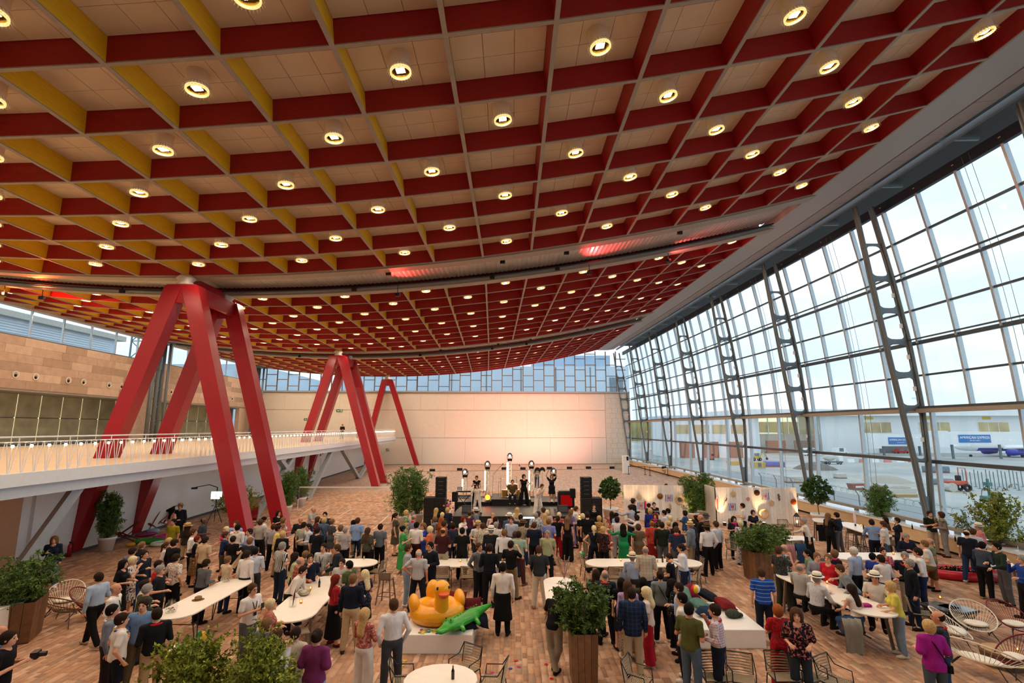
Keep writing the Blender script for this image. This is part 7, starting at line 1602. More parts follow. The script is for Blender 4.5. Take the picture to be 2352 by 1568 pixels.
bm=B();bm.lathe([(.15,0),(.15,.006),(.09,.012),(.085,.08),(.05,.095),(.01,.085)],18);bm.lathe([(.092,.014),(.09,.035)],18,1,cap=False);p=tt(455,1377,.97);bm.build('hat',[cloth('8a6a48'),cloth('4a3424')],None,True,label='brown felt trilby lying on the left table',cat='hat',loc=(p.x,p.y,.97))
p=tt(699,1366,.97);bm=B();bm.lathe([(.06,0),(.14,.03),(.17,.1),(.15,.1),(.12,.04)],18);bm.build('bowl',M('silver_bowl','b8b0a0',.25,.7),None,True,label='silver bowl with dark red feathers on the second table',cat='bowl',loc=(p.x,p.y,.97))
p=tt(672,1393,.97);root=thing('feather_vase','square glass vase with dark red feather on the second table','vase',(p.x,p.y,.97));bm=B();bm.box((-.07,-.07,0),(.07,.07,.18));bm.build('glass',Glass('vase_glass',(.93,.96,.95),.15),root);bm=B();bm.tube([(0,0,.02),(.02,.01,.25),(.04,.02,.42)],[.008,.022,.004],6);bm.build('feather',cloth('5a1020'),root)
p=tt(1900,1362,1.03);bm=B();bm.lathe([(.05,0),(.13,.06),(.12,.06),(.04,.012)],16);bm.build('bowl',M('stoneware','c8b8a0',.5),None,True,label='stoneware bowl in the middle of the crowded table',cat='bowl',loc=(p.x,p.y,1.03))
p=tt(1985,1392,1.03);bm=B();bm.bbox((-.16,-.09,0),(.16,.09,.06),.02);bm.tube([(.1,-.08,.03),(.25,-.12,-.12),(.2,-.13,-.3),(.12,-.12,-.18),(.05,-.09,.02)],.012,5);bm.build('handbag',cloth('b02a88'),None,label='magenta handbag on the end of the crowded table',cat='handbag',loc=(p.x,p.y,1.03))
# jackets hung over chairs
for x,y,z,col,lb,wd in((1955,1420,.95,'8a867a','grey jacket hung over a stool at the crowded table',.42),(846,1262,.85,'14161c','black coat over a rope chair at the oval table',.45),(1018,1274,.84,'1c6a44','green jacket over a chair back at the middle table',.4),(1838,1248,.77,'2a4468','denim jacket over a chair at the waitress table',.45),(1815,1250,.84,'c08a90','pink cloth over a chair at the waitress table',.3),(1888,1205,.77,'121318','black coat over the small white table',.5),(1435,1315,.84,'6a6e74','grey cloth over a rope chair',.35),(1682,1190,.77,'8a7250','tan coat hanging by the plank screen',.4)):
    p=atZ(x,y,z);bm=B();rr=[]
    for k2 in range(7):
        zz=z-.75*abs(k2-2)/4 if k2>2 else z-.3*(2-k2)/2;yy=-.06 if k2>2 else.06 if k2<2 else 0;rr.append([(wd*(-.5+i/8),yy+.02*math.sin(i*1.9+k2),zz+.01*math.sin(i*2.3))for i in range(9)])
    bm.loft(rr,False,closed=False);n0=len(bm.v);bm.loft([[(q[0],q[1]+.02,q[2])for q in r_]for r_ in rr],False,closed=False);o=bm.build('jacket',cloth(col),None,True,label=lb,cat='jacket',loc=(p.x,p.y,0),rz=rng.uniform(-.3,.3))
p=atZ(4,1392,1.0);root=thing('counter','white counter corner at the left edge beside the planter','counter',(p.x-.5,p.y,0));bm=B();bm.bbox((-.8,-.5,0),(.62,.5,.96),.02);bm.build('body',m_wtop,root);bm=B();bm.bbox((-.82,-.52,.96),(.64,.52,1.0),.015);bm.build('top',m_wtop,root)
# ================================================================ STAGE
m_stage=M('black_stage_deck','17171a',.5,0,.15)
SX,SY,SZ=0.,29.7,.62
st=thing('stage','low black stage with three risers in front of the far wall','stage',(0,0,0))
def deckb(x0,x1,y0,y1,z0,z1,nm):
    bm=B();bm.box((x0,y0,z0),(x1,y1,z1-.05));bm.build(nm+'_skirt',m_blackm,st);bm=B();bm.box((x0-.02,y0-.02,z1-.05),(x1+.02,y1+.02,z1));bm.build(nm,m_stage,st)
deckb(-3.3,3.5,SY,33.6,0,SZ,'main_deck');deckb(-3.6,-1.35,33.6,36.4,0,.85,'riser');deckb(-1.3,1.15,33.6,36.6,0,1.0,'riser');deckb(1.25,3.7,33.6,36.4,0,.85,'riser')
bm=B();bm.box((.25,SY-.03,SZ-.12),(1.35,SY+.0,SZ-.04));bm.build('edge_light',Emit('cool_edge_light','cfe0ff',6),st)
# truss towers with LED tubes and moving heads
m_tube=Emit('warm_led_tube','ffd9a0',22)
for n_,(x,yh,ydp,zb)in enumerate(((1068.6,1076,35.6,.85),(1120,1058,36.0,.85),(1171,1040,37.2,0.),(1220.5,1057,36.0,.85),(1271,1074,35.6,.85))):
    d=ray(x,yh);kk=ydp/d[1];X,ZT=d[0]*kk,_H+d[2]*kk
    root=thing('light_tower','%s slim truss tower with glowing tube and moving head on the stage'%('first','second','tall central','fourth','fifth')[n_],'light tower',(X,ydp,zb),group='stage light towers');h=ZT-zb-.55
    for sx in(-.11,.11):
        for sy in(-.11,.11):bm=B();bm.tube([(sx,sy,0),(sx,sy,h)],.018,6);bm.build('chord',m_steel,root)
    bm=B();k2=0;z=.05
    while z<h-.2:
        for(a_,b_)in(((-.11,-.11),(.11,-.11)),((.11,-.11),(.11,.11)),((.11,.11),(-.11,.11)),((-.11,.11),(-.11,-.11))):bm.tube([(*a_,z),(*b_,z+.22)]if k2%2 else[(*b_,z),(*a_,z+.22)],.008,4)
        z+=.22;k2+=1
    bm.build('lattice',m_steel,root)
    bm=B();bm.box((-.3,-.3,0),(.3,.3,.03));bm.build('base_plate',m_black,root);bm=B();bm.box((-.16,-.16,h),(.16,.16,h+.04));bm.build('top_plate',m_black,root)
    bm=B();bm.tube([(-.16,-.17,.45 if n_!=2 else 1.2),(-.16,-.17,h-.12)],.04 if n_!=2 else.07,10);bm.build('led_tube',m_tube,root)
    bm=B();bm.bbox((-.17,-.13,h+.04),(.17,.13,h+.16),.03);bm.box((-.2,-.05,h+.14),(-.165,.05,h+.42));bm.box((.165,-.05,h+.14),(.2,.05,h+.42));bm.build('yoke',m_black,root)
    S=SDF((-.25,-.3,h+.15),(.25,.25,h+.65),.025);S.ell((0,0,h+.4),(.16,.17,.17),.02);S.cone((0,-.05,h+.4),(0,-.18,h+.37),.13,.12,.03);V_,F_=S.polys();hd_=link('moving_head',sdf_mesh([(V_,F_,0)],'moving_head',[m_black]),root)
    bm=B();bm.lathe([(.085,0),(.085,.01)],14);bm.xform(lambda q:Vector((q.x,-.305-q.z,h+.365+q.y)));bm.build('lens',Emit('lens_glow','fff0d0',5),hd_)
# line arrays
def array(x0,x1,y,z0,n,lab,hh):
    root=thing('line_array',lab,'loudspeaker',((x0+x1)/2,y,0));w2=(x1-x0)/2
    for i in range(n):bm=B();z=z0+i*hh;bm.loft([[(-w2,-.25,z+.01),(w2,-.25,z+.01),(w2,.25,z+.02),(-w2,.25,z+.02)],[(-w2,-.27,z+hh-.02),(w2,-.27,z+hh-.02),(w2,.2,z+hh-.01),(-w2,.2,z+hh-.01)]],True);c=bm.build('cabinet',m_blackm,root);bm=B();bm.box((-w2*.5,-.285,z+hh-.035),(w2*.5,-.27,z+hh-.015));bm.build('handle_bar',m_steel,c)
def subs(x0,x1,y,rows,colsn,hh,lab):
    root=thing('subwoofer_stack',lab,'loudspeaker',((x0+x1)/2,y,0));wd=(x1-x0)/colsn
    for r_ in range(rows):
        for c_ in range(colsn):bm=B();xx=-(x1-x0)/2+c_*wd;bm.bbox((xx+.005,-.4,r_*hh),(xx+wd-.005,.4,(r_+1)*hh-.008),.015);c=bm.build('cabinet',m_blackm,root);bm=B();bm.box((xx+.06,-.412,r_*hh+.06),(xx+wd-.06,-.4,(r_+1)*hh-.06));bm.build('grille',m_black,c)
subs(-4.95,-3.75,30.2,3,2,.53,'wide black subwoofer stack at the balcony side of the stage');array(-4.35,-3.75,30.3,1.6,5,'black line array on the subwoofers at the balcony side',.22)
subs(4.1,5.3,31.6,3,2,.46,'black subwoofer stack at the window side of the stage');array(4.1,4.75,31.7,1.39,5,'black line array on the subwoofers at the window side',.235)
for X,Y,lab in((-3.35,31.2,'black monitor speaker on a pole beside the balcony-side stack'),(3.75,32.8,'black monitor speaker on a pole beside the window-side stack')):
    root=thing('pole_speaker',lab,'loudspeaker',(X,Y,0));bm=B();bm.tube([(0,0,0),(0,0,1.2)],.02,6);bm.build('pole',m_black,root);bm=B();bm.lathe([(.25,0),(.24,.02)],12);bm.build('foot',m_black,root);bm=B();bm.bbox((-.17,-.15,1.2),(.17,.15,1.75),.03);bm.build('cabinet',m_blackm,root);bm=B();bm.box((-.14,-.165,1.24),(.14,-.15,1.7));bm.build('grille',m_black,root)
p=atZ(369,1195);root=thing('pole_speaker','black loudspeaker on a tall stand before the white wall','loudspeaker',(p.x,p.y,0));bm=B();bm.tube([(0,0,0),(0,0,1.45)],.02,6);bm.build('pole',m_black,root)
for k2 in range(3):bm=B();bm.tube([(0,0,.5),(.35*math.cos(k2*2.1),.35*math.sin(k2*2.1),0)],.015,5);bm.build('leg',m_black,root)
bm=B();bm.bbox((-.2,-.17,1.45),(.2,.17,2.1),.03);bm.build('cabinet',m_blackm,root)
# drum kit
dr=thing('drum_kit','gold drum kit with cymbals on the central riser','drum kit',(0.0,35.1,1.0));m_gold=M('gold_sparkle','b08a3c',.3,.5,.2,40)
def drum(c,r,h,rot=None,nm='drum'):
    bm=B();bm.lathe([(r,0),(r,h)],18);bm.lathe([(r*.98,h),(r*.98,h+.005)],18,1);bm.xform(lambda q:(rot@q if rot else q)+Vector(c));bm.build(nm,[m_gold,m_white],dr)
drum((0,-.35,.3),.3,.45,Matrix.Rotation(R(90),3,'X').to_3x3()@Matrix.Rotation(0,3,'Z'),'bass_drum');drum((-.45,-.3,.05),.24,.4,None,'floor_tom');drum((.45,-.3,.05),.26,.42,None,'floor_tom');drum((-.2,-.45,.62),.17,.2,Matrix.Rotation(R(20),3,'X'),'tom');drum((.2,-.45,.62),.17,.2,Matrix.Rotation(R(20),3,'X'),'tom')
for x,y,z,r in((-.75,-.1,1.15,.24),(-.9,.2,.9,.2),(.75,-.1,1.1,.26),(.3,.1,1.25,.22)):
    bm=B();bm.lathe([(r,0),(.03,.03),(.02,.05)],18,0,(x,y,z));bm.tube([(x,y,0),(x,y,z)],.012,5,1);bm.build('cymbal',[M('brass','c8a24a',.25,.9),m_black],dr)
for(a_,b_)in(((-1.3,0,0),(-.6,-.3,2.1)),((1.2,0,0),(.5,-.2,2.0))):bm=B();bm.tube([a_,(a_[0]+.05,a_[1],1.4),b_],.012,5);bm.ell(b_,(.03,.03,.06),8,5);bm.build('boom_microphone',m_black,dr)
# keyboards, dj desk, lamps, monitors
root=thing('keyboard_rig','keyboard stand with laptop at the balcony side of the stage','keyboard',(-2.95,32.2,SZ));
for z in(.75,1.0):bm=B();bm.bbox((-.45,-.14,z),(.45,.14,z+.07),.01);bm.build('keyboard',m_black,root)
bm=B();bm.bar((-.35,0,0),(.35,0,.78),.04,.04);bm.bar((.35,0,0),(-.35,0,.78),.04,.04);bm.build('stand',m_black,root);bm=B();bm.box((-.4,-.1,1.07),(-.05,.12,1.085));bm.box((-.4,.12,1.07),(-.05,.13,1.3));bm.build('laptop',M('silver_laptop','c8c8cc',.3,.5),root)
root=thing('dj_desk','black desk glowing red at the window side of the stage','desk',(3.35,33.0,SZ));bm=B();bm.bbox((-.5,-.3,0),(.5,.3,.9),.02);bm.build('desk',m_blackm,root);bm=B();bm.box((-.35,-.31,.1),(.35,-.3,.75));bm.build('red_front',Emit('red_glow','c01414',.35),root);bm=B();bm.box((-.45,-.25,.9),(.45,.25,.98));bm.build('mixer',m_black,root)
for X,Y,c,lab in((-1.55,33.9,'ff5a1c','round stage flood glowing orange near the second tower'),(3.9,31.3,'ff7a30','stage flood glowing orange beside the red desk')):
    root=thing('stage_flood',lab,'stage light',(X,Y,.85 if X<0 else 0));bm=B();bm.lathe([(.19,0),(.2,.22)],16);bm.xform(lambda q:Vector((q.x,.1-q.z,.25+q.y)));bm.build('housing',m_black,root);bm=B();bm.lathe([(.17,0),(.17,.01)],16);bm.xform(lambda q:Vector((q.x,-.125-q.z,.25+q.y)));bm.build('lens',Emit('flood_'+c,c,7),root);bm=B();bm.box((-.22,-.05,0),(.22,.05,.04));bm.build('bracket',m_black,root)
for X,Y,lab in((-1.7,36.2,'white fan-shaped plume stand behind the saxophonist'),(1.75,36.3,'black feather fan stand near the fourth tower'),(2.1,36.5,'dark feather fan stand beside the dancer')):
    root=thing('feather_stand',lab,'stand',(X,Y,.85));bm=B();bm.tube([(0,0,0),(0,0,1.6)],.02,6);bm.build('pole',m_steel,root);bm=B()
    for k2 in range(9):an=-1.2+k2*.3;bm.ell((.16*math.sin(an),0,1.65+.16*math.cos(an)),(.05,.03,.12),6,5)
    bm.build('feathers',m_blackm if X>0 else M('cream_feather','d8c8a8',.9),root)
root=thing('flower_column','white pillar vase with purple and pink flowers by the stage','flowers',(-3.5,29.3,0));bm=B();bm.lathe([(.14,0),(.13,.95)],14);bm.build('pillar',m_white,root)
for i in range(26):bm=B();a_=rng.random()*6.28;r_=rng.random()*.3;bm.ell((r_*math.cos(a_),r_*math.sin(a_),1.05+rng.random()*.5),(.06,.06,.05),6,5);bm.build('flower',cloth(rng.choice(('8a5ac0','d85a9a','e08a3a','5a2a8a','3a6a3a'))),root)
for X,Y,lab in((-2.6,30.95,'black stage monitor at the balcony-side front corner'),(2.95,31.0,'black wedge monitor at the window-side front corner')):
    bm=B();bm.loft([[(-.3,-.25,0),(.3,-.25,0),(.3,.2,0),(-.3,.2,0)],[(-.3,-.05,.38),(.3,-.05,.38),(.3,.2,.38),(-.3,.2,.38)]],True);o=bm.build('stage_monitor',m_blackm,None,label=lab,cat='loudspeaker',loc=(X,Y,SZ));bm=B();bm.add([(-.26,-.22,.06),(.26,-.22,.06),(.26,-.07,.35),(-.26,-.07,.35)],[(0,1,2,3)]);bm.xform(lambda q:q+Vector((0,-.012,0)));bm.build('grille',m_black,o)
# uplights before the far wall, washing it pink
fl_=B();fl_.bbox((-.35,-.15,0),(.35,.15,.3),.03)
for n_,(x,y)in enumerate(((935,1082),(993,1082),(1056,1080),(1158,1078),(1201,1078),(1262,1077),(1308,1076.5),(1351.5,1076),(1406,1076))):
    p=atZ(x,y);root=thing('floor_flood','black floor flood before the far wall, %s from the balcony'%ORD[n_],'flood light',(p.x,p.y,0),group='floor floods');link('housing',fl_.mesh('housing',m_black),root);bm=B();bm.box((-.3,.15,.06),(.3,.16,.26));bm.build('lens',Emit('pink_lens','ff9a8a',3),root)
    if 2<=n_<=7:
        l_=bpy.data.lights.new('pink_wash','SPOT');l_.energy=1250;l_.color=(1,.36,.28);l_.spot_size=R(100);l_.spot_blend=1;l_.shadow_soft_size=.3;lo=bpy.data.objects.new('pink_wash',l_);C.objects.link(lo);lo.parent=root;lo.location=(0,.3,.25);tgt=Vector(W(2,TF,6.2))-p;tgt.x=(p.x*.8+.5)-p.x;lo.rotation_euler=tgt.to_track_quat('-Z','Y').to_euler()
bm=B();p0,p1=atZ(800,1085),atZ(1440,1076);bm.bar((p0.x,p0.y,.01),(p1.x,p1.y,.01),.08,.02);bm.build('cable_ramp',m_blackm,None,label='black cable line on the floor before the far wall',cat='cable')
# red washes on the ceiling band
for n_,(a_,t_,ta,tt_,e_,c_)in enumerate(((-6.5,28.6,-5.2,26.6,650,(1,.05,.04)),(4.6,28.9,5.4,27.4,900,(1,.05,.05)),(-27,29.6,-25,24.5,1700,(1,.12,.02)),(-29,29.4,-27,33.6,2400,(1,.06,.02)),(9.5,29.3,14.5,29.5,500,(1,.1,.1)))):
    z0=zc(a_)-.55;root=thing('red_flood','small black flood throwing red light on the ceiling band, %s'%('above the bearded guests','above the stage','over the balcony near field','over the balcony middle field','near the glass wall')[n_],'flood light',W(a_,t_,z0));bm=B();bm.bbox((-.14,-.1,-.12),(.14,.1,.08),.02);bm.build('housing',m_black,root);bm=B();bm.tube([(0,0,.08),(0,0,.62)],.02,6);bm.build('hanger',m_black,root)
    l_=bpy.data.lights.new('red_wash','SPOT');l_.energy=e_;l_.color=c_;l_.spot_size=R(110);l_.spot_blend=1;l_.shadow_soft_size=.15;lo=bpy.data.objects.new('red_wash',l_);C.objects.link(lo);lo.parent=root;lo.location=(0,-.12,.02);lo.rotation_euler=(Vector(W(ta,tt_,zc(ta)+.4))-root.location).to_track_quat('-Z','Y').to_euler()
# musicians
Q(1096,1112,195,'m','sg',('short','br'),('jacket','e8e0d4'),('trousers','ece6dc'),'singer in cream suit with microphone stand on the stage',z=SZ,ac=[('mic',)],h=1.62,shoe='3a2a20')
Q(1095,1092,180,'f','hd',('bun','dbr'),('vest','101012'),('widetrousers','101012'),'saxophonist in black on the balcony-side riser',z=.85,h=1.74)
Q(1177,1101,180,'m','sc',('short','br'),('tee','6a5a30','floral','2a2a1c'),('trousers','20201c'),'drummer seated behind the gold drum kit',z=1.05,h=1.8)
Q(1203,1089,160,'f','hp',('bob','dbr'),('vest','0f0f11'),('widetrousers','0f0f11'),'singer in black jumpsuit with hand on hip on the central riser',z=1.0,h=1.78)
Q(1246,1111,140,'m','bd',('short','br'),('tee','e6e0d6'),('widetrousers','e8e2d8'),'performer in white bending forward at the stage front',z=SZ,h=1.8,shoe=WH)
Q(1267,1089,190,'f','up',('long','lbr'),('none',),('dressshort','17171a'),'dancer in short black dress with raised arms on the stage',z=.85,h=1.74)
Q(1233,1073,180,'m','cr',('short','dbr'),('tee','8a8a84','leopard','4a4a44'),('jeans','3a4a62'),'man in patterned shirt standing behind the stage',h=1.8)
for n_,(x,y,zb,h)in enumerate(((1083,1180,SZ,1.5),(1241,1176,SZ,1.4),(1207,1160,1.0,1.2))):
    p=atZ(x,y,zb);root=thing('microphone_stand',('white microphone stand beside the cream suit','thin microphone stand before the white performer','microphone stand on the central riser')[n_],'microphone stand',(p.x,p.y,zb));bm=B();bm.tube([(0,0,0),(0,0,h)],.014,6);bm.build('pole',m_white if n_==0 else m_black,root);bm=B();bm.lathe([(.16,0),(.15,.02)],12);bm.build('base',m_black,root);bm=B();bm.ell((0,-.03,h+.03),(.025,.03,.04),8,6);bm.build('microphone',m_black,root)
# ---------------------------------------------------------------- white plank screens with beach decor
m_plank=[M('limewashed_plank_%d'%i,c,.6,0,.06,5)for i,c in enumerate(('e8e6e2','dedcd8','f0eeea'))]
def screen(A,Bp,lab):
    A,Bp=Vector(A),Vector(Bp);L_=(Bp-A).length;root=thing('plank_screen',lab,'screen',(A.x,A.y,0),math.atan2(Bp.y-A.y,Bp.x-A.x),'white plank screens');n=int(L_/.17)
    for i in range(n):bm=B();bm.box((i*L_/n+.004,0,.02),((i+1)*L_/n-.004,.025+.004*(i%3),2.05+.0*(i%2)));bm.build('plank',m_plank[rng.randrange(3)],root)
    for z in(.3,1.8):bm=B();bm.box((0,.03,z),(L_,.08,z+.1));bm.build('rail',m_wood,root)
    return root,A,(Bp-A).normalized(),L_
sA=screen((6.75,32.1,0),(10.55,31.75,0),'white plank screen with beach decor beside the potted tree');sB=screen((11.75,30.75,0),(16.5,30.75,0),'white plank screen with beach decor at the window side')
bm=B();bm.box((0,0,0),(.06,1.6,2.05));bm.build('side_panel',m_plank[1],sB[0])
def on(S_,x,y,off=-.03):
    """picture point onto the screen's face -> local coordinates"""
    root,A,d,L_=S_;r_=Vector(ray(x,y));nrm_=Vector((-d.y,d.x,0));o=Vector((0,0,_H));t=(A-o).dot(nrm_)/r_.dot(nrm_);P_=o+r_*t;return((P_-A).dot(d),off,P_.z)
def hang(S_,name,lab,cat,x,y,fn,mats,smooth=False,group=None):
    root,A,d,L_=S_;lx,ly,lz=on(S_,x,y);bm=B();fn(bm);P_=A+d*lx;rz=math.atan2(d.y,d.x);off=Matrix.Rotation(rz,3,'Z')@Vector((0,-.03,0))
    return bm.build(name,mats,None,smooth,label=lab,cat=cat,group=group,loc=(P_.x+off.x,P_.y+off.y,lz),rz=rz)
flagm=[M('flag_white','f0f0f2',.7),M('flag_blue','2a3f8f',.7),M('flag_red','c83a3a',.7)]
def flag(bm):
    bm.box((-.22,-.012,-.2),(.22,0,.2),0)
    for i in range(5):x=-.2+i*.09;bm.box((x,-.016,-.2),(x+.04,-.011,.2),1)
    bm.box((-.05,-.02,-.07),(.05,-.015,.07),2)
for S_,x,y,lb in((sA,1472,1161,'blue and white striped poster beside the red tassel'),(sA,1536,1143,'blue and white striped poster near the straw mirror'),(sB,1681,1163,'blue and white striped poster over the barman'),(sB,1757,1139,'blue and white striped poster near the dried bunch')):hang(S_,'striped_poster',lb,'poster',x,y,flag,flagm,False,'striped posters')
fan=lambda bm:(bm.lathe([(.02,-.012),(.15,-.01),(.16,0),(.1,.012)],16),bm.xform(lambda q:Vector((q.x,q.z-.01,q.y))),bm.tube([(0,-.01,.12),(0,-.01,.22)],.01,5))
for S_,x,y,lb in((sA,1468,1141,'heart-shaped straw fan on the first screen'),(sB,1684,1134,'woven straw fan near the surfboard'),(sB,1772,1155,'woven straw fan under the striped poster')):hang(S_,'straw_fan',lb,'fan',x,y,fan,M('straw','cdb48c',.9,0,.15,20))
hatf=lambda bm:(bm.lathe([(.17,0),(.17,.01),(.1,.015),(.09,.09),(.03,.11)],16),bm.xform(lambda q:Vector((q.x,-q.z,q.y))))
hang(sA,'hat','brown straw hat hanging on the first screen','hat',1516,1139,hatf,cloth('8a6238'),True);hang(sB,'hat','dark copper hat hanging beside the second poster','hat',1738,1131,hatf,cloth('4a2c1c'),True);hang(sB,'hat','orange glowing hat at the end of the second screen','hat',1822,1152,hatf,cloth('a8461c'),True)
def wreath(bm):
    for i in range(28):
        a_=2*PI*i/28;bm.ell((.24*math.cos(a_),-.02,.24*math.sin(a_)),(.06,.03,.035),6,4,0,Matrix.Rotation(-a_,3,'Y'))
    bm.lathe([(.13,0),(.13,.01)],18,1)
    bm.v[-36:]=[(q[0],q[2]-.02,q[1])for q in bm.v[-36:]]
hang(sA,'straw_mirror','round mirror framed with straw petals on the first screen','mirror',1561,1147,wreath,[M('straw','cdb48c',.9),M('mirror_glass','a8b0b4',.05,1)]);hang(sB,'straw_wreath','large straw wreath behind the planter foliage','wreath',1753,1178,lambda bm:bm.torus((0,-.03,0),.24,.07,22,8,0,Matrix.Rotation(R(90),3,'X')),M('straw','cdb48c',.9))
def surf(bm):bm.loft([[(w_*math.cos(2*PI*i/10),-.03+.02*math.sin(2*PI*i/10),z)for i in range(10)]for z,w_ in((-.43,.02),(-.36,.08),(-.1,.15),(.15,.14),(.36,.06),(.43,.01))],True);bm.box((-.03,-.056,-.3),(.03,-.05,.3),1)
hang(sB,'surfboard','small pink and white surfboard on the second screen','surfboard',1647,1157,surf,[M('surf_white','e6d8d4',.3),M('surf_pink','d86a5a',.4)])
hang(sB,'life_ring','small red life ring on the second screen','ring',1717.5,1145,lambda bm:bm.torus((0,-.02,0),.075,.025,16,6,0,Matrix.Rotation(R(90),3,'X')),M('ring_red','d86a5a',.5));hang(sB,'paddle','dark wooden paddle leaning on the second screen','paddle',1664,1152,lambda bm:(bm.tube([(-.1,-.02,-.22),(.05,-.02,.1)],.012,6),bm.loft([[(.03,-.03,.06),(.09,-.03,.04),(.09,-.02,.04),(.03,-.02,.06)],[(.12,-.03,.24),(.16,-.03,.22),(.16,-.02,.22),(.12,-.02,.24)]],True)),M('dark_paddle','4a2018',.5))
hang(sA,'red_tassel','red flower tassel hanging on the first screen','tassel',1482,1160,lambda bm:[bm.ell((0,-.03,-.2+i*.06),(.05,.04,.04),6,4)for i in range(8)],cloth('d82030'));hang(sB,'dried_bunch','dried seaweed bunch on the second screen','bunch',1788,1140,lambda bm:[bm.ell((.03*math.sin(i*2),-.03,-.18+i*.05),(.05,.03,.05),6,4)for i in range(7)],M('dried_brown','6a5438',.9));hang(sA,'dried_bunch','dried shell garland under the straw mirror','bunch',1539,1162,lambda bm:[bm.ell((.03*math.sin(i*2),-.03,-.18+i*.05),(.05,.03,.05),6,4)for i in range(7)],M('shell','b8a488',.9))
# warm uplights at the screens
for x,y,lb in((1483,1190,'warm uplight at the first screen by the tassel'),(1570,1192,'warm uplight at the first screen edge'),(1650,1200,'warm uplight below the surfboard'),(1738,1200,'warm uplight behind the planter'),(1826,1200,'warm uplight at the far end of the second screen'),(1440,1192,'warm uplight by the yellow-green flag')):
    p=atZ(x,y);p.y=(31.2 if x<1600 else 30.35);bm=B();bm.lathe([(.09,0),(.1,.18)],12);root=bm.build('uplight',m_black,None,label=lb,cat='uplight',loc=(p.x,p.y,0));bm=B();bm.lathe([(.08,.18),(.08,.185)],12);bm.build('lens',Emit('warm_uplight_lens','ffb060',10),root)
    l_=bpy.data.lights.new('uplight','SPOT');l_.energy=170;l_.color=(1,.55,.22);l_.spot_size=R(50);l_.spot_blend=.8;l_.shadow_soft_size=.08;lo=bpy.data.objects.new('uplight_beam',l_);C.objects.link(lo);lo.parent=root;lo.location=(0,.02,.2);lo.rotation_euler=Vector((0,.35,1)).to_track_quat('-Z','Y').to_euler()
# lantern, folded umbrella-like flag, wall signs and extinguisher
p=atZ(1823,1206);root=thing('lantern','dark metal candle lantern at the end of the second screen','lantern',(p.x,p.y-.4,0));bm=B()
for sx in(-.12,.12):
    for sy in(-.12,.12):bm.tube([(sx,sy,0),(sx,sy,.55)],.012,5)
bm.build('frame',m_black,root);bm=B();bm.lathe([(.18,.55),(.06,.72),(.02,.75)],8);bm.build('roof',m_black,root);bm=B();bm.box((-.14,-.14,0),(.14,.14,.03));bm.build('base',m_black,root);o=link('flame',flame_me,root,loc=(0,0,.15));o.scale=(3,3,2.5)
bm=B();bm.loft([[(0,0,.2),(.05,.02,.2),(.03,.03,.2)],[(-.25,0,1.5),(.3,.04,1.7),(.2,.05,1.2)]],True);p=atZ(1440,1188);bm.build('beach_flag',M('flag_green_yellow','7aa848',.7,0,.4,3),None,label='yellow and green beach flag by the potted tree',cat='flag',loc=(p.x,p.y,0))
root=thing('fire_extinguisher','red fire extinguisher at the foot of the red leg','extinguisher',tuple(atZ(158,1278)));bm=B();bm.lathe([(.09,0),(.09,.45),(.05,.53),(.03,.56)],14);bm.build('cylinder',M('fire_red','a81420',.3),root,True);bm=B();bm.box((-.05,-.02,.56),(.07,.02,.62));bm.tube([(.05,0,.6),(.13,0,.45),(.12,0,.15)],.014,6);bm.build('valve',m_black,root)
def sign(pos,rz,w_,h_,col,lab,glyph):
    root=thing('sign',lab,'sign',pos,rz);bm=B();bm.box((-w_/2,-.02,-h_/2),(w_/2,0,h_/2));bm.build('board',M('sign_'+col,col,.5),root);bm=B()
    if glyph=='exit':
        bm.add([(-w_*.36,-.03,0),(-w_*.2,-.03,h_*.3),(-w_*.2,-.03,-h_*.3)],[(0,1,2)]);bm.box((-w_*.2,-.031,-h_*.1),(-w_*.02,-.021,h_*.1));bm.box((w_*.1,-.031,-h_*.35),(w_*.16,-.021,h_*.35));bm.box((w_*.3,-.031,-h_*.4),(w_*.42,-.021,h_*.4));bm.ell((w_*.2,-.025,h_*.25),(h_*.1,.008,h_*.1),6,4)
    else:
        bm.box((-w_*.35,-.031,-h_*.3),(-w_*.1,-.021,h_*.3));bm.box((w_*.05,-.031,-h_*.35),(w_*.12,-.021,h_*.2));bm.box((w_*.2,-.031,-h_*.35),(w_*.4,-.021,h_*.0))
    bm.build('pictogram',m_white,root)
hF=R(head(TF));oF=Vector(W(0,TF,0));nF=Vector((-math.sin(hF),math.cos(hF),0))
for x,y,w_,h_,lb in((779.5,943,.95,.42,'green emergency exit sign on the far wall above the balcony'),(704,963,.8,.34,'smaller green exit sign by the corner of the far wall'),(890,1033,.5,.34,'green exit sign under the balcony end')):
    r_=Vector(ray(x,y));o_=Vector((0,0,_H));P_=o_+r_*((oF-o_).dot(nF)-.02)/r_.dot(nF)*1.0;P_=P_-nF*-.05;sign(tuple(P_),hF,w_,h_,'1c6a48',lb,'exit')
p=ray(179,1190);kk=24.6/p[1];sign((p[0]*kk,24.1,_H+p[2]*kk),R(30),.32,.32,'8a1c24','red and white fire equipment sign on the red leg','fire')
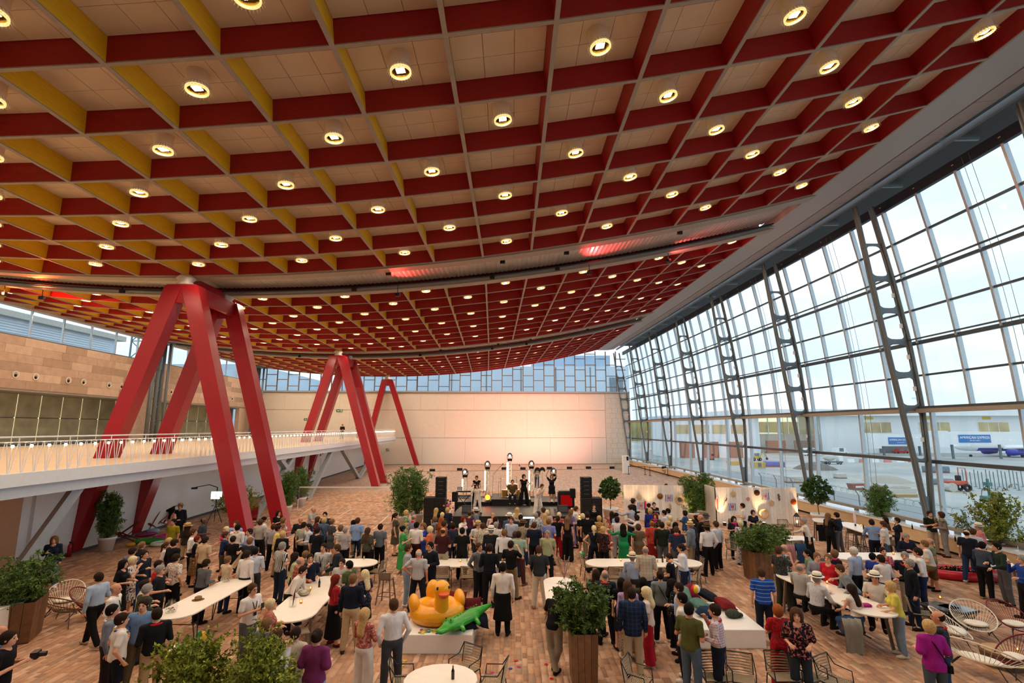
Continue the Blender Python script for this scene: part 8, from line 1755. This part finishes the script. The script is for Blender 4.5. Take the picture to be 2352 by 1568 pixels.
# glass balustrade, kiosk post and belt barrier at the far stair
p=atZ(1438,1087);root=thing('info_pillar','white information pillar at the stairs beside the glass wall','pillar',(p.x,p.y,0));bm=B();bm.bbox((-.38,-.3,0),(.38,.3,2.1),.04);bm.build('body',m_white,root);bm=B();bm.box((.05,-.315,1.55),(.3,-.3,2.0));bm.build('screen',m_black,root)
gbx=thing('glass_balustrade','clear glass balustrade round the stair opening in the far corner','balustrade',(0,0,0))
for a_,b_ in(((1411,1078),(1440,1085)),((1440,1070),(1470,1070)),((1470,1070),(1530,1078))):
    A_,B_=atZ(*a_),atZ(*b_);bm=B();bm.box((0,0,0),((B_-A_).length,.02,1.1));o=bm.build('pane',Glass('balustrade_glass',(.85,.93,.92),.12),gbx);o.location=A_;o.rotation_euler=(0,0,math.atan2(B_.y-A_.y,B_.x-A_.x))
prev=None;brr=thing('belt_barrier','black belt barrier posts before the stairs in the far corner','barrier',(0,0,0))
for x,y in((1444,1089),(1482,1090),(1493,1092),(1534,1092.5)):
    p=atZ(x,y);bm=B();bm.tube([(p.x,p.y,0),(p.x,p.y,.98)],.035,8);bm.lathe([(.17,0),(.16,.03)],12,0,p);bm.build('post',m_black,brr)
    if prev:bm=B();bm.bar((prev.x,prev.y,.92),(p.x,p.y,.92),.01,.06);bm.build('belt',m_black,brr)
    prev=p
p=atZ(1527,1090);root=thing('folding_chair','black folding director chair by the belt barrier','chair',(p.x,p.y,0));bm=B();bm.bar((-.25,0,0),(.25,0,.5),.03,.03);bm.bar((.25,0,0),(-.25,0,.5),.03,.03);bm.build('cross_legs',m_black,root);bm=B();bm.box((-.25,-.2,.48),(.25,.2,.5));bm.build('seat',m_blackm,root);bm=B();bm.box((-.25,.18,.7),(.25,.2,.95));bm.build('backrest',m_blackm,root)
for s in(-1,1):bm=B();bm.tube([(s*.25,.19,.45),(s*.25,.19,.95)],.014,5);bm.build('upright',m_black,root)
Q(1530,1110,120,'m','rx',('short','br'),('tee','b8b088'),('trousers',DG),'man in pale green shirt standing behind the white screens',h=1.76)
# photo light rig at the left by the shrub
p=atZ(492,1200);root=thing('photo_rig','photo booth rig with white glowing panel beside the shrub','photo booth',(p.x,p.y,0));bm=B()
for k2 in range(3):bm.tube([(0,0,1.0),(.45*math.cos(k2*2.1),.45*math.sin(k2*2.1),0)],.02,5)
bm.tube([(0,0,.9),(0,0,2.0)],.03,6);bm.tube([(0,0,2.0),(-.5,0,2.15),(-1.3,0,2.0)],.025,6);bm.build('stand',m_black,root);bm=B();bm.box((-.3,-.06,1.35),(.3,0,1.75));bm.build('light_panel',Emit('photo_panel','ffffff',4),root);bm=B();bm.bbox((-1.5,-.1,1.9),(-1.2,.1,2.0),.02);bm.build('camera',m_black,root)
# ================================================================ PLANTS
def leafmat(name,a,b_):
    k=NB(name);b=k.bsdf(.5,0,.3);at=k.n('ShaderNodeVertexColor');at.layer_name='leaf';k.l(k.mix(at.outputs[0],s2l(a),s2l(b_)),b.inputs['Base Color'])
    b.inputs['Transmission Weight'].default_value=0;return k.m
ML={'bamboo':leafmat('bamboo_leaf','2c4a22','6f9440'),'shrub':leafmat('yellow_green_leaf','3f5418','a3ac3a'),'tree':leafmat('laurel_leaf','1f3d1f','557a3a'),'fern':leafmat('feathery_leaf','24401c','6d8a3c')}
m_bark=M('plant_bark','5a4632',.9,0,.2);m_soil=M('dark_soil','2a2119',1,0,.2)
_F={}
def foliage(kind,key,sprays,ln,wd):
    """sprays: list of (start, end, leaves); small folded leaves set along each twig"""
    if key in _F:return _F[key]
    rg=np.random.default_rng(len(_F)+11);Vs=[];Cs=[]
    for a,b_,n in sprays:
        a,b_=np.array(a),np.array(b_);t=rg.random(n)[:,None];o=a+(b_-a)*t;d=(b_-a)/(np.linalg.norm(b_-a)+1e-6)*.5+rg.normal(size=(n,3))*.8;d[:,2]-=.1;d/=np.linalg.norm(d,axis=1)[:,None]
        s_=np.cross(d,rg.normal(size=(n,3)));s_/=np.linalg.norm(s_,axis=1)[:,None]+1e-6;u=np.cross(s_,d);l=ln*(.6+.8*rg.random((n,1)));w_=wd*(.7+.6*rg.random((n,1)))
        Vs.append(np.stack([o,o+d*l*.45+s_*w_-u*w_*.3,o+d*l,o+d*l*.45-s_*w_-u*w_*.3],1));Cs.append(np.clip(rg.random(n)*.7+.3*t[:,0],0,1))
    V=np.concatenate(Vs);c=np.concatenate(Cs);n=len(V);F=np.arange(n*4).reshape(n,4)
    me=sdf_mesh([(V.reshape(-1,3),F,0)],'foliage',[ML[kind]]);me.polygons.foreach_set('use_smooth',np.zeros(n,bool))
    ca=me.color_attributes.new('leaf','FLOAT_COLOR','CORNER');cc=np.ones((n*4,4));cc[:,:3]=np.repeat(c,4)[:,None];ca.data.foreach_set('color',cc.reshape(-1));_F[key]=me;return me
def sprays(kind,h,r,rs):
    out=[];stems=[]
    if kind=='bamboo':
        for i in range(24):
            a=rs.random()*6.28;q=rs.random()*r*.55;b0=(q*.5*math.cos(a),q*.5*math.sin(a),0);tip=(q*1.7*math.cos(a),q*1.7*math.sin(a),h*rs.uniform(.72,1.02));stems.append((b0,tip))
            for j in range(14):
                t=.12+.86*j/13;c=[b0[k2]+(tip[k2]-b0[k2])*t for k2 in range(3)];an=rs.random()*6.28;L_=r*rs.uniform(.25,.6)*(1.1-.6*t);out.append((c,(c[0]+math.cos(an)*L_,c[1]+math.sin(an)*L_,c[2]+L_*rs.uniform(-.2,.5)),22))
    elif kind=='shrub':
        for i in range(26):
            a=rs.random()*6.28;el=rs.uniform(.25,1.5);d=(math.cos(a)*math.cos(el),math.sin(a)*math.cos(el),math.sin(el));L_=rs.uniform(.75,1.05);tip=(d[0]*r*L_,d[1]*r*L_,d[2]*h*L_);b0=(d[0]*.05,d[1]*.05,0);stems.append((b0,tip))
            for j in range(14):
                t=.25+.75*j/13;c=[b0[k2]+(tip[k2]-b0[k2])*t for k2 in range(3)];out.append((c,(c[0]+rs.uniform(-.28,.28)*r,c[1]+rs.uniform(-.28,.28)*r,c[2]+rs.uniform(.0,.3)*r),24))
    elif kind=='tree':
        hb=h-2*r
        stems.append(((0,0,0),(0.03,0,hb+r*.6)))
        for i in range(190):
            z=rs.uniform(-1,1);a=rs.random()*6.28;q=math.sqrt(1-z*z);rr=r*rs.uniform(.55,1);c=(rr*.75*q*math.cos(a),rr*.75*q*math.sin(a),hb+r+rr*.75*z);out.append((c,(c[0]*1.35,c[1]*1.35,hb+r+(c[2]-hb-r)*1.35),26))
            if i%16==0:stems.append(((0,0,hb),c))
    else:
        for i in range(30):
            a=rs.random()*6.28;q=rs.random()**.6*r;tip=(q*math.cos(a),q*math.sin(a),h*rs.uniform(.55,1.0)*(1-.35*(q/r)**2));b0=(q*.25*math.cos(a),q*.25*math.sin(a),0);stems.append((b0,tip))
            for j in range(12):
                t=.2+.8*j/11;c=[b0[k2]+(tip[k2]-b0[k2])*t for k2 in range(3)];an=rs.random()*6.28;L_=r*rs.uniform(.2,.5);out.append((c,(c[0]+math.cos(an)*L_,c[1]+math.sin(an)*L_,c[2]+L_*rs.uniform(-.35,.25)),30))
    return out,stems
def plant(kind,pos,h,r,label,z0=0.,var=0,ln=None,wd=None,name=None):
    root=thing(name or{'bamboo':'potted_bamboo','tree':'potted_tree'}.get(kind,'potted_shrub'),label,'plant',(pos[0],pos[1],0),rng.random()*6)
    L_,W_={'bamboo':(.16,.017),'shrub':(.07,.021),'tree':(.12,.035),'fern':(.09,.016)}[kind];key=(kind,h,r,var)
    sp_,stems=sprays(kind,h,r,random.Random(hash((kind,var))%999 if False else 7+var));o=link('foliage',foliage(kind,key,sp_,ln or L_,wd or W_),root,loc=(0,0,z0))
    bm=B()
    for a,b_ in stems:bm.tube([a,tuple((Vector(a)+Vector(b_))/2+Vector((.02,.01,.0))),b_],[.03 if kind=='tree' else.012,.02 if kind=='tree' else.009,.004],5)
    bm.build('stems',m_bark,root,loc=(0,0,z0));return root
def pot(root,r=.33,h=.52):
    bm=B();bm.lathe([(r*.72,0),(r*.92,h*.8),(r,h*.82),(r*1.02,h),(r*.9,h),(r*.86,h*.88)],22);bm.build('pot',M('white_plastic_pot','e9e7e3',.45,0,.02),root,True);bm=B();bm.lathe([(r*.86,h*.86),(r*.85,h*.87)],16);bm.build('soil',m_soil,root)
def box(root,w_,h,n=4,taper=.9):
    """planter of upright boards, each board a part"""
    for s in range(4):
        for i in range(n):
            bm=B();u0,u1=-1+2*i/n+.012,-1+2*(i+1)/n-.012
            bm.loft([[(u0*q,-q,z),(u1*q,-q,z),(u1*q,-q+.035,z),(u0*q,-q+.035,z)]for q,z in((w_/2*taper,.02),(w_/2,h))],True);rot=Matrix.Rotation(s*PI/2,3,'Z');bm.xform(lambda p:rot@p);bm.build('board',rng.choice((m_pl1,m_pl2)),root)
    bm=B();bm.box((-w_/2+.04,-w_/2+.04,h-.12),(w_/2-.04,w_/2-.04,h-.1));bm.build('soil',m_soil,root)
    bm=B();q=w_/2*taper-.05;bm.box((-q,-q,0),(q,q,.1));bm.build('base',m_blackm,root)
m_pl1=M('oiled_oak','7d5a3a',.55,0,.22,7);m_pl2=M('oiled_oak_dark','6d4c30',.55,0,.22,7)
def potted(kind,x,y,h,r,label,pr=.33,ph=.52,var=0):
    p=atZ(x,y);root=plant(kind,p,h,r,label,ph-.08,var);pot(root,pr,ph);return root
potted('bamboo',243,1264,2.15,.66,'potted bamboo in a white pot beside the nearest red leg',.36,.6)
potted('bamboo',655,1184,2.1,.8,'potted bamboo right behind the nearest red frame',.38,.62,1)
potted('bamboo',690,1162,2.1,.8,'potted bamboo behind the badminton post',.38,.62,1)
potted('bamboo',922,1206,2.75,1.15,'tall dense bamboo in a white pot beside the olive dress',.4,.55,2)
potted('bamboo',958,1200,2.6,1.0,'tall bamboo in a white pot next to the subwoofers',.4,.55,1)
potted('bamboo',1592,1196,2.2,.85,'potted bamboo in the gap between the plank screens',.38,.5,2)
potted('bamboo',1618,1190,2.2,.8,'second bamboo behind the gap between the screens',.38,.5,1)
potted('tree',1403,1190,1.95,.72,'round-headed tree in a large white pot by the first screen',.5,.62,3)
potted('tree',1884,1205,2.25,.85,'round-headed laurel tree in a white pot by the window bench',.45,.62,4)
p=atZ(545,1216);root=plant('shrub',p,1.75,1.35,'very large yellow-green shrub left of the red legs',.55,5,.08,.02);pot(root,.5,.6)
p=atZ(2028,1218);root=plant('bamboo',p,1.9,.95,'dense bushy bamboo behind the window table',.5,2);pot(root,.45,.55)
p=atZ(2303,1296);root=plant('shrub',p,2.15,1.6,'spreading yellow-green shrub by the window at the right',.75,6,.085,.024);box(root,.8,.85)
# tall wooden planters
def planter(px_,py_,zt,w_,kind,h,r,label,var,face=0.,pos=None):
    p=Vector(pos)if pos else atZ(px_,py_,zt);root=plant(kind,p,h,r,label,zt-.12,var);root.rotation_euler=(0,0,R(face));root.name='wooden_planter';box(root,w_,zt);return root
planter(1338,1446,1.05,.6,'fern',1.35,.56,'feathery plant in a tall wooden planter in the foreground centre',7)
planter(1738,1262,1.02,.78,'fern',1.05,.85,'leafy plant in the nearer of two wooden planters at the right',8,12)
planter(1768,1248,1.02,.78,'fern',1.0,.8,'leafy plant in the farther of two wooden planters at the right',7,12)
planter(46,1376,1.0,.95,'fern',1.35,.85,'dark feathery plant in the wooden planter at the left edge',9,25)
planter(0,0,1.0,.7,'shrub',1.1,.95,'yellow-green shrub in the foreground beside the beige jacket',10,0,(-4.15,9.4))
planter(0,0,1.0,.7,'shrub',1.05,.95,'yellow-green shrub in the foreground below the beach ball',11,10,(-5.35,9.2))
planter(0,0,1.0,.7,'shrub',.9,.6,'yellow-green sprigs in the bottom right corner',10,10,(11.1,11.0))
for x,y,h,lb in((115,1262,1.7,'small conifer glowing with warm light in the left alcove'),(70,1275,1.6,'leafy sapling in the left alcove')):
    p=atZ(x,y);p.x,p.y=p.x-2.2,p.y;root=plant('fern',p,h,.5,lb,.3,12);pot(root,.25,.4)
# warm lamp in the alcove
p=atZ(40,1290);root=thing('floor_lamp','warm glowing lamp in the alcove under the balcony','lamp',(-22.5,17.2,0));bm=B();bm.tube([(0,0,0),(0,0,1.1)],.02,6);bm.build('pole',m_black,root);bm=B();bm.lathe([(.2,0),(.19,.03)],12);bm.build('base',m_black,root);bm=B();bm.ell((0,0,1.25),(.16,.16,.18),12,8);bm.build('shade',Emit('alcove_lamp','ff9a40',30),root)
# tall dried plume arrangement on the high table by the planter
p=atZ(1296,1338,1.0);root=thing('dried_bouquet','tall pampas bouquet in a glass vase behind the foreground planter','bouquet',(p.x,p.y,1.0));bm=B();bm.lathe([(.05,0),(.06,.25),(.05,.25)],12);bm.build('vase',Glass('vase_glass',(.93,.96,.95),.15),root)
bm=B();n=260;rs=random.Random(4)
for i in range(n):
    t=rs.random();c=Vector((-.02-.42*t,0,.2+.95*t));wd=.09*math.sin(PI*min(1,t+.1));a_=rs.random()*6.28;e_=c+Vector((math.cos(a_)*wd-.03,math.sin(a_)*wd,.06));bm.add([tuple(c),tuple(c+Vector((.012,.012,.03))),tuple(e_)],[(0,1,2)])
bm.build('plume',M('pampas','c8a888',.9),root)
for i in range(9):bm=B();a_=i*.7;bm.tube([(0,0,.1),(.08*math.cos(a_),.05*math.sin(a_),.35),(.2*math.cos(a_),.12*math.sin(a_),.55+.1*(i%3))],[.004,.006,.016],5);bm.build('dried_stem',M('dried_mauve','9a7a70',.9),root)
p=atZ(1965,1208,1.03);root=thing('plume_vase','pale pink plume in a small vase on the window table','vase',(p.x,p.y,1.03));bm=B();bm.lathe([(.03,0),(.04,.1)],10);bm.build('vase',m_black,root);bm=B();bm.ell((0,0,.38),(.07,.04,.26),8,8);bm.build('plume',M('pink_plume','e0c8cc',.9),root)
settle()
